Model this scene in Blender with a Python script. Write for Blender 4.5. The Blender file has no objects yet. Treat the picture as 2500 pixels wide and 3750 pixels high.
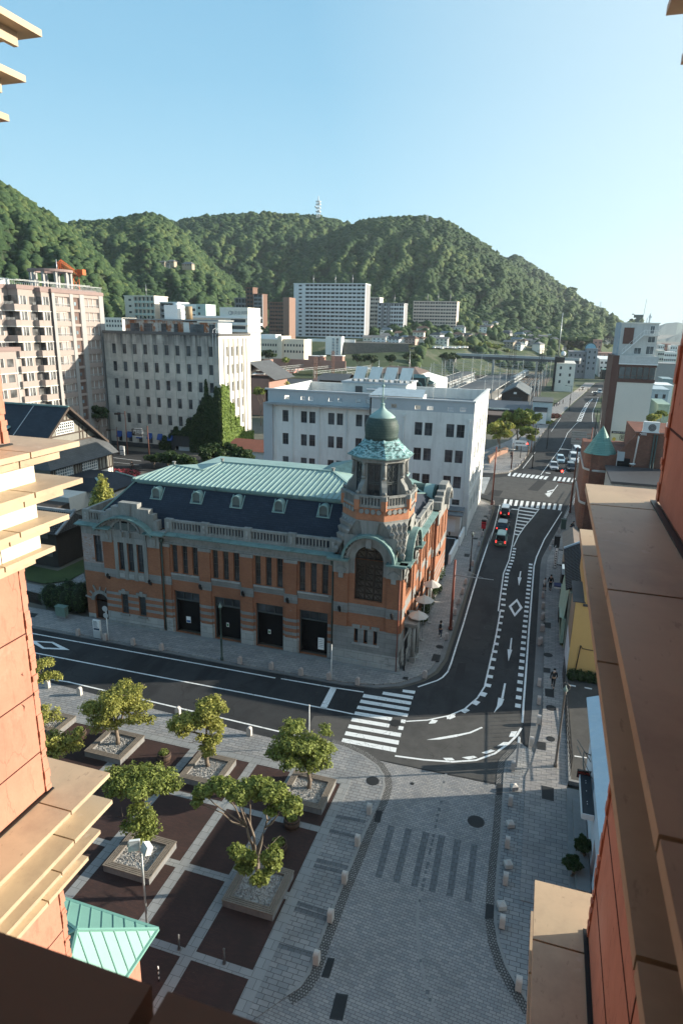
import bpy, bmesh, math, random
import numpy as np
from mathutils import Matrix, Vector
random.seed(7); RNG = np.random.default_rng(7)
sc = bpy.context.scene; col = sc.collection
R = math.radians
# ---------------- camera (eye at a 7th floor window, 28 m above the plaza) ----------------
FPX, PITCH, ROLL, HEAD, H = 2377.8, .279675, .021258, R(17.1), 28.0
def _axes():
    cp, sp = math.cos(PITCH), math.sin(PITCH)
    F = np.array([0, cp, -sp]); X = np.array([1., 0, 0]); U = np.array([0, sp, cp])
    c, s = math.cos(ROLL), math.sin(ROLL); a, b = c*X + s*U, -s*X + c*U
    M = np.array([[math.cos(HEAD), -math.sin(HEAD), 0], [math.sin(HEAD), math.cos(HEAD), 0], [0, 0, 1]])
    return M@a, M@b, M@F
AX = _axes(); EYE = np.array([0, 0, H])
cam = bpy.data.cameras.new('camera'); co = bpy.data.objects.new('camera', cam); col.objects.link(co); sc.camera = co
cam.sensor_fit = 'VERTICAL'; cam.sensor_height = 36; cam.sensor_width = 24; cam.lens = FPX/3750*36
cam.clip_start = .05; cam.clip_end = 40000
m = Matrix(((AX[0][0], AX[1][0], -AX[2][0]), (AX[0][1], AX[1][1], -AX[2][1]), (AX[0][2], AX[1][2], -AX[2][2]))).to_4x4()
m.translation = (0, 0, H); co.matrix_world = m
cam.dof.use_dof = True; cam.dof.focus_distance = 55; cam.dof.aperture_fstop = 5.6
# ---------------- sky, sun, exposure ----------------
SUN_EL, SUN_AZ = R(16.5), math.atan2(.917, .397)          # azimuth clockwise from +Y
w = bpy.data.worlds.new('World'); sc.world = w; w.use_nodes = True
nt = w.node_tree; bg = nt.nodes['Background']
sky = nt.nodes.new('ShaderNodeTexSky'); sky.sky_type = 'NISHITA'; sky.sun_disc = False
sky.sun_elevation = SUN_EL; sky.sun_rotation = SUN_AZ; sky.air_density = 1.0; sky.dust_density = .6; sky.ozone_density = 1.6
# the pale, hazy blue of this sky: white toward the horizon and the sun, laid over the physical sky
tcx = nt.nodes.new('ShaderNodeTexCoord'); sx = nt.nodes.new('ShaderNodeSeparateXYZ'); nt.links.new(tcx.outputs['Generated'], sx.inputs[0])
rz = nt.nodes.new('ShaderNodeValToRGB'); nt.links.new(sx.outputs[2], rz.inputs[0]); e = rz.color_ramp.elements
e[0].position = 0.0; e[0].color = (.50,.74,.82,1); e[1].position = 1.0; e[1].color = (.05,.16,.30,1)
for p_, c_ in ((.10,(.38,.64,.78)),(.30,(.235,.48,.66)),(.6,(.13,.33,.53))): q = e.new(p_); q.color = (*c_,1)
dt = nt.nodes.new('ShaderNodeVectorMath'); dt.operation = 'DOT_PRODUCT'; nt.links.new(tcx.outputs['Generated'], dt.inputs[0]); dt.inputs[1].default_value = (.917*math.cos(SUN_EL), .397*math.cos(SUN_EL), math.sin(SUN_EL))
rs_ = nt.nodes.new('ShaderNodeValToRGB'); nt.links.new(dt.outputs['Value'], rs_.inputs[0]); e = rs_.color_ramp.elements; e[0].position = .15; e[0].color = (0,0,0,1); e[1].position = 1.0; e[1].color = (.9,.9,.9,1); q = e.new(.6); q.color = (.5,.5,.5,1)
m1 = nt.nodes.new('ShaderNodeMix'); m1.data_type = 'RGBA'; nt.links.new(rs_.outputs[0], m1.inputs[0]); nt.links.new(rz.outputs[0], m1.inputs[6]); m1.inputs[7].default_value = (.80,.90,.90,1)
sc10 = nt.nodes.new('ShaderNodeVectorMath'); sc10.operation = 'SCALE'; sc10.inputs[3].default_value = 8.2; nt.links.new(m1.outputs[2], sc10.inputs[0])
m2 = nt.nodes.new('ShaderNodeMix'); m2.data_type = 'RGBA'; m2.inputs[0].default_value = .88; nt.links.new(sky.outputs[0], m2.inputs[6]); nt.links.new(sc10.outputs[0], m2.inputs[7])
nt.links.new(m2.outputs[2], bg.inputs[0]); bg.inputs[1].default_value = .080
sl = bpy.data.lights.new('sun', 'SUN'); sl.energy = 5.0; sl.angle = R(.55); sl.color = (1, .9, .74)
so = bpy.data.objects.new('sun', sl); col.objects.link(so); so.location = (60, 30, 60)
sd = Vector((math.sin(SUN_AZ)*math.cos(SUN_EL), math.cos(SUN_AZ)*math.cos(SUN_EL), math.sin(SUN_EL)))
so.rotation_euler = sd.to_track_quat('Z', 'Y').to_euler()
vs = sc.view_settings; vs.view_transform = 'Standard'; vs.look = 'None'; vs.exposure = 1.08; vs.gamma = 1; vs.use_curve_mapping = False
sc.cycles.max_bounces = 5; sc.cycles.diffuse_bounces = 3; sc.cycles.glossy_bounces = 2; sc.cycles.transparent_max_bounces = 6
# ---------------- measuring helpers: a photo pixel back onto the ground / a plane ----------------
def ray(x, y): return AX[0]*(x-1250)/FPX - AX[1]*(y-1875)/FPX + AX[2]
def G(x, y, z=0.0):
    d = ray(x, y); q = EYE + d*(z-H)/d[2]; return (float(q[0]), float(q[1]), z)
def PY(x, y, Y): d = ray(x, y); q = EYE + d*Y/d[1]; return (float(q[0]), Y, float(q[2]))
def PX(x, y, X): d = ray(x, y); q = EYE + d*X/d[0]; return (X, float(q[1]), float(q[2]))
def PD(x, y, D): d = ray(x, y); q = EYE + d*D/math.hypot(d[0], d[1]); return (float(q[0]), float(q[1]), float(q[2]))
def crop(x0, y0, s): return lambda x, y: (x0+x/s, y0+y/s)
c2, z2, z1, c3, z3 = crop(250,1600,2.0907), crop(250,1850,3.92), crop(1200,1900,3.136), crop(950,1350,1.742), crop(1550,1400,3.92)
cA, cB, cC, z6, z4, z5 = crop(0,1300,1.2544), crop(0,600,1.2544), crop(1600,1150,1.742), crop(2150,1100,3.618), crop(1600,1950,3.136), crop(1900,2300,3.92)
p1, p2, p3, p4, p6, p7, p5 = crop(50,2200,1.3067), crop(1150,2200,1.742), crop(0,2900,1.3635), crop(900,2700,1.4255), crop(1800,1600,2.24), crop(0,1500,2.352), crop(1850,2400,1.7415)
zA, zF, zG, zH, zR, zW = crop(0,950,3.484), crop(900,900,1.96), crop(1200,1200,2.613), crop(900,1200,3.92), crop(1880,1780,3.794), crop(1950,1950,3.92)
zK, zL, zM = crop(380,1180,2.613), crop(400,1050,2.613), crop(1650,1150,2.613)
# ---------------- materials ----------------
MATS = {}
def _new(name):
    m = bpy.data.materials.new(name); m.use_nodes = True; nt = m.node_tree
    return m, nt, nt.nodes['Principled BSDF']
def N(nt, t, **kw):
    n = nt.nodes.new(t)
    for k, v in kw.items():
        if k in ('operation', 'blend_type', 'data_type', 'noise_dimensions', 'feature', 'wave_type', 'bands_direction'): setattr(n, k, v)
        else: n.inputs[k].default_value = v
    return n
def mixc(nt, fac, a, b, bt='MIX'):
    n = nt.nodes.new('ShaderNodeMix'); n.data_type = 'RGBA'; n.blend_type = bt
    for s, v in ((0, fac), (6, a), (7, b)):
        if hasattr(v, 'is_linked') or hasattr(v, 'links'): nt.links.new(v, n.inputs[s])
        elif s == 0: n.inputs[0].default_value = v
        else: n.inputs[s].default_value = (*v, 1) if len(v) == 3 else v
    return n.outputs[2]
def pos(nt, scale=(1,1,1), obj=False):
    g = nt.nodes.new('ShaderNodeTexCoord').outputs['Object'] if obj else nt.nodes.new('ShaderNodeNewGeometry').outputs['Position']
    mp = nt.nodes.new('ShaderNodeMapping'); nt.links.new(g, mp.inputs[0]); mp.inputs['Scale'].default_value = scale
    return mp.outputs[0]
def wallvec(nt):     # (x+y, z) so that a masonry pattern runs level on every upright wall
    g = nt.nodes.new('ShaderNodeNewGeometry'); s = nt.nodes.new('ShaderNodeSeparateXYZ'); nt.links.new(g.outputs['Position'], s.inputs[0])
    a = N(nt, 'ShaderNodeMath', operation='ADD'); nt.links.new(s.outputs[0], a.inputs[0]); nt.links.new(s.outputs[1], a.inputs[1])
    c = nt.nodes.new('ShaderNodeCombineXYZ'); nt.links.new(a.outputs[0], c.inputs[0]); nt.links.new(s.outputs[2], c.inputs[1]); return c.outputs[0]
def noise(nt, vec, scale, detail=4, rough=.6):
    n = N(nt, 'ShaderNodeTexNoise', Scale=scale, Detail=detail, Roughness=rough); nt.links.new(vec, n.inputs['Vector']); return n.outputs['Fac']
def ramp(nt, fac, a, b, ca=(0,0,0), cb=(1,1,1)):
    r = nt.nodes.new('ShaderNodeValToRGB'); nt.links.new(fac, r.inputs[0]); e = r.color_ramp.elements
    e[0].position, e[1].position = a, b; e[0].color = (*ca, 1); e[1].color = (*cb, 1); return r.outputs[0]
def bump(nt, bs, h, st=.3, dist=.02):
    b = N(nt, 'ShaderNodeBump', Strength=st, Distance=dist); nt.links.new(h, b.inputs['Height']); nt.links.new(b.outputs[0], bs.inputs['Normal'])
def mat(name, c, rough=.75, var=.18, scale=1.5, metal=0.0, spec=.35, bmp=0.0, streak=0.0, dirt=None, dscale=.4, dlo=.5, dhi=.7):
    if name in MATS: return MATS[name]
    m, nt, bs = _new(name); v = pos(nt); n1 = noise(nt, v, scale); n2 = noise(nt, v, scale*9, 3)
    lo = tuple(x*(1-var) for x in c); hi = tuple(min(1, x*(1+var)) for x in c)
    o = mixc(nt, ramp(nt, n1, .3, .7), lo, hi)
    o = mixc(nt, .35, o, mixc(nt, ramp(nt, n2, .3, .7), lo, hi))
    if dirt: o = mixc(nt, ramp(nt, noise(nt, v, dscale, 6, .7), dlo, dhi), o, dirt)
    if streak:
        n3 = noise(nt, pos(nt, (3, 3, .25)), 1.3, 5); o = mixc(nt, ramp(nt, n3, .45, .75, (0,0,0), (streak,)*3), o, tuple(x*.35 for x in c))
    nt.links.new(o, bs.inputs['Base Color']); bs.inputs['Roughness'].default_value = rough; bs.inputs['Metallic'].default_value = metal
    bs.inputs['Specular IOR Level'].default_value = spec
    if bmp: bump(nt, bs, n2, bmp)
    MATS[name] = m; return m
def masonry(name, c1, c2, mortar, bw, bh, msize=.008, rough=.85, floor=False, rot=0.0, patch=None, plo=.62, phi=.68, pscale=.9, off=.5, bias=0.0, var=.2, stretch=None):
    if name in MATS: return MATS[name]
    m, nt, bs = _new(name)
    if floor:
        g = nt.nodes.new('ShaderNodeNewGeometry'); mp = nt.nodes.new('ShaderNodeMapping'); nt.links.new(g.outputs['Position'], mp.inputs[0]); mp.inputs['Rotation'].default_value = (0, 0, rot); v = mp.outputs[0]
    else: v = wallvec(nt)
    b = N(nt, 'ShaderNodeTexBrick', **{'Scale': 1.0, 'Mortar Size': msize, 'Mortar Smooth': .1, 'Bias': bias, 'Brick Width': bw, 'Row Height': bh})
    b.offset = off; nt.links.new(v, b.inputs['Vector'])
    b.inputs['Color1'].default_value = (*c1, 1); b.inputs['Color2'].default_value = (*c2, 1); b.inputs['Mortar'].default_value = (*mortar, 1)
    p = pos(nt); o = mixc(nt, ramp(nt, noise(nt, p, .5, 5), .3, .75, (1-var,)*3, (1+var*.5,)*3), b.outputs[0], b.outputs[0])
    mul = mixc(nt, 1.0, b.outputs[0], ramp(nt, noise(nt, p, .55, 5), .3, .72, (1-var,)*3, (1,)*3), 'MULTIPLY')
    if patch:
        mul = mixc(nt, ramp(nt, noise(nt, pos(nt, (1, 1, 2.2)), pscale, 5, .7), plo, phi), mul, patch)
    nt.links.new(mul, bs.inputs['Base Color']); bs.inputs['Roughness'].default_value = rough; bs.inputs['Specular IOR Level'].default_value = .25
    bump(nt, bs, b.outputs['Fac'], -.4, .01)
    MATS[name] = m; return m
def overlay(m, c, scale, lo, hi, k=1.0, stretch=(1,1,1), crack=False):
    nt = m.node_tree; bs = nt.nodes['Principled BSDF']; src = bs.inputs['Base Color'].links[0].from_socket; v = pos(nt, stretch)
    if crack:
        w_ = nt.nodes.new('ShaderNodeVectorMath'); w_.operation = 'ADD'; n_ = N(nt, 'ShaderNodeTexNoise', Scale=scale*3, Detail=4.0); nt.links.new(v, n_.inputs['Vector']); nt.links.new(v, w_.inputs[0]); s_ = nt.nodes.new('ShaderNodeVectorMath'); s_.operation = 'SCALE'; s_.inputs[3].default_value = .5/scale; nt.links.new(n_.outputs['Color'], s_.inputs[0]); nt.links.new(s_.outputs[0], w_.inputs[1])
        t = N(nt, 'ShaderNodeTexVoronoi', Scale=scale); t.feature = 'DISTANCE_TO_EDGE'; nt.links.new(w_.outputs[0], t.inputs['Vector']); f = ramp(nt, t.outputs['Distance'], lo, hi, (k,)*3, (0,0,0))
        g = N(nt, 'ShaderNodeMath', operation='MULTIPLY'); nt.links.new(f, g.inputs[0]); nt.links.new(ramp(nt, noise(nt, v, scale*.6, 2), .42, .58), g.inputs[1]); f = g.outputs[0]
    else: f = ramp(nt, noise(nt, v, scale, 5, .65), lo, hi, (0,0,0), (k,)*3)
    nt.links.new(mixc(nt, f, src, c), bs.inputs['Base Color'])
def glass(name='window_glass', c=(.02,.025,.03), rough=.08):
    if name in MATS: return MATS[name]
    m, nt, bs = _new(name); v = pos(nt); o = mixc(nt, ramp(nt, noise(nt, v, .45, 2), .4, .65), c, tuple(x*3.2+.01 for x in c))
    nt.links.new(o, bs.inputs['Base Color']); bs.inputs['Roughness'].default_value = rough; bs.inputs['Specular IOR Level'].default_value = .6
    MATS[name] = m; return m
def emit(name, c, s):
    m, nt, bs = _new(name); bs.inputs['Base Color'].default_value = (*c, 1); bs.inputs['Emission Color'].default_value = (*c, 1); bs.inputs['Emission Strength'].default_value = s; MATS[name] = m; return m
# ---------------- mesh building ----------------
class MB:
    def __init__(s, M=None): s.v = []; s.f = []; s.mi = []; s.mats = []; s.M = M; s.cur = 0; s.smooth = set()
    def use(s, m):
        if m not in s.mats: s.mats.append(m)
        s.cur = s.mats.index(m); return s
    def addv(s, pts):
        i = len(s.v)
        for p in pts: s.v.append(tuple(s.M @ Vector(p)) if s.M else tuple(p))
        return i
    def addf(s, idx, sm=False):
        if sm: s.smooth.add(len(s.f))
        s.f.append(tuple(idx)); s.mi.append(s.cur)
    def poly(s, pts, sm=False): i = s.addv(pts); s.addf(range(i, i+len(pts)), sm); return s
    def box(s, x0, x1, y0, y1, z0, z1):
        i = s.addv([(x0,y0,z0),(x1,y0,z0),(x1,y1,z0),(x0,y1,z0),(x0,y0,z1),(x1,y0,z1),(x1,y1,z1),(x0,y1,z1)])
        for q in ((0,3,2,1),(4,5,6,7),(0,1,5,4),(1,2,6,5),(2,3,7,6),(3,0,4,7)): s.addf([i+k for k in q])
        return s
    def prism(s, pts, z0, z1, top=True, bot=True):
        n = len(pts)
        if sum(pts[i][0]*pts[(i+1)%n][1]-pts[(i+1)%n][0]*pts[i][1] for i in range(n)) < 0: pts = pts[::-1]
        i = s.addv([(p[0],p[1],z0) for p in pts]+[(p[0],p[1],z1) for p in pts])
        for k in range(n): s.addf([i+k, i+(k+1)%n, i+n+(k+1)%n, i+n+k])
        if top: s.addf([i+n+k for k in range(n)])
        if bot: s.addf([i+n-1-k for k in range(n)])
        return s
    def cyl(s, c, r0, r1, z0, z1, n=10, ph=0, sm=True):
        i = s.addv([(c[0]+r*math.cos(ph+2*math.pi*k/n), c[1]+r*math.sin(ph+2*math.pi*k/n), z) for r, z in ((r0,z0),(r1,z1)) for k in range(n)])
        for k in range(n): s.addf([i+k, i+(k+1)%n, i+n+(k+1)%n, i+n+k], sm)
        s.addf([i+n+k for k in range(n)]); s.addf([i+n-1-k for k in range(n)]); return s
    def lathe(s, c, prof, n=16, ph=0, sm=True, cap=True):
        i = s.addv([(c[0]+r*math.cos(ph+2*math.pi*k/n), c[1]+r*math.sin(ph+2*math.pi*k/n), c[2]+z) for r, z in prof for k in range(n)])
        for j in range(len(prof)-1):
            for k in range(n): s.addf([i+j*n+k, i+j*n+(k+1)%n, i+(j+1)*n+(k+1)%n, i+(j+1)*n+k], sm)
        if cap: s.addf([i+n-1-k for k in range(n)]); j = len(prof)-1; s.addf([i+j*n+k for k in range(n)])
        return s
    def tube(s, pts, r, n=6, sm=True):
        P = [Vector(p) for p in pts]; rr = r if isinstance(r, (list, tuple)) else [r]*len(P); rings = []
        up = Vector((0,0,1))
        for j, p in enumerate(P):
            d = (P[min(j+1, len(P)-1)]-P[max(j-1, 0)]).normalized()
            a = d.cross(up) if abs(d.z) < .95 else d.cross(Vector((1,0,0))); a.normalize(); b = d.cross(a)
            rings.append(s.addv([p + rr[j]*(math.cos(2*math.pi*k/n)*a + math.sin(2*math.pi*k/n)*b) for k in range(n)]))
        for j in range(len(P)-1):
            for k in range(n): s.addf([rings[j]+k, rings[j]+(k+1)%n, rings[j+1]+(k+1)%n, rings[j+1]+k], sm)
        s.addf([rings[0]+n-1-k for k in range(n)]); s.addf([rings[-1]+k for k in range(n)]); return s
    def bar(s, a, b, w, h=None):       # square bar between two points
        h = h or w; A, B = Vector(a), Vector(b); d = (B-A).normalized(); x = d.cross(Vector((0,0,1))) if abs(d.z) < .95 else d.cross(Vector((1,0,0)))
        x.normalize(); y = x.cross(d); i = s.addv([P + sx*x*w/2 + sy*y*h/2 for P in (A, B) for sx, sy in ((-1,-1),(1,-1),(1,1),(-1,1))])
        for q in ((0,3,2,1),(4,5,6,7),(0,1,5,4),(1,2,6,5),(2,3,7,6),(3,0,4,7)): s.addf([i+k for k in q])
        return s
    def sphere(s, c, r, n=8, m=6, sq=(1,1,1)):
        return s.lathe_xyz(c, [(r*math.sin(math.pi*j/m), -r*math.cos(math.pi*j/m)) for j in range(m+1)], n, sq)
    def lathe_xyz(s, c, prof, n, sq):
        i = s.addv([(c[0]+sq[0]*max(r,1e-4)*math.cos(2*math.pi*k/n), c[1]+sq[1]*max(r,1e-4)*math.sin(2*math.pi*k/n), c[2]+sq[2]*z) for r, z in prof for k in range(n)])
        for j in range(len(prof)-1):
            for k in range(n): s.addf([i+j*n+k, i+j*n+(k+1)%n, i+(j+1)*n+(k+1)%n, i+(j+1)*n+k], True)
        return s
    def strip(s, pts, w, z, side=0):   # flat ribbon along a polyline; side 0 centred
        P = [Vector((p[0], p[1])) for p in pts]; L = []
        for j, p in enumerate(P):
            d = (P[min(j+1, len(P)-1)]-P[max(j-1, 0)]).normalized(); n = Vector((-d.y, d.x))
            o = -w/2 if side == 0 else (0 if side > 0 else -w); L.append(((p+n*o), (p+n*(o+w))))
        i = s.addv([(q.x, q.y, z) for pr in L for q in pr])
        for j in range(len(P)-1): s.addf([i+2*j, i+2*j+2, i+2*j+3, i+2*j+1])
        return s
    def mesh(s, name, off=(0,0,0)):
        me = bpy.data.meshes.new(name); v = np.array(s.v, dtype=np.float64) - np.array(off) if s.v else np.zeros((0,3))
        me.from_pydata(v.tolist(), [], s.f); me.validate(clean_customdata=False)
        for m in s.mats: me.materials.append(m)
        if len(me.polygons) == len(s.f):
            me.polygons.foreach_set('material_index', s.mi)
            if s.smooth: me.polygons.foreach_set('use_smooth', [k in s.smooth for k in range(len(s.f))])
        me.update(); return me
    def build(s, name, parent=None, mt=None, loc=None):
        if mt is not None and not s.mats: s.mats = [mt]
        base = wloc(parent) if parent else Vector((0,0,0)); L = Vector(loc) if loc is not None else (base if parent else Vector((0,0,0)))
        o = bpy.data.objects.new(name, s.mesh(name, tuple(L))); col.objects.link(o)
        if parent: o.parent = parent; o.location = L - base
        else: o.location = L
        return o
def wloc(o):
    L = Vector(o.location)
    while o.parent: o = o.parent; L += Vector(o.location)
    return L
def tag(o, label=None, cat=None, group=None, kind=None):
    if label: o['label'] = label
    if cat: o['category'] = cat
    if group: o['group'] = group
    if kind: o['kind'] = kind
    return o
def thing(name, loc, label, cat, group=None, rz=0):
    o = bpy.data.objects.new(name, None); o.empty_display_size = .5; col.objects.link(o); o.location = loc; o.rotation_euler = (0,0,rz); return tag(o, label, cat, group)
def kids(o): return [c for c in ALLKIDS.get(o.name, [])]
ALLKIDS = {}
def dup(root, loc=None, rz=None, label=None, parent=None, scale=None):
    c = root.copy(); col.objects.link(c)
    if parent is not None: c.parent = parent
    if loc is not None: c.location = loc
    if rz is not None: c.rotation_euler = (0,0,rz)
    if scale: c.scale = (scale,)*3
    if label: c['label'] = label
    for ch in root.children: dup(ch, parent=c)
    return c
def fm(x, y, ang, z=0.0): return Matrix.Translation((x, y, z)) @ Matrix.Rotation(ang, 4, 'Z')
# a facade: origin (x,y), ang = heading of its u axis; local x = along, y = inward, z = up
def wall(mb, x0, x1, z0, z1, holes=(), bands=(), base=None, y=0.0, depth=.22, reveal=None):
    """wall plane with rectangular openings (with reveals); bands = [(za, zb, mat)] paint courses of another material"""
    xs = sorted({x0, x1, *[h[0] for h in holes], *[h[1] for h in holes]}); zs = sorted({z0, z1, *[h[2] for h in holes], *[h[3] for h in holes], *[b[0] for b in bands], *[b[1] for b in bands]})
    xs = [x for x in xs if x0 <= x <= x1]; zs = [z for z in zs if z0 <= z <= z1]
    for j in range(len(zs)-1):
        zc = (zs[j]+zs[j+1])/2; mm = base
        for b in bands:
            if b[0] <= zc <= b[1]: mm = b[2]
        if mm: mb.use(mm)
        run = None
        for i in range(len(xs)-1):
            xc = (xs[i]+xs[i+1])/2; hole = any(h[0] < xc < h[1] and h[2] < zc < h[3] for h in holes)
            if not hole and run is None: run = xs[i]
            if run is not None and (hole or i == len(xs)-2):
                e = xs[i] if hole else xs[i+1]; mb.poly([(run,y,zs[j]),(e,y,zs[j]),(e,y,zs[j+1]),(run,y,zs[j+1])]); run = None
    if reveal or base: mb.use(reveal or base)
    d = y+depth
    for a, b, c, e in holes:
        mb.poly([(a,y,c),(b,y,c),(b,d,c),(a,d,c)]); mb.poly([(a,y,e),(a,d,e),(b,d,e),(b,y,e)])
        mb.poly([(a,y,c),(a,d,c),(a,d,e),(a,y,e)]); mb.poly([(b,y,c),(b,y,e),(b,d,e),(b,d,c)])
WCACHE = {}
def win(parent, M, x, z, w, h, fmat, gmat, nx=2, nz=2, y=.16, fr=.06, name='window', bars=.035, pane=True, back=None):
    """one window set at facade coords (x,z): frame with glazing bars and a pane child; meshes are shared"""
    key = (round(w,3), round(h,3), fmat.name, gmat.name, nx, nz, fr, name)
    if key not in WCACHE:
        b = MB().use(fmat); t = .05
        b.box(0,fr,0,t,0,h).box(w-fr,w,0,t,0,h).box(fr,w-fr,0,t,0,fr).box(fr,w-fr,0,t,h-fr,h)
        for i in range(1, nx): b.box(w*i/nx-bars/2, w*i/nx+bars/2, .005, t-.01, fr, h-fr)
        for j in range(1, nz): b.box(fr, w-fr, .002, t-.005, h*j/nz-bars/2, h*j/nz+bars/2)
        g = MB().use(gmat); g.box(.01, w-.01, t+.003, t+.02, .01, h-.01)
        WCACHE[key] = (b.mesh(name), g.mesh('pane'))
    me, pe = WCACHE[key]; P = M @ Vector((x, y, z)); o = bpy.data.objects.new(name, me); col.objects.link(o); o.parent = parent
    o.location = P - wloc(parent); o.rotation_euler = (0, 0, M.to_euler().z)
    if pane: q = bpy.data.objects.new('pane', pe); col.objects.link(q); q.parent = o
    return o
def blob_noise(n, seed=0):
    r = np.random.default_rng(seed); return r.random(n)
def np_mesh(name, verts, faces, mats, mi=None, smooth=False, attr=None):
    me = bpy.data.meshes.new(name); nf, k = faces.shape; me.vertices.add(len(verts)); me.vertices.foreach_set('co', verts.astype(np.float32).ravel())
    me.loops.add(nf*k); me.loops.foreach_set('vertex_index', faces.astype(np.int32).ravel()); me.polygons.add(nf)
    me.polygons.foreach_set('loop_start', np.arange(0, nf*k, k, dtype=np.int32))
    try: me.polygons.foreach_set('loop_total', np.full(nf, k, dtype=np.int32))
    except Exception: pass
    for m in mats: me.materials.append(m)
    if mi is not None: me.polygons.foreach_set('material_index', mi.astype(np.int32))
    if smooth: me.polygons.foreach_set('use_smooth', np.ones(nf, dtype=bool))
    if attr is not None:
        a = me.attributes.new('tint', 'FLOAT', 'FACE'); a.data.foreach_set('value', attr.astype(np.float32))
    me.update(); me.validate(); return me
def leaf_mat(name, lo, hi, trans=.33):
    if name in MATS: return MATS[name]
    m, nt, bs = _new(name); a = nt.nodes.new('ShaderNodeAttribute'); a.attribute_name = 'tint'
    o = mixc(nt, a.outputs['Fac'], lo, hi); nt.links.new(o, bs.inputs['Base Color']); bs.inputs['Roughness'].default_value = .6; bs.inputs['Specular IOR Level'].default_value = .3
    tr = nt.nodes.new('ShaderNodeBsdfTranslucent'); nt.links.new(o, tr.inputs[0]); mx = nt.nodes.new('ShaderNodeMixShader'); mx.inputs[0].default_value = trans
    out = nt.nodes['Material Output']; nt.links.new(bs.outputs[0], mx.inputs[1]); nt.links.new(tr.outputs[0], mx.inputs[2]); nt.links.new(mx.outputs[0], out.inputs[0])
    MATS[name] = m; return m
def leaves(blobs, n, size, seed, fill=.35):
    """quads spread through ellipsoid blobs [(cx,cy,cz,rx,ry,rz)] -> verts, faces, tint"""
    r = np.random.default_rng(seed); B = np.array(blobs, float); vol = B[:,3]*B[:,4]*B[:,5]; pr = vol**.75; pr /= pr.sum()
    k = r.choice(len(B), n, p=pr); d = r.normal(size=(n,3)); d /= np.linalg.norm(d, axis=1)[:,None]
    rad = r.random(n)**fill*(1+.22*np.sin(d[:,0]*7+B[k,0])*np.cos(d[:,1]*6+k)); c = B[k,:3]+d*rad[:,None]*B[k,3:6]
    nrm = d*.8+r.normal(size=(n,3))*.5+np.array([0,0,.35]); nrm /= np.linalg.norm(nrm, axis=1)[:,None]
    a = np.cross(nrm, r.normal(size=(n,3))); a /= np.linalg.norm(a, axis=1)[:,None]; b = np.cross(nrm, a)
    s = size*(.6+.8*r.random(n))[:,None]; a = a*s; b = b*s*.6
    V = np.stack([c-a, c-b*.9, c+a, c+b*.9], 1).reshape(-1,3); F = np.arange(4*n).reshape(-1,4)
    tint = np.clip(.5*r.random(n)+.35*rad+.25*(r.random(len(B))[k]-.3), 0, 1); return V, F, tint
def foliage(parent, blobs, n, size, m, seed, name='crown', fill=.35):
    V, F, t = leaves(blobs, n, size, seed, fill); off = np.array(tuple(wloc(parent))) if parent else 0
    o = bpy.data.objects.new(name, np_mesh(name, V-off, F, [m], attr=t)); col.objects.link(o)
    if parent: o.parent = parent
    return o
# ================= shared materials =================
ASPH = mat('asphalt', (.028,.030,.033), .9, .22, .8, bmp=.3, dirt=(.045,.046,.047), dscale=.12, dlo=.45, dhi=.75)
ASPH_OLD_LIT = mat('asphalt_worn_lit', (.075,.073,.07), .9, .2, 1.2, bmp=.3, dirt=(.055,.055,.055), dscale=.2)  # cracked old asphalt, with the brightness of sunlit road put into its colour
WHITE = mat('road_paint', (.72,.74,.74), .7, .08, 3, dirt=(.42,.42,.42), dscale=3.0, dlo=.6, dhi=.72)
PAVE_S = masonry('sidewalk_slabs', (.36,.34,.32), (.27,.26,.26), (.1,.1,.1), .62, .31, .012, floor=True, var=.22)
PAVE_E = masonry('plaza_slabs', (.33,.325,.32), (.24,.25,.26), (.085,.085,.085), .5, .25, .014, floor=True, var=.25, off=.35)
PAVE_P = masonry('plaza_setts', (.34,.33,.32), (.235,.24,.25), (.12,.12,.12), .3, .15, .012, floor=True, rot=R(4), var=.18)
PAVE_D = masonry('dark_setts', (.115,.125,.135), (.15,.16,.17), (.07,.07,.07), .3, .3, .012, floor=True, var=.1)
SETT = masonry('small_setts', (.16,.157,.15), (.27,.26,.25), (.05,.05,.05), .13, .13, .02, floor=True, var=.2)
RAMP = masonry('light_strip_slabs', (.25,.26,.265), (.29,.3,.3), (.1,.1,.1), .6, .5, .01, floor=True, var=.1)
KERB = mat('kerb_stone', (.24,.24,.235), .85, .15, 2)
GUT = mat('gutter_concrete', (.17,.17,.168), .9, .2, 1.0)
REDB = masonry('dark_red_clinker', (.075,.04,.034), (.055,.032,.03), (.04,.03,.028), .22, .075, .006, floor=True, var=.25)
IRON = mat('cast_iron', (.035,.037,.04), .6, .2, 8, metal=.3)
CONC = mat('concrete', (.36,.35,.33), .85, .15, .8, streak=.4)
CONC_D = mat('dark_concrete', (.2,.2,.2), .85, .2, .8, streak=.4)
GRAN = mat('pink_granite', (.42,.35,.32), .7, .15, 12)
GRAN_L = mat('pale_granite', (.48,.45,.42), .7, .15, 12)
STEELR = mat('rust_red_paint', (.2,.055,.035), .5, .15, 2)
STEELG = mat('grey_green_paint', (.13,.14,.13), .45, .15, 2)
STEELW = mat('galvanised_steel', (.5,.52,.53), .4, .12, 2, metal=.3)
BLACK = mat('black_metal', (.012,.012,.013), .45, .2, 2)
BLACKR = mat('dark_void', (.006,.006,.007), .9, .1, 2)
WHT = mat('white_paint', (.78,.78,.76), .5, .05, 2)
CREAM = mat('cream_paint', (.72,.68,.6), .7, .08, .8)
COPPER = mat('verdigris_copper', (.15,.245,.235), .6, .2, 1.5, dirt=(.09,.15,.14), dscale=1.2, dlo=.5, dhi=.65)
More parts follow.
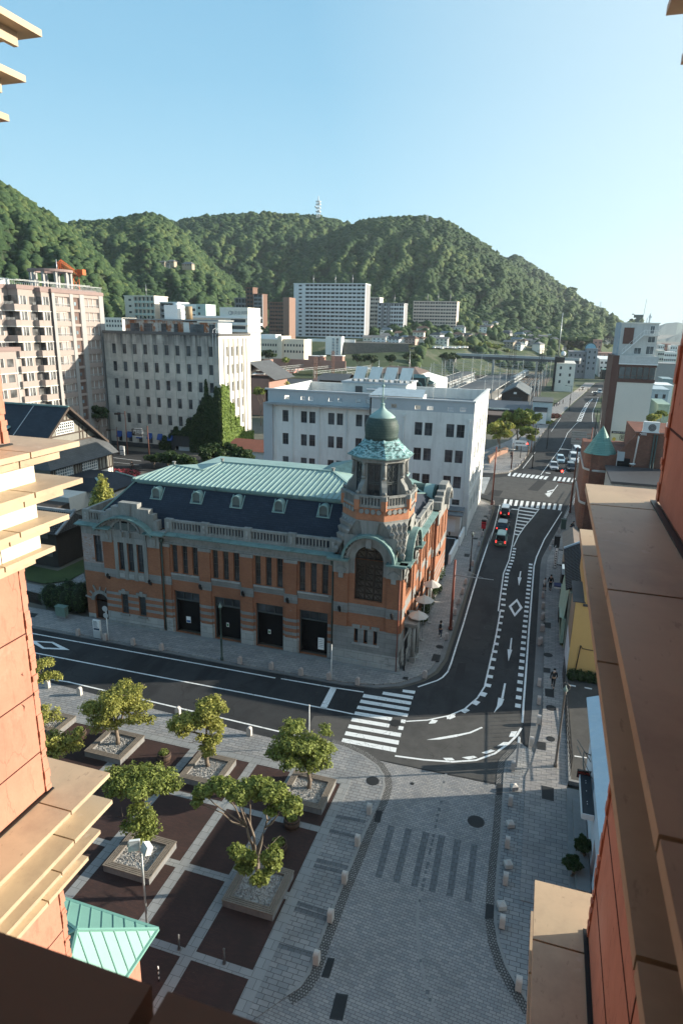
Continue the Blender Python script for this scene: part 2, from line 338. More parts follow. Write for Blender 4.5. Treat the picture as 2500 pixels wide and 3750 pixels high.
COPPER_L = mat('pale_verdigris_copper', (.26,.375,.35), .55, .14, .8, dirt=(.17,.30,.28), dscale=.9, dlo=.58, dhi=.7)
GLASS = glass(); GLASS_B = glass('bright_glass', (.10,.13,.15), .12)
ALU = mat('aluminium', (.55,.56,.57), .35, .08, 2, metal=.6)
WOOD = mat('grey_weathered_wood', (.2,.17,.14), .8, .25, 3)
BARKM = mat('bark', (.2,.16,.125), .9, .25, 6, bmp=.4)
PEBBLE = mat('white_pebbles', (.38,.37,.355), .8, .4, 9, bmp=.6)
LEAF_A = leaf_mat('leaf_yellow_green', (.08,.10,.02), (.46,.45,.11))
LEAF_B = leaf_mat('leaf_mid_green', (.045,.07,.017), (.32,.37,.09))
LEAF_C = leaf_mat('leaf_dark_green', (.012,.03,.01), (.06,.10,.03))
LEAF_D = leaf_mat('leaf_ivy_sunlit', (.06,.11,.02), (.30,.40,.09))
overlay(ASPH, (.016,.017,.019), .35, .50, .62, .8, (1,.25,1)); overlay(ASPH, (.06,.06,.058), .9, .62, .74, .7); overlay(ASPH, (.012,.012,.013), .22, .002, .012, .7, crack=True)
overlay(ASPH_OLD_LIT, (.03,.03,.03), .45, .002, .010, .8, crack=True); overlay(ASPH_OLD_LIT, (.045,.044,.042), .7, .5, .7, .6); overlay(WHITE, (.10,.10,.10), 1.3, .002, .03, .7, crack=True)
for m_ in (PAVE_S, PAVE_E, PAVE_P): overlay(m_, (.13,.13,.13), .6, .52, .75, .5); overlay(m_, (.09,.09,.085), 5, .66, .74, .5)
overlay(REDB, (.035,.025,.022), .8, .45, .7, .7); overlay(REDB, (.12,.08,.06), 7, .66, .72, .5)
# ================= ground and roads =================
def struct(o): o['kind'] = 'structure'; return o
b = MB().use(mat('earth', (.13,.12,.10), .95, .25, .05, dirt=(.09,.1,.06), dscale=.02))
n = 48; ys = [-60, 0, 60, 120, 200, 300, 420, 560, 900, 2500, 12000]
b.poly([(-12000,-60,-.12),(12000,-60,-.12),(12000,12000,-.12),(-12000,12000,-.12)]); struct(b.build('ground'))
def gp(pts, z=0.0): return [G(x, y, z)[:2] for x, y in pts]
def sheet(name, pts, z, m, kind='structure'):
    bb = MB().use(m); bb.poly([(x, y, z) for x, y in pts]); o = bb.build(name); struct(o); return o
# asphalt: the street past the hall, the main road away to the north, the crossing
sheet('road', [(-140,35.5),(-15,36.4),(-11.7,36.75),(-9.4,36.55),(-7.5,36.5),(-3.9,36.55),(-.4,36.6),(1.6,40),(2.2,46),(2.2,80),(2.8,86),(4.4,96.5),(6.0,109.2),(8.1,124.6),(10,139),(15.7,200),(16.5,238),(17.5,262),(22.7,310),(34,380),(60,470),(52,470),
  (25.5,394),(18.9,340),(11.5,284),(6,238.4),(2.4,211.8),(-1,173.5),(-2.8,148.6),(-3.7,139.4),(-5.2,133),(-8,130.5),(-14,129.5),(-40,130),(-72,124),(-130,122),(-130,104),(-72,107),(-40,110.5),(-10,111.5),(-7,109),(-6.1,105),(-6.2,90.7),(-5.9,60),(-5.9,51.7),(-6.3,49.3),(-7.2,47.5),(-8.7,45.9),(-10.6,45.1),(-13.4,44.7),(-22.1,44.6),(-44.5,44.6),(-140,44.9)], 0.0, ASPH)
# worn asphalt of the bend, its sunlit strip painted lighter up to the shadow edge
sheet('lit_and_repair_patch', gp([p2(0,735),p2(240,735),p2(600,745),p2(900,735),p2(1330,720),p2(1330,790),p2(1270,905),p2(1180,1050),p2(1155,1160),(1700,2845),(1560,2818),(1425,2789),(1330,2774),(1215,2735),(1100,2711)]), .004, ASPH_OLD_LIT)
sheet('lit_and_repair_patch', gp([p6(-60,395),p6(-90,470),p6(90,500),p6(590,548),p6(640,470),p6(655,385),p6(520,370),p6(120,325),p6(20,335)]), .003, ASPH_OLD_LIT)  # lit crossing area, painted as a paler sheet of old asphalt
for L_ in ([cC(640,1060),cC(700,1068),cC(640,1130),cC(575,1122)],[cC(350,1120),cC(420,1128),cC(395,1165),cC(318,1155)],[p1(900,470),p1(1010,492),p1(960,512),p1(850,490)],[z4(240,1500),z4(330,1500),z4(300,1700),z4(190,1690)]): sheet('lit_and_repair_patch', gp(L_), .005, mat('fresh_asphalt_patch',(.022,.023,.025),.9,.15,1))
def mark(name, quads, z=.009):
    bb = MB().use(WHITE)
    for q in quads: bb.poly([(*p, z) for p in q])
    struct(bb.build(name))
def line(name, pts, w, z=.009): bb = MB().use(WHITE); bb.strip(gp(pts), w, z); struct(bb.build(name))
line('road_line', [p1(40,147),p1(300,195),p1(640,257),p1(1000,323),p1(1252,370)], .14)
line('road_line', [p1(1280,373),p2(95,550),p2(315,583)], .14)
line('road_line', [p1(95,248),p1(600,346),p1(1100,441),p1(1568,531),p2(250,724)], .14)
line('road_line', [p1(60,357),p1(260,388),p1(450,433),p1(700,492),p1(1000,562),p1(1270,626),p2(157,915)], .14)
mark('road_bar', [gp([p2(105,552),p2(145,557),p2(78,690),p2(37,682)])])
# lozenge on the left street
def ring(outer, inner): return [gp([outer[i], outer[(i+1)%4], inner[(i+1)%4], inner[i]]) for i in range(4)]
mark('road_lozenge', ring([p1(70,190),p1(190,197),p1(270,236),p1(140,230)], [p1(112,197),p1(183,203),p1(222,227),p1(148,224)]))
# zebra at the bend
zb = [((565,567),(645,576),(640,595),(562,583)), ((440,580),(632,610),(627,630),(433,598)), ((316,595),(620,645),(615,665),(307,616)), ((298,631),(609,683),(603,703),(289,651)), ((280,669),(600,722),(593,742),(270,689)),
 ((262,707),(497,745),(491,767),(252,727)), ((243,747),(482,787),(475,810),(234,769)), ((223,789),(555,846),(550,871),(214,812)), ((203,833),(541,893),(537,920),(193,857)), ((183,877),(526,939),(520,968),(172,901)),
 ((555,757),(585,761),(578,783),(550,779)), ((540,800),(571,804),(565,826),(534,822))]
for q in zb: mark('zebra_bar', [gp([p2(*a) for a in q])], .013)
# lane lines of the bend and the main road
bend = [p2(585,770),p2(720,762),p2(860,733),p2(960,690),p2(1040,620),p2(1085,550),p2(1110,440),p2(1135,330),p2(1160,215),p2(1185,70), z4(700,900), z4(760,470), zR(0,700), zR(80,290)]
line('road_line', bend[:-2]+[p6(140,1010),p6(170,860),p6(222,575)], .13, .010)
line('road_line', [p2(515,990),p2(700,1015),p2(880,1028),p2(1030,1018),p2(1150,975),p2(1240,910),p2(1290,860),p2(1320,812)], .16, .010)
line('road_line', [z5(45,1360),z5(60,1100),z5(95,650),z5(140,0),p6(310,1500),p6(345,1060),p6(365,985),p6(430,840),p6(500,730),p6(572,615)], .15, .010)
line('road_line', [(1529,2516),z4(0,1700),z4(60,1665),z4(120,1600),z4(160,1500),z4(215,1320),z4(300,1050),z4(400,700),z4(500,370),z4(625,0), z3(930,2330), z3(1010,2100), z3(1095,1760)], .14)
# square dots along the lane
for i in range(23):
    t = [(770,650),(768,705),(757,770),(757,832),(744,900),(731,968),(719,1040),(705,1118),(690,1198),(675,1280),(659,1368),(643,1458),(625,1555),(606,1655),(584,1757),(532,1860),(445,1957),(320,2047),(155,2118)]
    if i < len(t):
        c = G(*z4(*t[i])); nx_ = G(*z4(*t[min(i+1, len(t)-1)])); pv = G(*z4(*t[max(i-1, 0)])); a = math.atan2(nx_[1]-pv[1], nx_[0]-pv[0]) if i else math.pi/2
        L, W = (.5, .45) if i < 15 else (.62, .42); ca, sa = math.cos(a), math.sin(a)
        mark('lane_dot', [[(c[0]+ca*u*L/2-sa*v*W/2, c[1]+sa*u*L/2+ca*v*W/2) for u, v in ((-1,-1),(1,-1),(1,1),(-1,1))]], .012)
yy = [46.1+1.22*k for k in range(28)]
RL_ = [G(*q)[:2] for q in (z5(45,1360),z5(60,1100),z5(95,650),z5(140,0),p6(310,1500),p6(345,1060))]
for k, y in enumerate(yy): x = float(np.interp(y, [q[1] for q in RL_], [q[0] for q in RL_]))-.62; mark('lane_dot', [[(x,y),(x+.42,y),(x+.42,y+.55),(x,y+.55)]], .012)
LL_ = [G(*q)[:2] for q in (z4(640,1200),z4(700,900),z4(760,470),p6(140,1010))]
for k in range(12): y = G(*z4(770,650))[1]+1.0+1.22*k; x = float(np.interp(y, [q[1] for q in LL_], [q[0] for q in LL_]))+.2; mark('lane_dot', [[(x,y),(x+.42,y),(x+.42,y+.55),(x,y+.55)]], .012)
for q in [((750,758),(788,765),(770,783),(728,785)),((845,735),(900,725),(890,745),(845,757)),((820,1003),(878,1003),(898,1020),(840,1020))]: mark('lane_dot', [gp([p2(*a) for a in q])], .013)
for q in [((940,1000),(1015,990),(1040,1000),(985,1014)),((1065,970),(1125,950),(1155,958),(1095,978)),((1165,928),(1205,902),(1245,903),(1215,926)),((1255,835),(1295,832),(1275,868),(1240,870))]: mark('lane_dot', [gp([p2(*a) for a in q])], .013)
def arrow(name, shaft, head): mark(name, [gp([p2(*a) for a in shaft]), gp([p2(*a) for a in head])], .012)
arrow('road_arrow', [(1210,527),(1222,528),(1205,625),(1190,622)], [(1173,618),(1210,628),(1195,665),(1145,715),(1165,670)])
mark('road_arrow', [gp([p2(*a) for a in ((715,888),(800,872),(915,852),(912,868),(800,886))]), gp([p2(*a) for a in ((915,853),(990,838),(1065,805),(1075,812),(1000,845),(915,866))])], .012)
def pq(f, *a): return gp([f(*q) for q in a])
mark('road_arrow', [pq(p6,(230,1103),(240,1103),(233,1155),(222,1155)), pq(p6,(211,1152),(243,1155),(220,1222))], .012)
mark('road_arrow', [pq(p6,(155,1650),(166,1650),(157,1745),(143,1745)), pq(p6,(127,1742),(166,1747),(135,1842))], .012)
mark('road_lozenge', ring([p6(205,1328),p6(252,1402),p6(186,1476),p6(136,1390)], [p6(203,1352),p6(228,1402),p6(188,1450),p6(159,1391)]), .012)
# hatched wedge and zebra north of the cars
W0 = [(222,575),(205,665),(190,740),(178,800),(170,860)]
line('road_line', [p6(388,590),p6(330,665),p6(265,740),p6(215,815),p6(176,900)], .14, .011)
for k in range(9):
    t = k/9; a = (222-46*t, 578+250*t); bq = (385-178*t*1.05, 600+ (232)*t)
    mark('hatch_bar', [pq(p6, (a[0], a[1]), (a[0]+1, a[1]-8), (bq[0], bq[1]-8), (bq[0]-4, bq[1]+2))], .010)
for k in range(11):
    x = 90+45*k; mark('zebra_bar', [pq(p6,(x+13,511+4.1*k),(x+36,512+4.1*k),(x+24,560+4.3*k),(x,557+4.3*k))], .012)
for k in range(9):
    x = 127+36.5*k; mark('zebra_bar', [pq(p6,(x+20,292+4*k*.75+k),(x+(46 if k else 30),292+4*k),(x+22,322+4*k*.9),(x,318+4*k*.9))], .012)
for k in range(5): x = 496+38*k; mark('zebra_bar', [pq(p6,(x+18,326+3*k),(x+38,327+3*k),(x+22,361+3*k),(x,358+3*k))], .012)
mark('road_bar', [pq(p6,(62,580),(215,593),(215,600),(60,586))])
mark('road_bar', [pq(p6,(440,292),(480,296),(478,301),(438,297))])
line('road_line', [p6(400,312),p6(470,215),p6(560,95),p6(600,15),cC(830,760),cC(880,705),cC(920,670)], .13, .010)
line('road_line', [p6(585,300),p6(640,180),p6(665,150)], .12, .010)
line('road_line', [cC(545,985),cC(625,880)], .13); line('road_line', [cC(725,750),cC(785,665)], .13)
line('road_line', [cC(890,685),cC(920,620),cC(950,570),cC(990,540)], .2); line('road_line', [cC(915,685),cC(945,610),cC(970,565),cC(990,542)], .2)
for k in range(12):
    t = k/12; mark('hatch_bar', [pq(cC,(893+45*t*1.6*.9,680-118*t),(897+45*t*1.6*.9,677-118*t),(917+34*t*1.4,683-120*t),(913+34*t*1.4,686-120*t))], .010)
line('road_line', [cC(990,690),cC(988,650),cC(993,615),cC(1005,590),cC(1025,530)], .15)
mark('hatch_bar', [pq(cC,(700,1130),(745,1118),(738,1126),(700,1140))]); mark('hatch_bar', [pq(cC,(690,1145),(728,1135),(715,1160),(700,1163))]); line('road_line', [cC(685,1145),cC(710,1168),cC(768,1090)], .12)
for k in range(14):  # side street zebra
    y = 1043+7.4*k; mark('zebra_bar', [pq(cC,(280,y),(338-3.0*k,y+1),(336-3.0*k,y+4.5),(280,y+3.5))], .012)
for k in range(9): x = 1000+12*k; mark('zebra_bar', [pq(cC,(x-12,492),(x-5,492),(x-10,503),(x-18,503))], .012)
line('road_line', [cA(510,470),cA(650,487)], .2); line('road_line', [cA(505,490),cA(640,505)], .12)
# ---------- raised pavements ----------
def slab(name, pts, z1, m, z0=-.1, km=None):
    bb = MB().use(m); bb.prism(pts, z0, z1); o = bb.build(name); struct(o); return o
GUTW = .55
slab('sidewalk', [(-140,45.1),(-44.5,45.0),(-22,45.0),(-13.4,45.1),(-10.8,45.6),(-9.1,46.5),(-7.9,47.9),(-7.1,49.6),(-6.7,51.9),(-6.75,63),(-6.8,90.7),(-6.9,103),(-7.6,106.5),(-9,108.6),(-11,109.6),(-40,108.6),(-40,104),(-9.5,104.5),(-9.5,48.8),(-10,48.3),(-140,48.0)], .11, PAVE_S)
slab('gutter', [(-140,44.75),(-22,44.7),(-13.3,44.8),(-10.7,45.25),(-8.9,46.15),(-7.5,47.6),(-6.65,49.4),(-6.25,51.8),(-6.3,63),(-6.35,91),(-6.45,103.2),(-7.2,107),(-8.8,109.1),(-11,110),(-11,109.61),(-9,108.61),(-7.6,106.51),(-6.9,103),(-6.8,90.7),(-6.75,63),(-6.7,51.9),(-7.1,49.6),(-7.9,47.9),(-9.1,46.5),(-10.8,45.6),(-13.4,45.1),(-22,45.0),(-140,45.1)], .02, GUT)
slab('sidewalk', [(1.3,28),(1.2,37.9),(1.6,39.6),(1.9,42),(2.1,44),(2.15,46.5),(2.1,60),(2.1,79.6),(2.25,82.4),(2.7,85.6),(4.3,96.5),(5.8,109.2),(7.9,124.6),(9.4,138.4),(15,200),(20,200),(12.5,112),(6.9,111),(6.3,97),(4.6,85),(4.1,60),(4.0,52),(3.9,38.5),(3.7,37.5),(3.7,28)], .10, PAVE_S)
slab('gutter', [(1.25,41),(1.35,44),(1.4,53.7),(1.4,79.6),(1.55,82.4),(2.0,85.6),(3.6,96.5),(5.1,109.2),(7.2,124.6),(8.7,138.4),(9.39,138.4),(7.89,124.6),(5.79,109.2),(4.29,96.5),(2.69,85.6),(2.24,82.4),(2.09,79.6),(2.09,60),(2.14,46.5),(2.09,44),(1.9,42),(1.6,40)], .015, GUT)
slab('sidewalk', [(-4.2,139.4),(-3.3,148.6),(-1.5,173.5),(1.9,211.8),(5.5,238.4),(11,284.2),(18.4,340.4),(25,394),(20,394),(13.5,341),(5.5,285),(0,238),(-4,212),(-8,174),(-14,152),(-45,152),(-45,131),(-14,130.2),(-8.3,131.2),(-5.8,133.6)], .11, PAVE_S)
# the pedestrian paving of the plaza: setted roadway, slabbed walks, dark red terraces
slab('plaza', [(-60,8),(-60,37.3),(-38,37.4),(-30.8,37.05),(-22,36.6),(-15,36.35),(-11.7,36.7),(-9.4,36.5),(-7.5,36.45),(-3.9,36.5),(-.4,36.55),(1.5,36.5),(3.8,36.5),(4,8)], .012, PAVE_P, -.1)
walkL = [p4(440,30),p4(520,52),p4(610,95),p4(690,150),p4(722,200),p4(727,260),p4(705,330),p4(672,400),p4(625,500),p4(560,660),p4(500,800),p4(425,990),p4(375,1120),p4(335,1240),p4(285,1310),p4(215,1355)]
WL = gp(walkL); plz = [(-60,37.0),(-38,37.1),(-30.8,36.8),(-22,36.3),(-15.6,36.0)]+WL+[(-12.0,14.2),(-26,13.5),(-60,14)]
slab('plaza_walk', plz, .05, PAVE_E, -.1)
dr = MB().use(SETT); dr.strip(WL, .45, .026, 1); struct(dr.build('gutter'))
kb = MB().use(KERB); kb.strip(WL, .16, .0585, -1); struct(kb.build('kerb'))
walkR = [p4(1430,30),p4(1400,75),p4(1352,130),p4(1342,200),p4(1337,300),p4(1325,500),p4(1310,640),p4(1297,800),p4(1292,960),p4(1310,1080),p4(1350,1200),p4(1425,1330),p4(1500,1440)]
WR = gp(walkR); slab('plaza_walk', WR+[(3.7,14),(3.7,38.8)], .052, PAVE_E, -.1)
dr = MB().use(SETT); dr.strip(WR, .42, .024, -1); struct(dr.build('gutter')); kb = MB().use(KERB); kb.strip(WR, .15, .060, 1); struct(kb.build('kerb'))
# dark setts crossing stripes, centre row
for x0,y0,x1,y1,w_ in [(760,465,690,735,34),(850,478,783,760,34),(940,497,877,782,34),(1022,515,970,808,34),(1105,537,1062,832,34),(1192,560,1158,860,34)]:
    mark_ = MB().use(PAVE_D); mark_.poly([(*q, .017) for q in gp([p4(x0-w_/2,y0-5),p4(x0+w_/2,y0+4),p4(x1+w_/2,y1+4),p4(x1-w_/2,y1-5)])]); struct(mark_.build('dark_sett_stripe'))
cd = MB().use(PAVE_D)
for x,y,s in [(1033,235,7),(1018,340,8),(1008,378,9),(1000,408,8),(995,436,8),(989,468,9),(980,515,9),(975,540,8),(968,560,8),(963,590,9),(958,608,8),(950,660,10),(945,680,9),(938,705,9),(930,745,9),(925,775,9),(920,795,9),(907,855,8),(912,1168,8),(947,1332,12),(960,1372,9)]:
    cd.poly([(*q, .017) for q in gp([p4(x-s*.8,y-s),p4(x+s*.8,y-s),p4(x+s*.7,y+s),p4(x-s*.9,y+s)])])
struct(cd.build('dark_sett_row'))
for x0,y0,x1,y1 in [(395,480,580,525),(315,630,545,688),(285,655,520,712),(215,850,455,930),(200,880,440,955),(110,1075,395,1150),(425,405,625,445)]:
    a_, c_ = G(*p4(x0,y0)), G(*p4(x1,y1)); q_ = MB().use(PAVE_D); q_.strip([a_[:2], c_[:2]], .26, .0545); struct(q_.build('dark_sett_stripe'))
cl = MB().use(KERB); cl.strip(gp([p4(913,800),p4(898,880),p4(893,980),p4(900,1080),p4(912,1168),p4(930,1260),p4(960,1360),p4(1010,1490)]), .14, .0165); cl.strip(gp([p4(1045,190),p4(1030,250),p4(1018,330)]), .14, .0165); struct(cl.build('centre_sett_line'))
# manholes and drain grates
def manhole(px, label, r=None, rect=None, z=.012):
    if rect:
        P = [G(*q, z)[:2] for q in rect]; c = np.mean(np.array(P), 0); bb = MB().use(IRON); bb.prism(P, z-.03, z+.012); bb.use(mat('iron_dark', (.018,.02,.022), .7))
        q2 = [(c[0]+(x-c[0])*.88, c[1]+(y-c[1])*.88) for x, y in P]; bb.prism(q2, z+.0125, z+.016)
    else:
        c = G(*px, z)[:2]; bb = MB().use(IRON); bb.cyl(c, r, r, z-.03, z+.01, 24, sm=False); bb.use(mat('iron_dark', (.018,.02,.022), .7)); bb.cyl(c, r*.86, r*.86, z+.0105, z+.014, 24, sm=False)
    o = bb.build('manhole_cover' if not rect or len(rect) < 9 else 'grate', loc=(*c, z)); tag(o, label, 'manhole cover', 'iron covers set in the paving'); return o
manhole(p4(662,228), 'round iron cover in the sunlit slabs right of the gravel planter', .42, z=.05)
manhole(p4(867,242), 'tiny round iron cover in the sunlit setts', .13)
manhole(p4(1200,440), 'large round iron cover in the shaded setts beside the dark stripes', .5)
manhole(p2(517,779), 'round iron cover cutting into the zebra crossing', .42, z=.012)
manhole(p4(1525,343), 'round iron cover on the right pavement beside the big square cover', .38, z=.06)
manhole(z4(590,1093), 'round iron cover in the lane beside the dotted line', .45, z=.003)
manhole(z4(330,1323), 'faint oval iron cover in the dark asphalt of the bend', .35, z=.003)
manhole(z5(413,385), 'round iron cover in the right pavement above the square cover pair', .4, z=.11)
manhole(z5(455,1145), 'round iron cover in the right pavement beside the rounded bollard', .38, z=.11)
manhole(z5(450,1590), 'round iron cover in the right pavement above the ridged grate', .3, z=.11)
manhole(z1(1282,1470), 'round iron cover in the pavement by the brick hall corner', .35, z=.11)
manhole(c3(1145,1773), 'small iron lid beside the round cover by the hall', .1, z=.11)
rc = [((p4(470,1335),p4(535,1345),p4(505,1480),p4(435,1470)), 'black rectangular iron hatch at the bottom edge of the plaza', .012),
 ((p4(682,380),p4(713,385),p4(700,445),p4(668,440)), 'dark drain grate in the left sett gutter, upper one', .025),
 ((p4(428,1150),p4(465,1155),p4(435,1255),p4(393,1250)), 'dark drain grate in the left sett gutter, lower one', .025),
 ((p4(1310,245),p4(1343,245),p4(1340,300),p4(1306,300)), 'dark drain grate in the right sett gutter, upper one', .027),
 ((p4(1253,868),p4(1296,875),p4(1290,948),p4(1246,945)), 'dark drain grate in the right sett gutter, lower one', .027),
 ((p2(1448,1178),p2(1527,1195),p2(1527,1280),p2(1450,1262)), 'big square dark cover in the right pavement at the shadow edge', .1),
 ((z5(255,1625),z5(382,1645),z5(380,1755),z5(255,1735)), 'ridged square grate in the sunlit right pavement', .11),
 ((z5(365,868),z5(497,882),z5(500,1000),z5(370,975)), 'square dark cover below the man on the right pavement', .11),
 ((z5(345,565),z5(447,580),z5(447,645),z5(345,632)), 'square dark cover left of the walking man', .11),
 ((z1(1210,1550),z1(1297,1565),z1(1275,1640),z1(1183,1632)), 'square dark cover in the pavement at the hall corner', .11),
 ((zR(412,1892),zR(515,1902),zR(513,1978),zR(410,1960)), 'square dark cover amid the row of bollards on the right pavement', .11),
 ((z1(868,1812),z1(925,1818),z1(915,1850),z1(853,1842)), 'small drain grate at the foot of the hall corner', .11),
 ((z4(315,243),z4(375,250),z4(365,285),z4(305,275)), 'square grey cover in the left pavement beyond the red pole', .11),
 ((z3(715,2230),z3(780,2238),z3(770,2258),z3(705,2250)), 'thin grey cover in the pavement by the white building', .11),
 ((z3(870,1910),z3(935,1915),z3(925,1940),z3(860,1935)), 'square grey cover in the pavement near the red pole', .11),
 ((p1(65,55),p1(120,62),p1(100,80),p1(45,72)), 'grey rectangular cover in the pavement left of the hedge', .11)]
for P, lb, z in rc: manhole(None, lb, rect=list(P), z=z)
# terraces of dark red brick with pale strips (they follow the street grid)
TX0, TX1 = -40.0, -9.6
tr = [(-40,35.2-1.3)]
slab('terrace', [(-45,33.6),(-26,33.5),(-12.2,33.6),(-9.75,33.3),(-9.7,17.7),(-9.9,17.4),(-45,17.6)], .062, REDB, -.1)
bb = MB().use(RAMP)
for x in (-24.8,-20.4,-16.0,-13.1): bb.box(x-.28, x+.28, 17.5, 33.5, .05, .068)
for y in (20.1,24.5,29.3): bb.box(-45, -9.7, y-.22, y+.22, .05, .0705)
bb.box(-9.95,-9.35,17,33.6,.04,.074); bb.box(-45,-9.4,16.9,17.5,.04,.0765); bb.box(-45,-9.4,33.4,33.95,.04,.0765)
struct(bb.build('paving_strips'))
# parking lot on the right, its kerb and lines
sheet('parking_lot', [(4.0,38.0),(30,38.0),(30,52.3),(4.0,52.3)], .03, ASPH_OLD_LIT)
mark('road_bar', [pq(z5,(725,815),(810,832),(808,850),(728,833))], .036); mark('road_bar', [pq(z5,(935,850),(1042,870),(1040,888),(935,868))], .036); mark('road_bar', [pq(z5,(790,1835),(965,1862),(965,1876),(790,1850))], .036)
b = MB().use(KERB).box(3.85,4.0,38.3,52.2,0,.28).box(3.85,6.5,38.1,38.3,0,.3); tag(b.build('low_wall'), 'low concrete kerb wall carrying the parking lot fence', 'wall')
slab('parking_lot', [(-27,75.5),(-9.7,75.5),(-9.7,87),(-27,87)], .06, ASPH)
mark('road_bar', [pq(z4,(85,60),(215,72),(190,170),(182,170),(205,80),(85,68))], .066)
# ================= the brick hall on the corner =================
BRICK = masonry('orange_brick', (.39,.155,.075), (.31,.12,.06), (.26,.16,.12), .24, .07, .008, patch=(.42,.36,.33), plo=.70, phi=.74, pscale=1.6, var=.25)
BRICKW = masonry('bleached_brick', (.46,.40,.38), (.36,.27,.25), (.3,.28,.26), .24, .07, .008, patch=(.34,.16,.10), plo=.56, phi=.62, pscale=2.2)
STONE = masonry('grey_granite_blocks', (.30,.30,.29), (.25,.25,.245), (.16,.16,.155), 1.1, .42, .01, var=.28)
STONEL = masonry('pale_granite_blocks', (.44,.43,.41), (.36,.36,.345), (.2,.2,.19), 1.3, .6, .012, patch=(.2,.2,.19), plo=.55, phi=.72, pscale=.9)
STONEP = mat('carved_stone', (.27,.27,.255), .85, .15, 1.2, streak=.5)
SLATE = masonry('blue_slate', (.032,.042,.065), (.022,.03,.048), (.012,.016,.024), .5, .16, .012, rough=.55, var=.3)
overlay(BRICK, (.22,.085,.05), .7, .5, .75, .6, (1,1,.4)); overlay(BRICK, (.50,.40,.34), 6, .67, .70, .55, (1,1,2.5)); overlay(STONE, (.16,.165,.155), .8, .48, .72, .6, (1,1,.35)); overlay(STONEP, (.14,.145,.135), 1.3, .5, .7, .55, (1,1,.3)); overlay(SLATE, (.06,.075,.1), 3.5, .6, .7, .4)
FRAMEG = mat('dark_grey_window_frame', (.07,.08,.08), .5, .1, 2)
LOUV = mat('grey_louvre', (.17,.2,.19), .6, .15, 2)
def arcband(mb, cx, cz, r0, r1, y0, y1, a0=0, a1=180, n=20, ex=1.0):
    P = []
    for k in range(n+1):
        a = R(a0+(a1-a0)*k/n); P.append((math.cos(a), math.sin(a)))
    i = mb.addv([(cx+r*c*ex, y, cz+r*s) for c, s in P for r, y in ((r0,y0),(r1,y0),(r1,y1),(r0,y1))])
    for k in range(n):
        b = i+4*k
        for u, v in ((0,1),(1,2),(2,3),(3,0)): mb.addf([b+u, b+4+u, b+4+v, b+v][::-1])
    mb.addf([i, i+1, i+2, i+3]); b = i+4*n; mb.addf([b+3, b+2, b+1, b])
def spandrel(mb, cx, cz, r, x0, x1, z1, y, n=16):
    """wall around a semicircular head: rectangle x0..x1, cz..z1 minus the half disc"""
    A = [(cx+r*math.cos(math.pi*k/n), cz+r*math.sin(math.pi*k/n)) for k in range(n+1)]
    for k in range(n):
        (ax, az), (bx, bz) = A[k], A[k+1]
        def outp(x, z):
            t = (x-cx, z-cz); s = []
            if t[0] > 1e-6: s.append((x1-cx)/t[0])
            if t[0] < -1e-6: s.append((x0-cx)/t[0])
            if t[1] > 1e-6: s.append((z1-cz)/t[1])
            k_ = min(s); return (cx+t[0]*k_, cz+t[1]*k_)
        p, q = outp(ax, az), outp(bx, bz); pts = [(ax,y,az), (p[0],y,p[1])]
        if abs(p[0]-q[0]) > 1e-5 and abs(p[1]-q[1]) > 1e-5: pts.append((x1 if p[0] > cx else x0, y, z1))
        pts += [(q[0],y,q[1]), (bx,y,bz)]; mb.poly(pts)
def archhole_wall(mb, hole, cx, r, cz, y, depth, m):
    mb.use(m); n = 16
    for k in range(n):
        a, b = math.pi*k/n, math.pi*(k+1)/n
        mb.poly([(cx+r*math.cos(a),y,cz+r*math.sin(a)),(cx+r*math.cos(a),y+depth,cz+r*math.sin(a)),(cx+r*math.cos(b),y+depth,cz+r*math.sin(b)),(cx+r*math.cos(b),y,cz+r*math.sin(b))])
hall = thing('brick_hall', (-25, 60, 0), 'orange brick and grey granite hall with teal copper roof and domed corner tower', 'building')
F0 = fm(0, 0, 0)
# ---- walls
STR = [(0,1.25,STONEL),(1.72,2.0,STONE),(2.36,2.64,STONE),(3.0,3.28,STONE),(4.78,5.6,STONE)]
wb = MB()
# left bay (recessed), window and arched door
wall(wb, -40.55, -38.05, 0, 9.45, [(-39.22,-38.42,5.95,8.62),(-39.7,-38.15,0,1.95),(-39.7,-38.15,1.95,2.78)], [(0,.5,STONEL),(4.95,5.8,STONE),(8.7,9.45,STONEP),(5.8,8.7,BRICKW)], BRICK, y=48.5, depth=.3)
wb.use(STONEP); spandrel(wb, -38.925, 1.97, .775, -39.7, -38.15, 2.78, 48.5)
wb.use(STONEP); arcband(wb, -38.925, 1.95, .78, 1.12, 48.42, 48.6)
for k in range(7):
    a = R(12+26*k); c_, s_ = math.cos(a), math.sin(a); wb.bar((-38.925+1.1*c_, 48.46, 1.95+1.1*s_), (-38.925+(1.75 if k%2==0 else 1.5)*c_, 48.46, 1.95+(1.75 if k%2==0 else 1.5)*s_), .26, .08) if abs(c_) < 1.2 and (-38.925+1.7*c_) < -38.1 and (-38.925+1.7*c_) > -40.6 else None
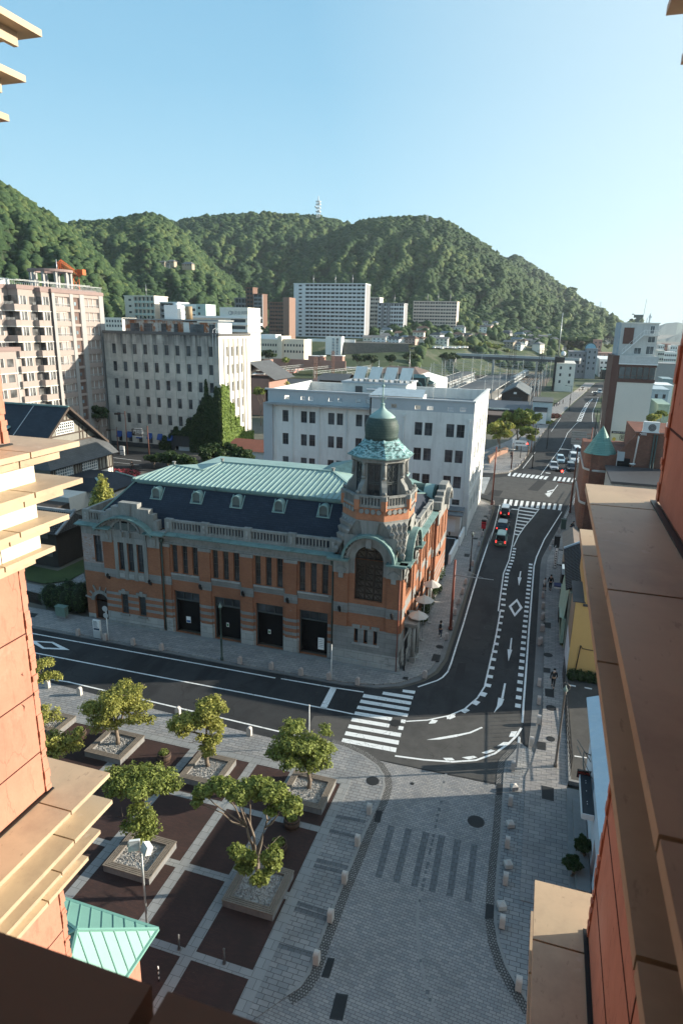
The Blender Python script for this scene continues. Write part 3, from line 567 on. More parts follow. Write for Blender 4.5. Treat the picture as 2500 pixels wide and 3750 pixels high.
# pavilion
LW = [(-36.43,-35.7,1.23,3.27),(-34.53,-33.78,1.23,3.27)]; TW = [(-36.37,-35.72,5.64,8.38),(-35.38,-34.69,5.64,8.38),(-34.36,-33.67,5.64,8.38)]
wall(wb, -38.05, -31.95, 0, 9.45, LW+TW, STR+[(8.45,9.45,STONEP)], BRICK, y=48.2, depth=.28)
wb.use(STONEP); 
for a, b, c, d in ((-36.75,-36.37,4.75,8.5),(-33.67,-33.27,4.75,8.5),(-35.72,-35.38,4.75,8.5),(-34.69,-34.36,4.75,8.5)): wb.box(a,b,48.12,48.197,c,d)
wb.box(-36.75,-33.27,48.13,48.19,8.38,8.95); wb.box(-36.37,-33.67,48.14,48.195,4.8,5.55)
for x in (-36.05,-35.03,-34.02): wb.use(STONEL).box(x-.28,x+.28,48.11,48.139,4.95,5.35)
wb.use(STONEP)
for a, b, c, d in LW: wb.box(a-.18,b+.18,48.1,48.197,d,d+.28).box((a+b)/2-.17,(a+b)/2+.17,48.06,48.099,d-.02,d+.5).box(a-.12,b+.12,48.05,48.197,c-.2,c)
for a, b in ((-38.05,-36.95),(-33.1,-31.95)): wb.box(a-.05,b+.05,48.04,48.198,8.3,9.45).box(a+.25,b-.25,47.96,48.039,8.55,9.15)
wb.box(-38.12,-31.88,48.04,48.195,.0,.32)
wb.use(BRICK).poly([(-38.05,48.2,0),(-38.05,48.2,9.45),(-38.05,48.5,9.45),(-38.05,48.5,0)][::-1]).poly([(-31.95,48.2,0),(-31.95,48.55,0),(-31.95,48.55,9.45),(-31.95,48.2,9.45)][::-1])
# middle range: four bays
bays = [-30.9,-26.82,-22.71,-18.58]; MW = []; MD = []
for bx in bays:
    MW += [(bx,bx+.56,6.0,8.68),(bx+1.03,bx+1.59,6.0,8.68),(bx+2.06,bx+2.62,6.0,8.68)]; MD.append((bx+.02,bx+2.62,0.06,4.25))
wall(wb, -31.95, -15.35, 0, 9.45, MW+MD, [(0,1.5,STONEL),(1.72,2.0,STONE),(2.36,2.64,STONE),(3.0,3.28,STONE),(5.3,5.98,STONE),(8.68,9.45,STONEP)], BRICK, y=48.5, depth=.35)
for k, bx in enumerate(bays):
    x0 = bx-1.35 if k else -31.9; x1 = bx-.12
    wb.use(STONE).box(x0, x1, 48.36, 48.498, 4.78, 5.6); wb.use(BRICK).box(x0+.08,x1-.08,48.38,48.498,5.6,8.45); wb.use(STONEP).box(x0,x1,48.34,48.498,8.45,8.75)
    wb.use(BRICK).box(x0+.08,x1-.08,48.38,48.498,3.28,4.78); wb.use(STONEL).box(x0,x1,48.3,48.498,0,1.45)
    for za, zb in ((1.72,2.0),(2.36,2.64),(3.0,3.28)): wb.use(STONE).box(x0+.05,x1-.05,48.36,48.498,za,zb)
    for za, zb in ((1.45,1.72),(2.0,2.36),(2.64,3.0)): wb.use(BRICK).box(x0+.08,x1-.08,48.38,48.498,za,zb)
    wb.use(STONEL).box(bx-.1,bx+2.72,48.32,48.498,5.86,5.98)
wb.use(STONEP).box(-31.95,-15.35,48.4,48.498,8.78,8.9).box(-31.95,-15.35,48.3,48.42,9.25,9.45)
# tower block front + side
def tower_face(wb, M):
    w0 = MB(M); W = 5.75
    wall(w0, 0, W, 0, 9.7, [(1.78,4.18,6.1,9.7),(1.88,2.2,2.2,3.5),(2.72,3.04,2.2,3.5),(3.56,3.88,2.2,3.5)], [(0,1.4,STONEL),(1.4,3.58,STONE),(4.85,5.72,STONE),(8.4,9.7,STONEP)], BRICK, y=0, depth=.4)
    w0.use(STONEP)
    for a, b in ((1.7,2.38),(2.54,3.22),(3.38,4.06)): w0.box(a,b,-.06,-.002,3.5,3.85)
    w0.use(STONEL).box(1.7,4.1,-.09,-.002,2.02,2.2).box(-.06,W+.06,-.1,-.003,0,.55)
    w0.use(BRICK).box(.05,1.25,-.12,-.002,3.6,8.38).box(4.6,W-.05,-.12,-.002,3.6,8.38)
    w0.use(STONE).box(.02,1.28,-.15,-.121,4.85,5.72).box(4.57,W-.02,-.15,-.121,4.85,5.72)
    w0.use(STONEP)
    for a, b in ((-.02,1.35),(4.45,W+.02)):
        w0.box(a,b,-.2,-.121,8.4,9.5); c = (a+b)/2
        w0.poly([(c-.42,-.32,8.75),(c+.42,-.32,8.75),(c,-.32,9.05)]); w0.box(c-.45,c+.45,-.33,-.2,8.66,8.75).box(c-.2,c+.2,-.3,-.2,8.0,8.4).box(c-.33,c+.33,-.26,-.2,8.4,8.66)
        w0.bar((c-.46,-.26,8.76),(c,-.26,9.07),.12,.07).bar((c+.46,-.26,8.76),(c,-.26,9.07),.12,.07)
    # arched gable wall with the head of the window
    w0.use(STONEP); spandrel(w0, 2.98, 9.7, 1.2, .8, 5.16, 11.75, -.02, 16)
    arcband(w0, 2.98, 9.7, 1.2, 1.95, -.1, .5, n=24); arcband(w0, 2.98, 9.7, 1.7, 2.05, -.3, -.101, n=24); arcband(w0, 2.98, 9.7, 1.95, 2.12, -.3, 2.6, n=24)
    w0.box(2.76,3.2,-.42,-.101,10.85,11.72)
    for k in range(15):
        a = R(6+12*k); w0.bar((2.98+1.9*math.cos(a),-.36,9.7+1.9*math.sin(a)),(2.98+2.05*math.cos(a),-.36,9.7+2.05*math.sin(a)),.12,.11)
    w0.use(COPPER); arcband(w0, 2.98, 9.72, 2.13, 2.24, -.62, 2.6, n=28); arcband(w0, 2.98, 9.72, 2.03, 2.129, -.62, -.5, n=28)
    w0.use(STONEP)
    for a, b in ((-.2,1.3),(4.6,W+.2)): w0.box(a,b,-.42,-.202,9.42,9.6)
    w0.use(COPPER)
    for a, b in ((-.42,1.35),(4.55,W+.42)): w0.box(a,b,-.72,.5,9.6,9.7).box(a-.03,b+.03,-.75,.2,9.703,9.78)
    return w0
t1 = tower_face(wb, fm(-15.35, 48.15, 0)); t2 = tower_face(wb, fm(-9.6, 48.15, math.pi/2))
for o_ in (t1, t2):
    base = len(wb.v); wb.v += o_.v
    for f_, mi_ in zip(o_.f, o_.mi): wb.use(o_.mats[mi_]); wb.addf([i+base for i in f_])
# side range and far pavilion (x = -9.9 / -9.45), seen obliquely
FS = fm(-9.85, 54, math.pi/2); ws = MB(FS); SW = []
for k in range(3):
    for q in range(3): SW.append((.75+3.45*k+.9*q, 1.3+3.45*k+.9*q, 6.0, 8.68))
SD = [(.8+3.45*k, 3.0+3.45*k, .6, 4.1) for k in range(3)]
wall(ws, 0, 10.6, 0, 9.45, SW+SD, [(0,1.25,STONEL),(1.72,2.0,STONE),(2.36,2.64,STONE),(3.0,3.28,STONE),(5.3,5.98,STONE),(8.7,9.45,STONEP)], BRICK, depth=.3)
for k in range(4): 
    x = -.05+3.42*k; ws.use(BRICK).box(x,x+.6,-.12,-.002,3.3,8.45); ws.use(STONEP).box(x-.04,x+.64,-.16,-.002,8.45,8.8).box(x-.04,x+.64,-.16,-.002,4.78,5.6); ws.use(STONEL).box(x-.04,x+.64,-.2,-.002,0,1.45)
FP = fm(-9.45, 64.6, math.pi/2); wp = MB(FP)
PW = [(1.2,1.8,5.7,8.35),(2.9,3.4,5.7,8.35),(3.75,4.25,5.7,8.35),(5.6,6.2,5.7,8.35)]
wall(wp, 0, 7.4, 0, 9.6, PW, STR+[(8.45,9.6,STONEP)], BRICK, depth=.28); wp.use(STONEP).box(-.05,.9,-.12,-.002,8.2,9.5).box(6.5,7.45,-.12,-.002,8.2,9.5).box(2.7,4.45,-.08,-.002,4.8,5.6)
wp.use(BRICK).poly([(0,0,0),(0,0,9.6),(0,.4,9.6),(0,.4,0)])
wp.use(STONEP).box(-.1,7.5,-.3,.6,9.9,10.7).box(.6,6.8,-.28,.55,10.7,11.1).box(1.5,5.9,-.27,.5,11.1,11.5).box(2.6,4.8,-.3,.5,11.5,12.0); arcband(wp, 3.7, 10.0, 1.2, 1.5, -.75, -.2, n=16)
for o_ in (ws, wp):
    base = len(wb.v); wb.v += o_.v
    for f_, mi_ in zip(o_.f, o_.mi): wb.use(o_.mats[mi_]); wb.addf([i+base for i in f_])
wb.use(BRICK).poly([(-40.55,48.5,0),(-40.55,72,0),(-40.55,72,9.45),(-40.55,48.5,9.45)]).poly([(-40.55,72,0),(-9.5,72,0),(-9.5,72,9.45),(-40.55,72,9.45)])
wb.build('wall', hall)
# ---- windows, doors
for a, b, c, d in TW: win(hall, fm(0,48.2,0), a, c, b-a, d-c, FRAMEG, GLASS, 2, 3)
for a, b, c, d in LW: win(hall, fm(0,48.2,0), a, c, b-a, d-c, FRAMEG, GLASS, 4, 3)
win(hall, fm(0,48.5,0), -39.22, 5.95, .8, 2.67, FRAMEG, GLASS, 2, 3)
for a, b, c, d in MW: win(hall, fm(0,48.5,0), a, c, b-a, d-c, FRAMEG, GLASS, 2, 4, y=.2)
for a, b, c, d in SW: win(hall, FS, a, c, b-a, d-c, FRAMEG, GLASS, 2, 4, y=.2)
for a, b, c, d in PW: win(hall, FP, a, c, b-a, d-c, FRAMEG, GLASS, 2, 3)
for M in (fm(-15.35,48.15,0), fm(-9.6,48.15,math.pi/2)):
    for x in (1.88,2.72,3.56): win(hall, M, x, 2.2, .32, 1.3, BLACK, GLASS, 1, 1, y=.3)
    b = MB(M).use(mat('brown_black_iron', (.035,.025,.02), .5, .2, 3)); y = .22
    for x in (1.78,2.52,3.28,4.03): b.box(x, x+.15, y, y+.12, 6.1, 9.7)
    for x in (2.52,3.28): b.box(x, x+.15, y, y+.12, 9.7, 10.8)
    arcband(b, 2.98, 9.7, 1.06, 1.2, y, y+.12)
    for k in range(6):
        z = 6.1+.56*k; b.box(1.93,4.03,y+.01,y+.1,z-.05,z+.05)
        for x in (1.93,2.67,3.43): b.bar((x,y+.05,z),(x+.6,y+.05,z+.56),.05,.04).bar((x+.6,y+.05,z),(x,y+.05,z+.56),.05,.04)
    b.box(1.93,4.03,y-.02,y+.13,9.25,9.75)
    for x in (1.93,2.67,3.43): b.bar((x,y+.05,9.75),(x+.6,y+.05,10.35),.05,.04).bar((x+.6,y+.05,9.75),(x,y+.05,10.35),.05,.04)
    b.box(1.93,4.03,y+.01,y+.1,10.33,10.42)
    o = b.build('arched_window', hall); g_ = MB(M).use(glass('arch_glass', (.05,.045,.04), .15)); g_.box(1.8,4.16,.36,.38,6.1,9.7); arcband(g_, 2.98, 9.7, 0.0, 1.18, .36, .38); g_.build('pane', o)
for k, (a, b_, c, d) in enumerate(MD):
    b = MB().use(FRAMEG).box(a,b_,48.72,48.8,3.28,3.42).box(a,b_,48.72,48.8,4.1,4.25).box(a,a+.08,48.72,48.8,0,4.2).box(b_-.08,b_,48.72,48.8,0,4.2).box(a+.85,a+.9,48.72,48.8,3.4,4.1).box(a+1.7,a+1.75,48.72,48.8,3.4,4.1)
    o = b.build('doorway', hall); MB().use(glass('transom_glass', (.03,.035,.04), .2)).box(a+.05,b_-.05,48.83,48.85,3.4,4.12).build('transom', o)
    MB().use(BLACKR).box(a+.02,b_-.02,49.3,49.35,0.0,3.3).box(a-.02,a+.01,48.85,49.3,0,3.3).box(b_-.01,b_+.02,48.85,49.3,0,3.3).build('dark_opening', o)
    if k == 0:
        MB().use(WHT).box(a+1.05,a+1.5,48.66,48.69,1.1,1.72).use(mat('blue_print',(.03,.12,.3),.5)).box(a+1.08,a+1.47,48.655,48.659,1.15,1.36).build('notice', hall)
    elif k == 3:
        b2 = MB().use(WHT).box(a+1.75,a+2.3,48.5,48.55,.75,1.85).use(mat('grey_print',(.3,.3,.3),.6)); [b2.box(a+1.82,a+2.22,48.494,48.499,1.65-.17*i,1.7-.17*i) for i in range(5)]; b2.build('notice', hall)
    else: MB().use(WHT).box(a+1.1,a+1.35,48.66,48.69,1.35,1.75).use(mat('green_print',(.04,.2,.07),.5)).box(a+1.14,a+1.31,48.655,48.659,1.42,1.66).build('notice', hall)
b = MB().use(mat('dark_brown_door', (.03,.018,.014), .6)).box(-39.72,-38.13,48.78,48.84,0,1.95); arcband(b, -38.925, 1.95, 0, .775, 48.78, 48.84); b.build('arched_door', hall)
for k, (a, b_, c, d) in enumerate(SD): MB(FS).use(FRAMEG).box(a,b_,.28,.34,c,d).use(GLASS).box(a+.1,b_-.1,.262,.279,c+.1,d-.6).build('side_door', hall)
# ---- cornice, balustrade
cn = MB()
def cornice(M, a, b, y=0, t=.5):
    c = MB(M).use(STONEP).box(a, b, y-.2, y+.3, 9.45, 9.6); n_ = int((b-a)/.32)
    for i in range(n_): x = a+.1+.32*i; c.box(x, x+.14, y-.34, y-.201, 9.47, 9.6)
    c.use(COPPER).box(a-.02, b+.02, y-t, y+.35, 9.603, 9.7); c.poly([(a-.02,y-t,9.701),(b+.02,y-t,9.701),(b+.02,y+.3,9.86),(a-.02,y+.3,9.86)]); c.use(STONEP).box(a, b, y+.1, y+.36, 9.7, 9.9)
    base = len(cn.v); cn.v += c.v
    for f_, mi_ in zip(c.f, c.mi): cn.use(c.mats[mi_]); cn.addf([i+base for i in f_])
cornice(fm(0,48.5,0), -40.9, -38.6); cornice(fm(0,48.5,0), -31.9, -15.5); cornice(FS, .1, 10.5); cornice(fm(0,48.2,0), -38.6, -36.9, 0, .6); cornice(fm(0,48.2,0), -33.3, -31.3, 0, .6)
cn.build('cornice', hall)
def balustrade(M, a, b, posts, y=.18, stepb=.3):
    c = MB(M).use(STONEP).box(a, b, y, y+.3, 9.88, 10.08).box(a, b, y-.02, y+.32, 10.76, 10.95)
    x = a+.2
    while x < b-.15:
        if not any(p-.42 < x < p+.42 for p in posts): c.box(x-.065, x+.065, y+.07, y+.23, 10.08, 10.76)
        x += stepb
    for p in posts: c.box(p-.36, p+.36, y-.06, y+.36, 9.87, 11.02).use(STONEL).box(p-.1,p+.1,y-.12,y-.061,10.1,10.75).use(STONEP)
    return c.build('balustrade', hall)
balustrade(fm(0,48.5,0), -31.5, -15.4, [-31.2,-27.6,-23.45,-19.35,-15.6]); balustrade(fm(0,48.5,0), -40.35, -37.4, [-40.0]); balustrade(FS, .2, 10.4, [.5,3.7,7.1,10.1])
b = MB().use(STONEP).box(-40.4,-40.1,48.7,60,9.88,10.95); b.build('parapet', hall)
# pavilion segmental gable with stepped top
b = MB().use(STONEP); cx, cz, r = -35.45, 7.0, 3.95
def seg(mb, r0, r1, y0, y1, a0=38.5, a1=141.5): arcband(mb, cx, cz, r0, r1, y0, y1, a0, a1, 22)
seg(b, r-.35, r-.1, 47.95, 48.25)
for k in range(19): a = R(43+5.2*k); b.bar((cx+(r-.3)*math.cos(a),47.9,cz+(r-.3)*math.sin(a)),(cx+(r-.12)*math.cos(a),47.9,cz+(r-.12)*math.sin(a)),.13,.1)
pts = [(cx+(r-.3)*math.cos(R(a)), cz+(r-.3)*math.sin(R(a))) for a in range(42,139,6)]
b.poly([(-32.6,48.22,9.45)]+[(x,48.22,z) for x, z in pts]+[(-38.3,48.22,9.45)])
b.box(-37.0,-33.9,48.1,48.21,9.45,9.6)
for x0_, x1_, z_ in ((-38.25,-32.15,10.75),(-37.55,-32.55,11.3),(-36.95,-33.0,11.7),(-36.15,-34.15,12.15)): b.box(x0_, x1_, 48.35+.003*z_, 49.1-.003*z_, 9.88, z_)
b.poly([(-35.35,48.3,10.9),(-34.95,48.3,10.9),(-34.75,48.3,12.16),(-35.55,48.3,12.16)])
b.use(COPPER); seg(b, r-.1, r+.02, 47.62, 48.4); b.use(BLACKR); arcband(b, cx, 9.55, 0, 1.0, 48.17, 48.215, 12, 168, 14, 1.35)
b.use(STONEP).box(-35.95,-35.78,48.1,48.16,9.5,10.5).box(-35.1,-34.93,48.1,48.16,9.5,10.5); arcband(b, cx, 9.5, 1.0, 1.16, 48.1, 48.16, 10, 170, 14, 1.35)
for x in (-37.5,-35.8,-35.0,-33.3): b.box(x-.1,x+.1,47.95,48.19,8.95,9.45)
b.build('gable', hall)
b = MB().use(LOUV)
for x0_, x1_ in ((-36.6,-36.0),(-35.75,-35.12),(-34.9,-34.3)):
    for k in range(6): b.box(x0_, x1_, 48.12, 48.16, 9.65+.11*k, 9.71+.11*k)
b.build('louvre', hall)
# ---- roofs
E0 = (-39.6,-10.2,49.1,71.5); E1 = (-36.3,-13.5,51.8,55.6); z0, z1_ = 9.95, 13.55
b = MB().use(SLATE)
q0 = [(E0[0],E0[2],z0),(E0[1],E0[2],z0),(E0[1],E0[3],z0),(E0[0],E0[3],z0)]; q1 = [(E1[0],E1[2],z1_),(E1[1],E1[2],z1_),(E1[1],E1[3],z1_),(E1[0],E1[3],z1_)]
for k in range(4): b.poly([q0[k], q0[(k+1)%4], q1[(k+1)%4], q1[k]])
rf = b.build('slate_roof', hall)
b = MB().use(COPPER)
for k in range(4): b.bar(q0[k], q1[k], .22, .1)
for k in range(4): b.bar(q1[k], q1[(k+1)%4], .3, .16) if k != 2 else None
b.build('hip_flashing', rf)
for X_ in (-33.7,-29.5,-25.5,-21.4,-17.25):
    b = MB().use(COPPER_L); Yf = 50.75; cz_ = 12.75; arcband(b, X_, cz_, .36, .46, Yf, Yf+1.0, n=12); b.box(X_-.46,X_-.36,Yf,Yf+.9,12.15,cz_).box(X_+.36,X_+.46,Yf,Yf+.9,12.15,cz_).box(X_-.6,X_+.6,Yf-.12,Yf+.25,12.08,12.17)
    b.bar((X_-.56,Yf,12.2),(X_-.56,Yf+.95,13.35),.09,.05).bar((X_+.56,Yf,12.2),(X_+.56,Yf+.95,13.35),.09,.05)
    o = b.build('roof_vent', rf); b = MB().use(LOUV)
    b.box(X_-.36,X_+.36,Yf+.12,Yf+.16,12.15,cz_); arcband(b, X_, cz_, 0, .36, Yf+.12, Yf+.16, n=12)
    for k in range(8): b.box(X_-.33,X_+.33,Yf+.06,Yf+.119,12.22+.1*k,12.26+.1*k)
    b.build('louvre', o)
# low copper roof with standing seams
fA, fB, fC, fD = (-36.6,51.5,13.62), (-13.2,51.5,13.62), (-18.6,57.5,14.62), (-30.2,57.4,14.62); f1 = (-34.6,55.6,14.3); fPt = G(741,1722,14.2); rB = 62.5
b = MB().use(COPPER_L).poly([fA, fB, fC, fD, fPt, f1])
b.poly([fB, (-13.2,63.5,12.7), fC]); b.poly([fC, (-13.2,63.5,12.7), (-36.6,63.5,12.7), fD]); b.poly([fD, (-36.6,63.5,12.7), fPt]); b.poly([fPt, (-36.6,63.5,12.7), f1]); b.poly([f1, (-36.6,63.5,12.7), fA])
def zf(x, y): return 13.62+(y-51.5)*(1.0/6.0)*.999
x = -36.3
while x < -13.4:
    yt = 57.4
    if x < -34.6: yt = 51.5+(x+36.6)/2.0*4.1
    elif x < fPt[0]: yt = 55.6+(x+34.6)/(fPt[0]+34.6)*(fPt[1]-55.6)
    elif x < -30.2: yt = fPt[1]+(x-fPt[0])/(-30.2-fPt[0])*(57.4-fPt[1])
    elif x > -18.6: yt = 57.5-(x+18.6)/5.4*6
    if yt > 51.8: b.bar((x,51.45,zf(x,51.45)+.03),(x,yt,zf(x,yt)+.03),.05,.06)
    x += .5
b.bar(fA, f1, .2, .16).bar(f1, fPt, .2, .16).bar(fPt, fD, .2, .16).bar(fD, fC, .24, .2).bar(fC, fB, .22, .16).bar(fC, (-13.2,63.5,12.75), .2, .16)
b.use(COPPER).box(-36.7,-13.1,51.4,51.55,13.38,13.6).box(-36.2,-13.6,51.56,51.9,13.2,13.5)
b.use(STONEP)
for p in (f1, fD, fC): b.cyl((p[0],p[1]),.13,.13,p[2],p[2]+.3,8).cyl((p[0],p[1]),.2,.2,p[2]+.3,p[2]+.38,8)
b.use(COPPER_L).prism([(-36.6,63.5),(-13.2,63.5),(-13.4,68.7),(-36.4,68.7)], 12.5, 12.7)
b.use(COPPER)
b.poly([(-21,59.5,13.9),(-14.2,59.5,13.9),(-17.5,62.2,15.1)]).poly([(-14.2,59.5,13.9),(-14.2,65,13.9),(-17.5,62.2,15.1)]).poly([(-21,65,13.9),(-21,59.5,13.9),(-17.5,62.2,15.1)])
b.build('copper_roof', hall)
b = MB().use(COPPER); b.poly([(-9.9,66,10.4),(-9.9,70.6,10.4),(-13.5,69.5,11.9),(-13.5,67,11.9)]); b.build('side_gable_roof', hall)
b = MB(fm(-9.9, 68.3, math.pi/2)).use(mat('dark_patina', (.03,.06,.05), .6)); arcband(b, 0, 9.9, 0, 1.75, .3, 3.4, n=14); b.use(COPPER_L); arcband(b, 0, 9.9, 1.75, 1.8, .6, 1.6, n=14); b.build('barrel_roof', hall)
# ---- octagonal tower
cx, cy = -12.45, 51.05; tw = MB(); ph = R(22.5); RO = 3.02
oct_ = lambda r: [(cx+r*math.cos(ph+math.pi/4*k), cy+r*math.sin(ph+math.pi/4*k)) for k in range(8)]
tw.use(STONEP); sq = [(cx+2.9*a, cy+2.9*b_) for a, b_ in ((1,.1),(1,1),(.1,1),(-.1,1),(-1,1),(-1,.1),(-1,-.1),(-1,-1),(-.1,-1),(.1,-1),(1,-1),(1,-.1))]
O = oct_(RO); Cn = {(1,1):(0,1), (-1,1):(2,3), (-1,-1):(4,5), (1,-1):(6,7)}
tw.prism([(cx-2.8,cy-2.2),(cx+2.2,cy-2.2),(cx+2.2,cy+2.8),(cx-2.8,cy+2.8)], 9.6, 9.98)
for (sx, sy), (k0, k1) in Cn.items():
    c = (cx+2.88*sx, cy+2.88*sy, 9.98); A = (*O[k0], 12.95); B = (*O[k1], 12.95); tw.poly([c, A, B] if True else [])
    # diamond studs on the splayed corner
    C_, A_, B_ = Vector(c), Vector(A), Vector(B); nrm = (A_-C_).cross(B_-C_).normalized(); 
    if nrm.dot(Vector((sx, sy, .3))) < 0: nrm = -nrm
    for j in range(5):
        nj = j+1 if j < 4 else 4
        for i in range(nj):
            t = (j+.75)/5.6; L = C_.lerp(A_, t); Rr = C_.lerp(B_, t); p = L.lerp(Rr, (i+.5)/nj); wdt = (A_-B_).length/4*.5; hh = .48
            up = ((A_+B_)/2-C_).normalized(); sd_ = (B_-A_).normalized(); tip = p+nrm*.36
            q = [p-up*hh, p+sd_*wdt, p+up*hh*.75, p-sd_*wdt]
            for a_ in range(4): tw.poly([q[a_], q[(a_+1)%4], tip])
for k in (7, 1, 3, 5):   # gable side walls up to the drum
    a, b_ = O[k], O[(k+1)%8]; n_ = ((a[0]+b_[0])/2-cx, (a[1]+b_[1])/2-cy); L_ = math.hypot(*n_); n_ = (n_[0]/L_, n_[1]/L_); t_ = (-n_[1], n_[0])
    P = lambda u, o, z: (cx+n_[0]*o+t_[0]*u, cy+n_[1]*o+t_[1]*u, z)
    tw.poly([P(-2.9,2.25,9.98), P(2.9,2.25,9.98), (*b_,12.95) if (P(1,0,0)[0]-cx)*(b_[0]-cx)+(P(1,0,0)[1]-cy)*(b_[1]-cy) > 0 else (*a,12.95), (*a,12.95) if (P(1,0,0)[0]-cx)*(b_[0]-cx)+(P(1,0,0)[1]-cy)*(b_[1]-cy) > 0 else (*b_,12.95)])
    tw.poly([P(-.55,2.95,11.7), P(.55,2.95,11.7), P(.8,2.95,13.05), P(-.8,2.95,13.05)])
tw.use(mat('tower_orange_brick', (.42,.18,.10), .85, .2, 2, bmp=.2)).lathe((cx,cy,0), [(RO,12.95),(RO,14.08)], 8, ph, sm=False)
tw.use(STONEP).lathe((cx,cy,0), [(RO+.06,14.08),(RO+.1,14.12),(RO+.1,14.32),(RO-.4,14.33)], 8, ph, sm=False)
tw.lathe((cx,cy,0), [(RO+.05,12.9),(RO+.05,13.02)], 8, ph, sm=False)
for k in range(8):
    a, b_ = O[k], O[(k+1)%8]; A_, B_ = Vector((*a,0)), Vector((*b_,0)); mid = (A_+B_)/2; n_ = (mid-Vector((cx,cy,0))).normalized(); d_ = (B_-A_).normalized()
    for i in range(4): p = A_.lerp(B_, (i+.9)/4.8)+n_*.05; tw.tube([p+Vector((0,0,13.78))-n_*.05, p+Vector((0,0,13.78))+n_*.07], .2, 12, sm=False)
    L_ = (B_-A_).length
    for i in range(7): p = A_.lerp(B_, (i+1.35)/8.7); tw.box(p.x-.06, p.x+.06, p.y-.06, p.y+.06, 14.32, 14.95)
    for zz, th in ((15.02,.16),): tw.bar(A_.lerp(B_,.12)+Vector((0,0,zz)), B_.lerp(A_,.12)+Vector((0,0,zz)), .26, th)
    # corner pier: brick foot, stone cap, scroll buttress up to the column
    c = Vector((*a,0)); cdir = (c-Vector((cx,cy,0))).normalized(); 
    tw.use(MATS['tower_orange_brick']).bar(c-cdir*.12+Vector((0,0,13.9)), c-cdir*.12+Vector((0,0,14.75)), .62, .42); tw.use(STONEP).bar(c-cdir*.12+Vector((0,0,14.75)), c-cdir*.12+Vector((0,0,15.12)), .66, .46)
    pr = [(0.35,15.1),(.95,15.1),(.98,15.35),(.8,15.75),(.55,16.0),(.35,16.4)]; w_ = .21; tv = Vector((-cdir.y, cdir.x, 0)); pc = c-cdir*1.05
    for s_ in (-1, 1): tw.poly([pc+cdir*(r_-.2)+tv*w_*s_+Vector((0,0,z_)) for r_, z_ in [(-.1,14.3),(.98,14.3)]+pr[1:]+[(-.1,16.4)]][::s_])
    for i in range(1, 5): (r0_, za), (r1_, zb_) = pr[i], pr[i+1]; tw.poly([pc+cdir*(r0_-.2)-tv*w_+Vector((0,0,za)), pc+cdir*(r0_-.2)+tv*w_+Vector((0,0,za)), pc+cdir*(r1_-.2)+tv*w_+Vector((0,0,zb_)), pc+cdir*(r1_-.2)-tv*w_+Vector((0,0,zb_))])
    pcol = Vector((cx,cy,0))+cdir*2.2; tw.cyl((pcol.x,pcol.y),.2,.2,16.3,16.5,10).cyl((pcol.x,pcol.y),.16,.14,16.5,17.5,10).cyl((pcol.x,pcol.y),.15,.25,17.45,17.62,10)
    sp = c-cdir*.1; tw.sphere((sp.x,sp.y,15.28),.15,8,6)
tw.lathe((cx,cy,0), [(2.05,14.3),(2.05,14.62)], 8, ph, sm=False); tw.lathe((cx,cy,0), [(2.1,17.5),(2.42,17.62),(2.42,17.95),(2.55,18.02)], 8, ph, sm=False)
Ol = oct_(2.02)
for k in range(8):
    a, b_ = Vector((*Ol[k],0)), Vector((*Ol[(k+1)%8],0)); 
    for p in (a, b_): d_ = (b_-a).normalized()*(.12 if p is a else -.12); tw.bar(p+d_+Vector((0,0,14.5)), p+d_+Vector((0,0,17.6)), .26, .2)
tower = tw.build('tower', hall)
for k in range(8):
    a, b_ = Vector((*Ol[k],0)), Vector((*Ol[(k+1)%8],0)); g_ = MB().use(GLASS); u = (b_-a).normalized(); A_ = a+u*.28; B_ = b_-u*.28; n_ = Vector((u.y,-u.x,0))
    g_.poly([A_+Vector((0,0,14.6)), B_+Vector((0,0,14.6)), B_+Vector((0,0,17.5)), A_+Vector((0,0,17.5))]); g_.use(FRAMEG)
    o_ = n_*.04
    for z_ in (14.65,15.85,16.0,17.45): g_.bar(A_+o_+Vector((0,0,z_)), B_+o_+Vector((0,0,z_)), .06, .08)
    for t in (0, .5, 1): p = A_.lerp(B_, t)+o_; g_.bar(p+Vector((0,0,14.6)), p+Vector((0,0,17.5)), .07, .06)
    for t0, t1_ in ((0,.5),(.5,1)):
        for za, zb_ in ((16.0,16.7),(16.7,17.4)):
            p, q = A_.lerp(B_, t0)+o_, A_.lerp(B_, t1_)+o_; g_.bar(p+Vector((0,0,za)), q+Vector((0,0,zb_)), .03, .03).bar(p+Vector((0,0,zb_)), q+Vector((0,0,za)), .03, .03)
    g_.build('lantern_window', tower)
SCALE = masonry('patchy_copper_shingle', (.17,.36,.36), (.05,.09,.09), (.035,.06,.06), .34, .17, .018, rough=.6, patch=(.30,.46,.46), plo=.5, phi=.54, pscale=3.0)
DOMEM = masonry('dark_green_dome_shingle', (.052,.085,.075), (.065,.10,.088), (.03,.05,.045), .3, .2, .01, rough=.6, var=.3)
b = MB().use(SCALE).lathe((cx,cy,0), [(2.72,18.02),(2.2,18.42),(1.72,18.85),(1.36,19.3)], 8, ph, sm=False); b.use(COPPER).lathe((cx,cy,0), [(2.74,17.94),(2.76,18.03),(2.7,18.05)], 8, ph, sm=False)
b.use(DOMEM).lathe((cx,cy,0), [(1.36,19.25),(1.33,19.5),(1.38,19.9),(1.37,20.3),(1.24,20.7),(1.02,21.0)], 24)
b.use(COPPER_L).lathe((cx,cy,0), [(1.06,20.95),(1.04,21.03),(.8,21.25),(.45,21.48),(.2,21.7),(.13,21.95),(.2,22.02),(.1,22.1)], 24)
o = b.build('dome', hall); b = MB().use(COPPER_L).cyl((cx,cy),.07,.05,22.0,23.4,8).sphere((cx,cy,23.45),.13,8,6).cyl((cx,cy),.03,.01,23.5,24.4,6)
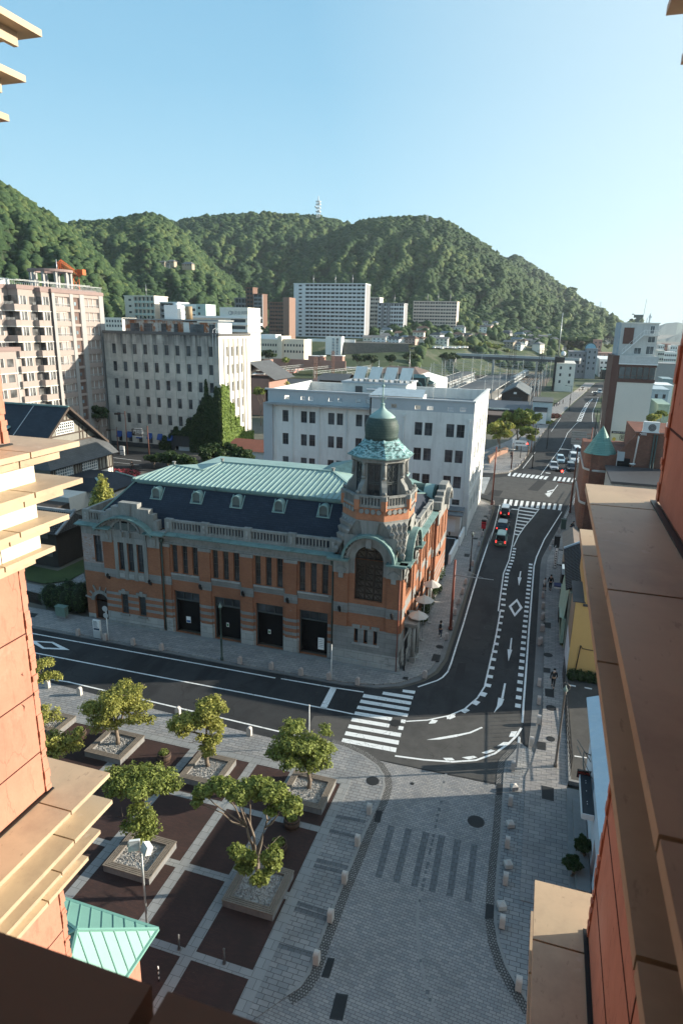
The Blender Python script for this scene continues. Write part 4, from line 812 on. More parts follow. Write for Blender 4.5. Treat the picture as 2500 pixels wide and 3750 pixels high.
for k in range(4): a = math.pi/2*k+.3; b.tube([(cx+.07*math.cos(a),cy+.07*math.sin(a),22.2),(cx+.25*math.cos(a),cy+.25*math.sin(a),22.5),(cx+.3*math.cos(a),cy+.3*math.sin(a),22.75)],.02,5)
b.build('finial', o)
# ---- drainpipes, wall lanterns, porch
PIPE = mat('dark_green_pipe', (.05,.075,.065), .5, .2, 3)
for X_, Y_ in ((-31.78,48.25),(-15.5,48.3)): b = MB().use(PIPE).tube([(X_,Y_,0.1),(X_,Y_,9.0)],.07,8).box(X_-.16,X_+.16,Y_-.14,Y_+.12,8.9,9.25); [b.cyl((X_,Y_),.1,.1,z_,z_+.08,8) for z_ in (1.5,3.6,5.7,7.6)]; b.build('drainpipe', hall)
b = MB().use(STEELR).tube([(-9.72,47.98,.1),(-9.72,47.98,8.3)],.04,6); b.build('drainpipe', hall)
def lantern(P, M):
    b = MB(M); x, y, z = P; b.use(BLACK).box(x-.07,x+.07,y-.06,y,z-.2,z+.1).tube([(x,y-.03,z-.15),(x,y-.25,z-.1),(x,y-.28,z+.02)],.025,6).lathe((x,y-.28,z),[(.05,.0),(.1,.05),(.15,.35),(.05,.42),(.02,.5)],6,sm=False)
    b.use(glass('lantern_glass',(.2,.2,.18),.3)).lathe((x,y-.28,z),[(.09,.07),(.13,.33)],6,ph=.2,sm=False,cap=False); b.build('wall_lantern', hall)
for q, Y_ in ((z2(595,1000),48.2),(z2(1190,1090),48.2),(c2(1020,1140),48.36),(c2(1345,1190),48.36),(c3(183,1470),48.36),(z1(140,1015),48.0),(z1(740,1105),48.0)):
    X_, _, Z_ = PY(*q, Y_); lantern((X_, Y_, Z_-.2), None)
MS = fm(-9.6, 48.15, math.pi/2); lantern((1.1,-.15,4.9), MS); lantern((.2,-.1,5.0), FP); lantern((7.2,-.12,5.0), FP); lantern((5.3,-.15,4.9), MS)
b = MB(MS).use(STONEP).box(1.9,4.3,-1.0,-.002,3.35,3.65).box(1.7,4.5,-1.15,-.002,3.65,3.8)
for x in (2.15,4.05): b.cyl((x,-.8),.2,.17,.6,3.35,12).box(x-.27,x+.27,-1.05,-.55,0,.6)
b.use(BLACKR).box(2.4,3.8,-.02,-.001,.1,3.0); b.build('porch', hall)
b = MB().use(KERB); b.prism([(-40.6,47.75),(-9.2,47.65),(-9.0,54),(-9.55,54),(-9.6,48.2),(-40.6,48.2)], .0, .16); b.build('step', hall)
# cafe parasols, tables and pots along the side wall
CANV = mat('cream_canvas', (.44,.42,.39), .8, .08, 2)
def parasol(X_, Y_, h, lab, r=.88):
    t = thing('parasol', (X_, Y_, .11), lab, 'parasol', 'cream parasols along the side wall of the hall')
    MB().use(ALU).cyl((X_,Y_),.025,.025,.11,h+.1,6).build('pole', t); MB().use(CONC).cyl((X_,Y_),.25,.22,.11,.2,10).build('base', t)
    b = MB().use(CANV).lathe((X_,Y_,0), [(r,h-.45),(r*.97,h-.4),(.02,h+.05)], 8, .2, sm=False, cap=False); b.build('canopy', t)
for q, Xp, lb in ((z1(1040,1075),-8.6,'cream parasol nearest the hall corner, above the porch'),(z1(1110,895),-8.7,'second cream parasol from the hall corner, in the middle of the row'),(z1(1195,720),-8.7,'farthest cream parasol along the hall side')):
    P = PX(*q, Xp); parasol(P[0], P[1], P[2]+.1, lb)
# ================= the white office building =================
STUC = mat('white_stucco', (.70,.70,.67), .85, .07, .3, streak=.12)
STUCG = mat('blue_grey_stucco', (.42,.45,.47), .85, .06, .3)
WFR = mat('dark_window_frame', (.09,.09,.09), .5, .1, 3)
GLASS_W = glass('office_glass', (.03,.035,.04), .25); GLASS_W.node_tree.nodes['Principled BSDF'].inputs['Specular IOR Level'].default_value = .3
overlay(STUC, (.42,.42,.40), 1.0, .5, .75, .5, (1,1,.12)); overlay(STUC, (.45,.44,.41), .25, .5, .7, .4)
wh = thing('white_office_building', (-25, 98, 0), 'white four storey office building with arched parapet openings and paired dark windows', 'building')
wb = MB()
def merge(dst, o_):
    base = len(dst.v); dst.v += o_.v
    for f_, mi_ in zip(o_.f, o_.mi): dst.use(o_.mats[mi_]); dst.addf([i+base for i in f_])
FR = [-16.86,-15.48,-12.51,-11.11]; RH = []; RW = []
for x in [-21.9,-20.5]+FR:
    for z, h in ((13.7,1.78),(10.2,1.75),(6.65,1.68)): RW.append((x, x+1.06, z, z+h))
RW += [(-11.11,-10.05,4.25,5.07),(-16.86,-15.8,4.25,5.07)]
AR = [(x, x+.8, 17.22, 17.75) for x in (-20.3,-16.95,-15.25,-12.5,-10.85)]
wall(wb, -23.3, -8.9, 0, 18.5, RW+AR, [(17.0,18.5,STUCG)], STUC, y=88.1, depth=.3)
LX = [-37.0,-34.08,-32.78,-29.86,-28.55,-25.68,-24.4]; LWn = [(x, x+.95, z, z+1.7) for x in LX for z in (14.12,10.72,7.2,3.7)]
AL = [(x, x+.72, 17.45, 18.0) for x in (-36.65,-34.1,-32.9,-29.85,-28.4,-25.75,-24.3)]
wall(wb, -39.6, -23.3, 0, 18.7, LWn+AL, [(16.95,18.7,STUCG)], STUC, y=89.5, depth=.3)
for (a, b_, c, d), Y_ in [(q, 88.1) for q in AR]+[(q, 89.5) for q in AL]:
    wb.use(STUCG); n = 8; cx_ = (a+b_)/2; r = (b_-a)/2; wb.use(STUCG)
    spandrel(wb, cx_, d-.02, r*.98, a-.12, b_+.12, d+r+.02, Y_-.012, 8)
wb.use(STUC).box(-23.32,-23.1,88.1,89.5,0,18.5)
wb.use(STUCG).box(-23.5,-8.85,87.95,88.5,18.5,18.68).box(-39.75,-23.5,89.35,89.9,18.7,18.9).box(-39.6,-23.3,89.42,89.49,16.85,16.98)
wb.use(STUC).box(-8.93,-8.75,87.98,88.3,0,5.9)
FSd = fm(-8.9, 88.1, math.pi/2); s = MB(FSd); SWn = []
for x in (1.2,3.4,4.7,7.6,8.9,11.8,13.1,16.2,17.5): SWn += [(x, x+.85, z, z+h) for z, h in ((13.7,1.78),(10.2,1.75),(6.65,1.68),(2.4,2.0))]
SWn += [(x, x+.7, 17.2, 17.95) for x in (1.3,3.5,4.9,7.7,9.0,11.9,13.2,16.2,17.6)]
wall(s, 0, 20.4, 0, 18.5, SWn, [], STUC, depth=.3); s.use(STUC).box(-.1,20.5,-.12,.35,18.5,18.7).box(-.05,20.4,-.08,-.002,5.75,5.92); merge(wb, s)
wb.use(STUC).box(-39.6,-8.9,108.3,108.5,0,18.5).box(-39.6,-39.3,89.5,108.5,0,18.7)
wb.use(mat('flat_roof_grey', (.3,.31,.31), .9, .2, .5)).box(-39.5,-9,88.4,108.4,16.7,16.9)
wb.use(STUC).box(-39.28,-9.2,108.0,108.29,16.9,18.5)     # far parapet (inner side)
wb.use(STUCG).box(-39.95,-38.5,89.25,89.48,0,16.8)
wb.build('wall', wh)
for a, b_, c, d in RW: win(wh, fm(0,88.1,0), a, c, b_-a, d-c, WFR, GLASS_W, 2, 2, y=.15)
for a, b_, c, d in LWn: win(wh, fm(0,89.5,0), a, c, b_-a, d-c, WFR, GLASS_W, 2, 2, y=.15)
k = 0
for a, b_, c, d in SWn:
    if d < 17: win(wh, FSd, a, c, b_-a, d-c, WFR, GLASS_W, 2, 2, y=.15)
b = MB().use(STUC)
for x, Y_, z_, hh in [(-38.2,89.5,16.8,16.8),(-35.3,89.5,16.8,16.8),(-31.2,89.5,16.8,16.8),(-27.0,89.5,16.8,16.8),(-18.4,88.1,16.5,16.5),(-9.5,88.1,16.3,16.3)]: b.tube([(x,Y_-.1,.3),(x,Y_-.1,hh-.4)],.06,6).box(x-.16,x+.16,Y_-.25,Y_-.003,hh-.4,hh)
b.build('downpipe', wh)
b = MB().use(STUC).box(-29.6,-19.8,95.5,103,16.9,19.7).use(STUCG).box(-29.8,-19.6,95.3,103.2,19.7,19.95).use(STUC).box(-25.2,-18.6,93.6,95.4,16.9,18.9).use(STUCG).box(-25.4,-18.4,93.4,95.45,18.9,19.1).use(STUC).box(-23.5,-16.2,89.6,92.4,16.9,18.9).use(mat('pale_blue_deck',(.35,.42,.46),.6)).poly([(-23.7,88.9,18.75),(-16,88.9,18.75),(-16.4,92.5,19.5),(-23.2,92.5,19.5)])
b.use(WFR).box(-27.6,-26.5,95.42,95.49,18.3,19.3).box(-21.3,-20.4,93.55,93.59,17.6,18.5); b.build('roof_house', wh)
for k in range(4):
    x = -28.2+2.35*k; b = MB().use(STUC).poly([(x,96.2,20.35),(x+1.75,96.2,20.35),(x+1.95,97.4,22.1),(x+.2,97.4,22.1)]).poly([(x,96.25,20.33),(x+.2,97.45,22.08),(x+1.95,97.45,22.08),(x+1.75,96.25,20.33)])
    b.use(ALU).bar((x+.1,97.4,19.95),(x+.25,97.42,22.05),.08).bar((x+1.85,97.4,19.95),(x+1.9,97.42,22.05),.08)
    for q in (0,.9,1.8): b.use(CONC).box(x+q-.15,x+q+.2,96.0,96.5,19.95,20.3)
    tag(b.build('solar_collector'), ['white tilted roof panel, leftmost of four on the white office','white tilted roof panel, second of four on the white office','white tilted roof panel, third of four on the white office','white tilted roof panel, rightmost of four on the white office'][k], 'roof panel', 'tilted white panels on the office roof')
for x, Y_, z0_, z1_ in ((-20.2,99,19.9,24.5),(-15.2,92,16.9,22.0),(-25.2,100,19.9,23.0),(-14.2,97,16.9,21.5)): tag(MB().use(ALU).cyl((x,Y_),.04,.02,z0_,z1_,6).build('roof_mast'), 'thin roof mast on the white office at x %d' % x if 0 else {-20.2:'tallest thin mast beside the tilted panels on the white office',-15.2:'thin mast left of the far arched parapet on the white office',-25.2:'short thin mast behind the tilted panels',-14.2:'thin mast at the right of the white office roof'}[x], 'mast')
# lean-to shop at its foot
b = MB().use(mat('lean_to_roof',(.16,.17,.18),.6)).poly([(-16.5,87.2,3.7),(-9.2,87.2,3.7),(-9.2,88.05,4.1),(-16.5,88.05,4.1)]).box(-16.5,-9.2,85.6,87.3,3.35,3.5); [b.box(x,x+.04,85.55,87.25,3.5,3.53) for x in (-15.2,-13.8,-12.4,-11)]
b.use(CREAM).box(-16,-9.6,87.3,87.5,0,3.4).use(GLASS_B).box(-15,-12,87.25,87.29,1.2,2.4); b.use(WHT).box(-11.8,-10.3,87.24,87.29,.6,2.4).use(STUC).tube([(-9.4,85.8,0),(-9.4,85.8,3.4)],.07,6)
b.build('lean_to', wh)
# ================= the grey concrete block with ivy =================
GC = masonry('weathered_concrete', (.62,.59,.53), (.54,.52,.47), (.42,.40,.37), 5.6, 3.9, .03, patch=(.22,.22,.22), plo=.54, phi=.78, pscale=.13, var=.28)
nt_ = GC.node_tree; bs_n = nt_.nodes['Principled BSDF']; src_ = bs_n.inputs['Base Color'].links[0].from_socket; sp_ = nt_.nodes.new('ShaderNodeSeparateXYZ'); nt_.links.new(pos(nt_), sp_.inputs[0])
mr_ = N(nt_, 'ShaderNodeMapRange'); nt_.links.new(sp_.outputs[2], mr_.inputs[0]); mr_.inputs[1].default_value = 18; mr_.inputs[2].default_value = 25.5; mm_ = N(nt_, 'ShaderNodeMath', operation='MULTIPLY'); nt_.links.new(mr_.outputs[0], mm_.inputs[0]); nt_.links.new(ramp(nt_, noise(nt_, pos(nt_, (2,2,.2)), .5, 5), .3, .6), mm_.inputs[1]); nt_.links.new(mixc(nt_, mm_.outputs[0], src_, (.09,.09,.09)), bs_n.inputs['Base Color'])
gb = thing('concrete_office_block', (-82, 138, 0), 'weathered grey concrete block with small windows, blue awnings and ivy on its corner', 'building')
wb = MB(); GW = []; cols = [-94.0+2.68*k for k in range(10)]; Y0 = 128.0
rows = [21.0,17.15,13.35,9.55,5.75]
rows = [20.95, 17.1, 13.3, 9.45, 5.55]
for x in cols:
    for z in rows: GW.append((x, x+1.0, z, z+2.15))
BW = [(x, x+1.0, 1.1, 3.3) for x in cols[:6]]
wall(wb, -96, -67.4, 0, 25.6, GW+BW+[(-79.2,-75.4,0,3.0)], [(0,1.0,mat('dark_plinth',(.04,.045,.05),.7))], GC, y=Y0, depth=.35)
for x in cols:   # piers between the windows stand proud, with slots above
    wb.use(GC).box(x+1.15, x+2.5, Y0-.14, Y0-.003, 1.0 if x > -80 or True else 4, 25.2); wb.box(x-.02,x+1.02,Y0-.1,Y0-.004,24.9,25.6)
wb.use(mat('dark_coping',(.10,.10,.10),.8)).box(-96.1,-67.2,Y0-.3,Y0+.4,25.3,25.9)
wb.use(MATS['dark_plinth']).box(-80.0,-73.8,Y0-.22,Y0-.145,1.0,4.6).use(STUCG).box(-78.3,-75.6,Y0+.1,Y0+.2,0,2.7)
FG = fm(-67.4, Y0, math.pi/2); s = MB(FG); GS = []
for x in (3.2,5.6,8.0,10.4): GS += [(x, x+.9, z, z+2.1) for z in rows]
wall(s, 0, 15.5, 0, 25.6, GS, [], mat('pale_weathered_concrete',(.66,.62,.55),.85,.1,.4,streak=.25), depth=.4)
for x in (2.0,4.3,6.7,9.1,11.6,13.2): s.box(x,x+1.0,-.25,-.003,3.5,24.8)
s.use(MATS['dark_coping']).box(-.2,15.6,-.2,.4,25.3,25.8); merge(wb, s)
wb.use(GC).box(-96,-67.6,143.3,143.5,0,25.6).box(-96,-95.7,128.1,143.5,0,25.6).use(MATS['flat_roof_grey']).box(-95.9,-67.5,128.3,143.4,24.9,25.1)
wb.build('wall', gb)
for a, b_, c, d in GW+BW: win(gb, fm(0,Y0,0), a, c, b_-a, d-c, WFR, GLASS_W, 2, 2, y=.2)
for a, b_, c, d in GS: win(gb, FG, a, c, b_-a, d-c, WFR, GLASS_W, 2, 2, y=.25)
BLUE = mat('blue_canvas', (.02,.07,.26), .8, .1, 3)
for x in cols[:6]: b = MB().use(BLUE).poly([(x-.1,Y0-.15,3.5),(x+1.1,Y0-.15,3.5),(x+1.1,Y0-.75,2.35),(x-.1,Y0-.75,2.35)][::-1]).poly([(x-.1,Y0-.75,2.35),(x+1.1,Y0-.75,2.35),(x+1.1,Y0-.75,2.15),(x-.1,Y0-.75,2.15)][::-1]).poly([(x-.1,Y0-.15,3.5),(x-.1,Y0-.75,2.35),(x-.1,Y0-.15,2.35)]).poly([(x+1.1,Y0-.15,3.5),(x+1.1,Y0-.15,2.35),(x+1.1,Y0-.75,2.35)]); b.build('awning', gb)
RUST = mat('rusty_corrugated_iron', (.33,.13,.06), .8, .4, .7, dirt=(.5,.48,.44), dscale=.5, dlo=.45, dhi=.55, streak=.6)
b = MB().use(RUST).box(-93,-78,132,138,25,28.3); b.use(STUC).box(-78,-69.5,132,138.5,25,28.0).use(MATS['flat_roof_grey']).box(-93.3,-69.2,131.6,139,28.3,28.6)
b.use(MATS['rusty_corrugated_iron']).box(-76.5,-70,131.9,131.99,25,28)
for x, w_ in ((-91.5,2.2),(-88,2.0),(-83.5,1.2),(-80.3,.9),(-76.3,3.4),(-71.6,1.4)): b.use(GLASS_W).box(x, x+w_, 131.8, 131.895, 25.6, 27.6).use(WFR).box(x-.06,x+w_+.06,131.75,131.799,26.6,26.7).box(x+w_/2-.05,x+w_/2+.05,131.74,131.79,25.6,27.6)
b.build('roof_house', gb)
b = MB().use(WHT).box(-83.6,-80.2,133.5,136.5,28.6,31.6).box(-83.7,-80.1,133.4,136.6,30.0,30.1); tag(b.build('water_tank'), 'white box shaped water tank on the concrete block roof', 'tank')
tag(MB().use(mat('tan_metal',(.3,.22,.13),.6)).cyl((-78.2,135),.75,.75,28.6,31.4,14).build('vent_pipe'), 'fat tan cylindrical flue on the concrete block roof', 'flue')
b = MB().use(ALU)
for x in (-68.6,-67.9): b.tube([(x,127.75,4),(x,127.7,25.6),(x,128.0,26.6),(x,129.4,27.0)],.05,6)
b.build('ladder', gb)
# ivy: on the front, thinning upward to the left, and on the sunlit side; sun and shade are put into the leaf colours
r = np.random.default_rng(3); V = []
def ivy_pts(n):
    P = []; 
    while len(P) < n:
        x = r.uniform(-83,-67.3); z = r.uniform(0,18.5); t = (x+83)/15.7; top = float(np.interp(x, [-83,-80,-78,-76.5,-75,-73.5,-72,-71,-70.6,-70.1,-69.2,-68.3,-67.3], [1.5,3.8,5.2,4.6,7.5,8.2,10.5,12,17.2,13,11.5,14,15.5]))
        if z < top+.9*math.sin(x*3.1)*math.cos(z*1.3) and not (-80 < x < -75 and z < 3.6): P.append((x, Y0-.3-r.random()*.35, z, 0))
    return P
def ivy_side(n):
    P = []
    while len(P) < n:
        y = r.uniform(Y0-.3, Y0+15.5); z = r.uniform(0,17); u = y-Y0; top = float(np.interp(u, [0,3.2,3.4,5.6,5.8,8.2,8.4,10.5,11,16], [14.8,14.2,10.8,10.2,7.2,6.8,4.6,4.2,3.0,2.6]))+.5*math.sin(u*5)
        if z < top and not (z > 5 and any(abs(u-q) < .35 for q in (3.6,6.0,8.4,10.8))): P.append((-67.15+r.random()*.35, y, z, 1))
    return P
def cards(P, size, nrmf, seed=1):
    r = np.random.default_rng(seed); P = np.array(P); n = len(P); nr = nrmf(P, r); a = np.cross(nr, r.normal(size=(n,3))); a /= np.linalg.norm(a,axis=1)[:,None]; b = np.cross(nr, a); s_ = size*(.6+.8*r.random(n))[:,None]
    c = P[:,:3]; a = a*s_; b = b*s_*.7; return np.stack([c-a,c-b,c+a,c+b],1).reshape(-1,3), np.arange(4*n).reshape(-1,4), np.clip(r.random(n)*.9,0,1)
P = ivy_pts(15000); n1 = cards(P, .24, lambda P, r: (lambda q: q/np.linalg.norm(q,axis=1)[:,None])(np.array([0,-1,.3])+r.normal(size=(len(P),3))*.5))
off = np.array(tuple(wloc(gb))); o = bpy.data.objects.new('ivy', np_mesh('ivy', n1[0]-off, n1[1], [LEAF_C], attr=n1[2])); col.objects.link(o); o.parent = gb
P = ivy_side(16000); n1 = cards(P, .24, lambda P, r: (lambda q: q/np.linalg.norm(q,axis=1)[:,None])(np.array([1,-.1,.3])+r.normal(size=(len(P),3))*.5), 2)
o = bpy.data.objects.new('ivy', np_mesh('ivy', n1[0]-off, n1[1], [LEAF_D], attr=n1[2])); col.objects.link(o); o.parent = gb; o['label'] = 'bright sunlit ivy'
# ================= the pinkish apartment block =================
PINK = mat('pink_beige_tile', (.33,.275,.25), .8, .08, .4); PINKD = mat('dull_mauve_band', (.25,.18,.165), .8, .1, .5); GREYT = mat('grey_tile', (.34,.33,.32), .8, .1, .5)
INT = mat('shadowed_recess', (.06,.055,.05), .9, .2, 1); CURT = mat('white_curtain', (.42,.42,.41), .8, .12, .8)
ap = thing('apartment_block', (-110, 122, 0), 'pink and beige apartment block with stacked balconies and a round pergola on its roof', 'building')
GLA = glass('apartment_glass', (.05,.05,.05), .2)
FA = fm(-97, 113.8, math.pi/2); wb = MB(FA); AH = []; fl = [30.6-2.93*k for k in range(11)]
for z in fl:
    AH += [(.9,5.2,z,z+1.9),(9.9,14.6,z,z+1.9)]
    if z > 5: AH.append((6.4,8.3,z-.5,z+1.9))
wall(wb, 0, 16.2, 0, 33.2, AH, [(22.0,22.7,PINKD)], PINK, depth=1.3)
wb.use(GREYT)
for a, b_ in ((.0,.85),(5.3,6.3),(8.4,9.8),(14.7,16.2)): wb.box(a,b_,-.12,-.003,0,33.2)
wb.use(PINKD).box(-.2,16.3,-.25,.4,33.2,33.9).use(mat('grey_railing',(.45,.46,.46),.5)).box(-.1,16.2,-.1,-.05,34.9,34.98)
for k in range(40): wb.box(.1+.4*k,.16+.4*k,-.1,-.05,33.9,34.9)
wb.build('wall', ap)
for (a, b_, c, d) in AH:
    M = FA; q = MB(M)
    if b_-a > 3:
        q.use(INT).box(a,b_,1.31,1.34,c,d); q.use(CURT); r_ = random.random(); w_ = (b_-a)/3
        for i in range(3):
            if i < 2: q.use(CURT).box(a+w_*i+.15, a+w_*i+.15+w_*random.uniform(.35,.85), 1.22, 1.3, c+.05, d-.15)
            q.use(WHT).box(a+w_*(i+1)-.06, a+w_*(i+1)+.02, .25, 1.2, c, d)
        q.use(MATS['grey_railing']).box(a,b_,.02,.06,c+.42,c+.48)
        for i in range(12): q.box(a+(b_-a)*i/12, a+(b_-a)*i/12+.04, .02, .06, c, c+.42)
        q.build('balcony', ap)
    else: q.use(mat('brown_stair_panel',(.14,.09,.075),.7)).box(a,b_,.3,.35,c,d); q.use(GLASS_B).box(a+.5,a+1.1,.25,.299,c+.8,c+1.5); q.build('stair_window', ap)
def apt_wing(x0, x1, y0, zt, lab, bal=True):
    """stepped wing: front faces the camera (-Y), right face +X"""
    w_ = MB(); w_.use(PINK).box(x0, x1, y0+1.2, 130, 0, zt).use(PINKD).box(x0-.1, x1+.15, y0+.9, 130, zt-.1, zt+.7)
    w_.use(MATS['grey_railing']).box(x0,x1,y0+1.0,y0+1.05,zt+1.6,zt+1.68); w_.box(x1,x1+.05,y0+1,128,zt+1.6,zt+1.68)
    k_ = 0
    while x0+.5*k_ < x1: w_.box(x0+.5*k_,x0+.5*k_+.06,y0+1.0,y0+1.05,zt+.7,zt+1.6); k_ += 1
    w_.build('wing', ap)
    for j, z in enumerate([zz for zz in fl if zz < zt-1.5]):
        q = MB().use(PINK); 
        q.box(x0, x1+.02, y0, y0+1.15, z-1.05, z+.12).use(CREAM).box(x0-.05,x1+.1,y0-.06,y0+1.19,z-1.2,z-1.051)
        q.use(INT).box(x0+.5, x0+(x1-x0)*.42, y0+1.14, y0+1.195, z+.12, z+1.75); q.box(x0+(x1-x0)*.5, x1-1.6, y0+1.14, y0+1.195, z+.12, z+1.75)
        q.use(CURT).box(x0+.7, x0+(x1-x0)*.25, y0+1.1, y0+1.139, z+.15, z+1.7).box(x1-3.2, x1-2.4, y0+1.1, y0+1.139, z+.15, z+1.7)
        q.use(GLA).box(x1-1.5,x1-.03,y0+1.12,y0+1.19,z+.15,z+1.7).box(x1-.02,x1+.03,y0+1.3,y0+3.2,z+.1,z+1.7)
        q.use(CURT).box(x1+.031,x1+.04,y0+1.4,y0+1.7,z+.15,z+1.65).use(GLA).box(x1-.02,x1+.03,y0+4.0,y0+5.6,z+.1,z+1.6).use(CREAM).box(x1,x1+.14,y0+1.2,y0+8,z-1.2,z-1.05).use(GREYT).box(x1,x1+.06,y0+6.1,y0+7,z-1.0,z+1.8)
        q.use(WHT); [q.box(x1+.041,x1+.07,y0+yy,y0+yy+.08,z+.1,z+1.7) for yy in (1.3,2.2,3.12)]
        if j < 2: q.use(MATS['grey_railing']); [q.box(x0+.3*i,x0+.3*i+.05,y0,y0+.05,z+.12,z+.6) for i in range(int((x1-x0)/.3))]
        q.build('balcony', ap)
apt_wing(-103,-97.4,110.2,33.3,''); apt_wing(-110,-98.6,105.4,33.6,''); apt_wing(-134,-101,101.4,33.6,'')
apt_wing(-134,-99.2,98.6,22.0,''); 
c = PD(*zA(870,330),128); 
pg = MB().use(GREYT); ccx, ccy = -103.2, 121.5
for k in range(10): a = 2*math.pi*k/10; pg.box(ccx+3.9*math.cos(a)-.25, ccx+3.9*math.cos(a)+.25, ccy+3.9*math.sin(a)-.25, ccy+3.9*math.sin(a)+.25, 33.9, 37.6)
pg.use(PINKD).lathe((ccx,ccy,0), [(3.4,37.6),(4.5,37.6),(4.5,38.1),(3.4,38.1),(3.4,37.6)], 28, sm=False, cap=False); pg.build('pergola', ap)
b = MB().use(WHT).box(-118,-111,112,118,34,36.2); b.build('roof_plant_room', ap)
b = MB().use(ALU)
for x in (-117.5,-116,-114.5,-113): b.bar((x,113,36.2),(x,113,38.6),.06); 
b.bar((-117.5,113,38.5),(-113,113,38.5),.06).bar((-117.5,113,37.4),(-113,113,38.5),.05).bar((-116,113,36.3),(-113,113,38.0),.05).bar((-114,114,36),(-114,114,39.6),.08).bar((-115.2,114,39.2),(-112.6,114,39.4),.1)
b.build('antenna_frame', ap)
tag(MB().use(mat('blue_white_paint',(.3,.42,.6),.5)).tube([(-110.6,113,34.0),(-110.9,113,42)],[.22,.06],8).build('roof_mast'), 'tapering pale blue mast on the pink apartment roof', 'mast')
ORG = mat('orange_steel', (.55,.12,.03), .6, .15, 2)
cr = thing('tower_crane', (-104, 150, 0), 'orange lattice crane standing behind the round roof pergola', 'crane')
def lattice(mb, a, b_, w_, n_, t=.12):
    A, B = Vector(a), Vector(b_); d = (B-A).normalized(); x = d.cross(Vector((0,1,.1))).normalized()*w_/2; y = d.cross(x).normalized()*w_/2
    cs = [x+y, x-y, -x-y, -x+y]
    for c_ in cs: mb.bar(A+c_, B+c_, t)
    for i in range(n_):
        p, q = A.lerp(B, i/n_), A.lerp(B, (i+1)/n_)
        for j in range(4): mb.bar(p+cs[j], q+cs[(j+1)%4], t*.6)
P0 = PD(*zA(940,400),172); P1 = PD(*zA(900,330),172)
bx, by = P0[0], P0[1]; b = MB().use(ORG); lattice(b, (bx,by,0), (bx,by,P1[2]+1.5), 2.0, 16, .13); b.build('mast', cr)
b = MB().use(ORG); J0 = PD(*zA(985,205),172); J1 = PD(*zA(750,30),172); lattice(b, J0, J1, 1.1, 12, .12); b.build('jib', cr)
b = MB().use(ORG); Q1 = PD(*zA(745,190),172); lattice(b, J1, Q1, .6, 6, .1); K = PD(*zA(1040,165),172); lattice(b, J0, K, .8, 3, .11); b.bar(K, PD(*zA(1000,205),172), .5); b.box(K[0]-.8,K[0]+.8,K[1]-.6,K[1]+.6,K[2]-.6,K[2]+.6); b.build('counter_jib', cr)
tag(MB().use(ALU).tube([PD(*zA(735,190),160), PD(*zA(718,0),160)], .09, 5).build('lightning_rod'), 'thin pale rod rising beside the orange crane', 'rod')
# ================= the half timbered station hotel =================
SHNG = masonry('dark_shingle_roof', (.035,.042,.055), (.026,.032,.044), (.02,.022,.03), .6, .22, .01, rough=.6, var=.3); SHNL = masonry('grey_shingle_roof', (.12,.125,.13), (.10,.105,.11), (.06,.06,.06), .6, .22, .01, rough=.7, var=.25)
PLAS = mat('grey_plaster', (.24,.23,.20), .9, .12, .8); TIMB = mat('dark_timber', (.07,.052,.042), .8, .2, 2); PLASW = mat('white_plaster', (.6,.58,.53), .9, .1, .8)
ht = thing('half_timbered_house', (-80, 88, 0), 'dark half timbered house with steep slate gable and white multi pane windows', 'house')
X0 = -72.0; FH = fm(X0, 80.5, math.pi/2); s = MB(FH)
wall(s, 0, 15.3, 0, 6.3, [(1.2,5.3,3.5,5.95),(7.3,11.5,3.5,5.95)], [(0,3.2,PLASW)], PLAS, depth=.2)
s.use(TIMB)
for x in (0,.75,5.4,6.1,6.6,7.05,11.6,12.3,13.3,14.3,15.1): s.box(x,x+.2,-.06,-.002,3.2,6.3)
s.box(0,15.3,-.07,-.061,3.1,3.4).box(0,15.3,-.07,-.061,6.0,6.3)
# gable above, set back 2.6
s.use(PLAS).poly([(2.0,2.4,8.6),(14.5,2.4,8.6),(6.9,2.4,13.9)]); s.use(TIMB)
for x, zb in ((3.6,10.2),(4.3,10.9),(5.0,12.2),(5.8,12.6),(6.6,13.4),(7.4,13.3),(8.2,12.6),(10.2,11.3),(11,10.8),(12,10)): s.box(x,x+.22,2.32,2.39,8.5 if x in (3.6,10.2,11,12) else 12.1,zb)
s.box(2.9,12.5,2.3,2.319,9.8,10.05).box(4.4,10.2,2.3,2.319,12.05,12.3).box(3,14,2.3,2.319,8.4,8.7)
merge_ = MB(); merge(merge_, s)
merge_.use(PLAS).box(-100,X0-2.5,81.2,94.8,0,8.4); merge_.use(PLASW).box(-72.4,-72.02,79.0,80.5,0,2.8)
merge_.use(PLAS).poly([(X0,80.5,0),(X0,80.5,6.3),(X0-2.6,80.5,8.5),(X0-20,80.5,8.5),(X0-20,80.5,0)]).poly([(X0,95.8,0),(X0-20,95.8,0),(X0-20,95.8,8.5),(X0-2.6,95.8,8.5),(X0,95.8,6.3)])
merge_.build('wall', ht)
for x in (1.2,7.3): win(ht, FH, x, 3.5, 4.1, 2.45, WHT, GLASS_B, 8, 5, y=.1, fr=.12, bars=.1)
win(ht, fm(X0-2.33,80.5,math.pi/2), 4.7, 10.1, 4.3, 1.85, WHT, GLASS, 9, 4, y=-.02, fr=.12, bars=.1)
b = MB().use(SHNG); rz = 14.4; rx = X0-1.2
RL = [(rx, 87.4, rz), (-125, 87.4, rz)]
b.poly([(rx,79.6,8.0),(rx,87.4,rz),(-125,87.4,rz),(-125,79.6,8.0)]).poly([(rx,96.6,7.4),(-125,96.6,7.4),(-125,87.4,rz),(rx,87.4,rz)])
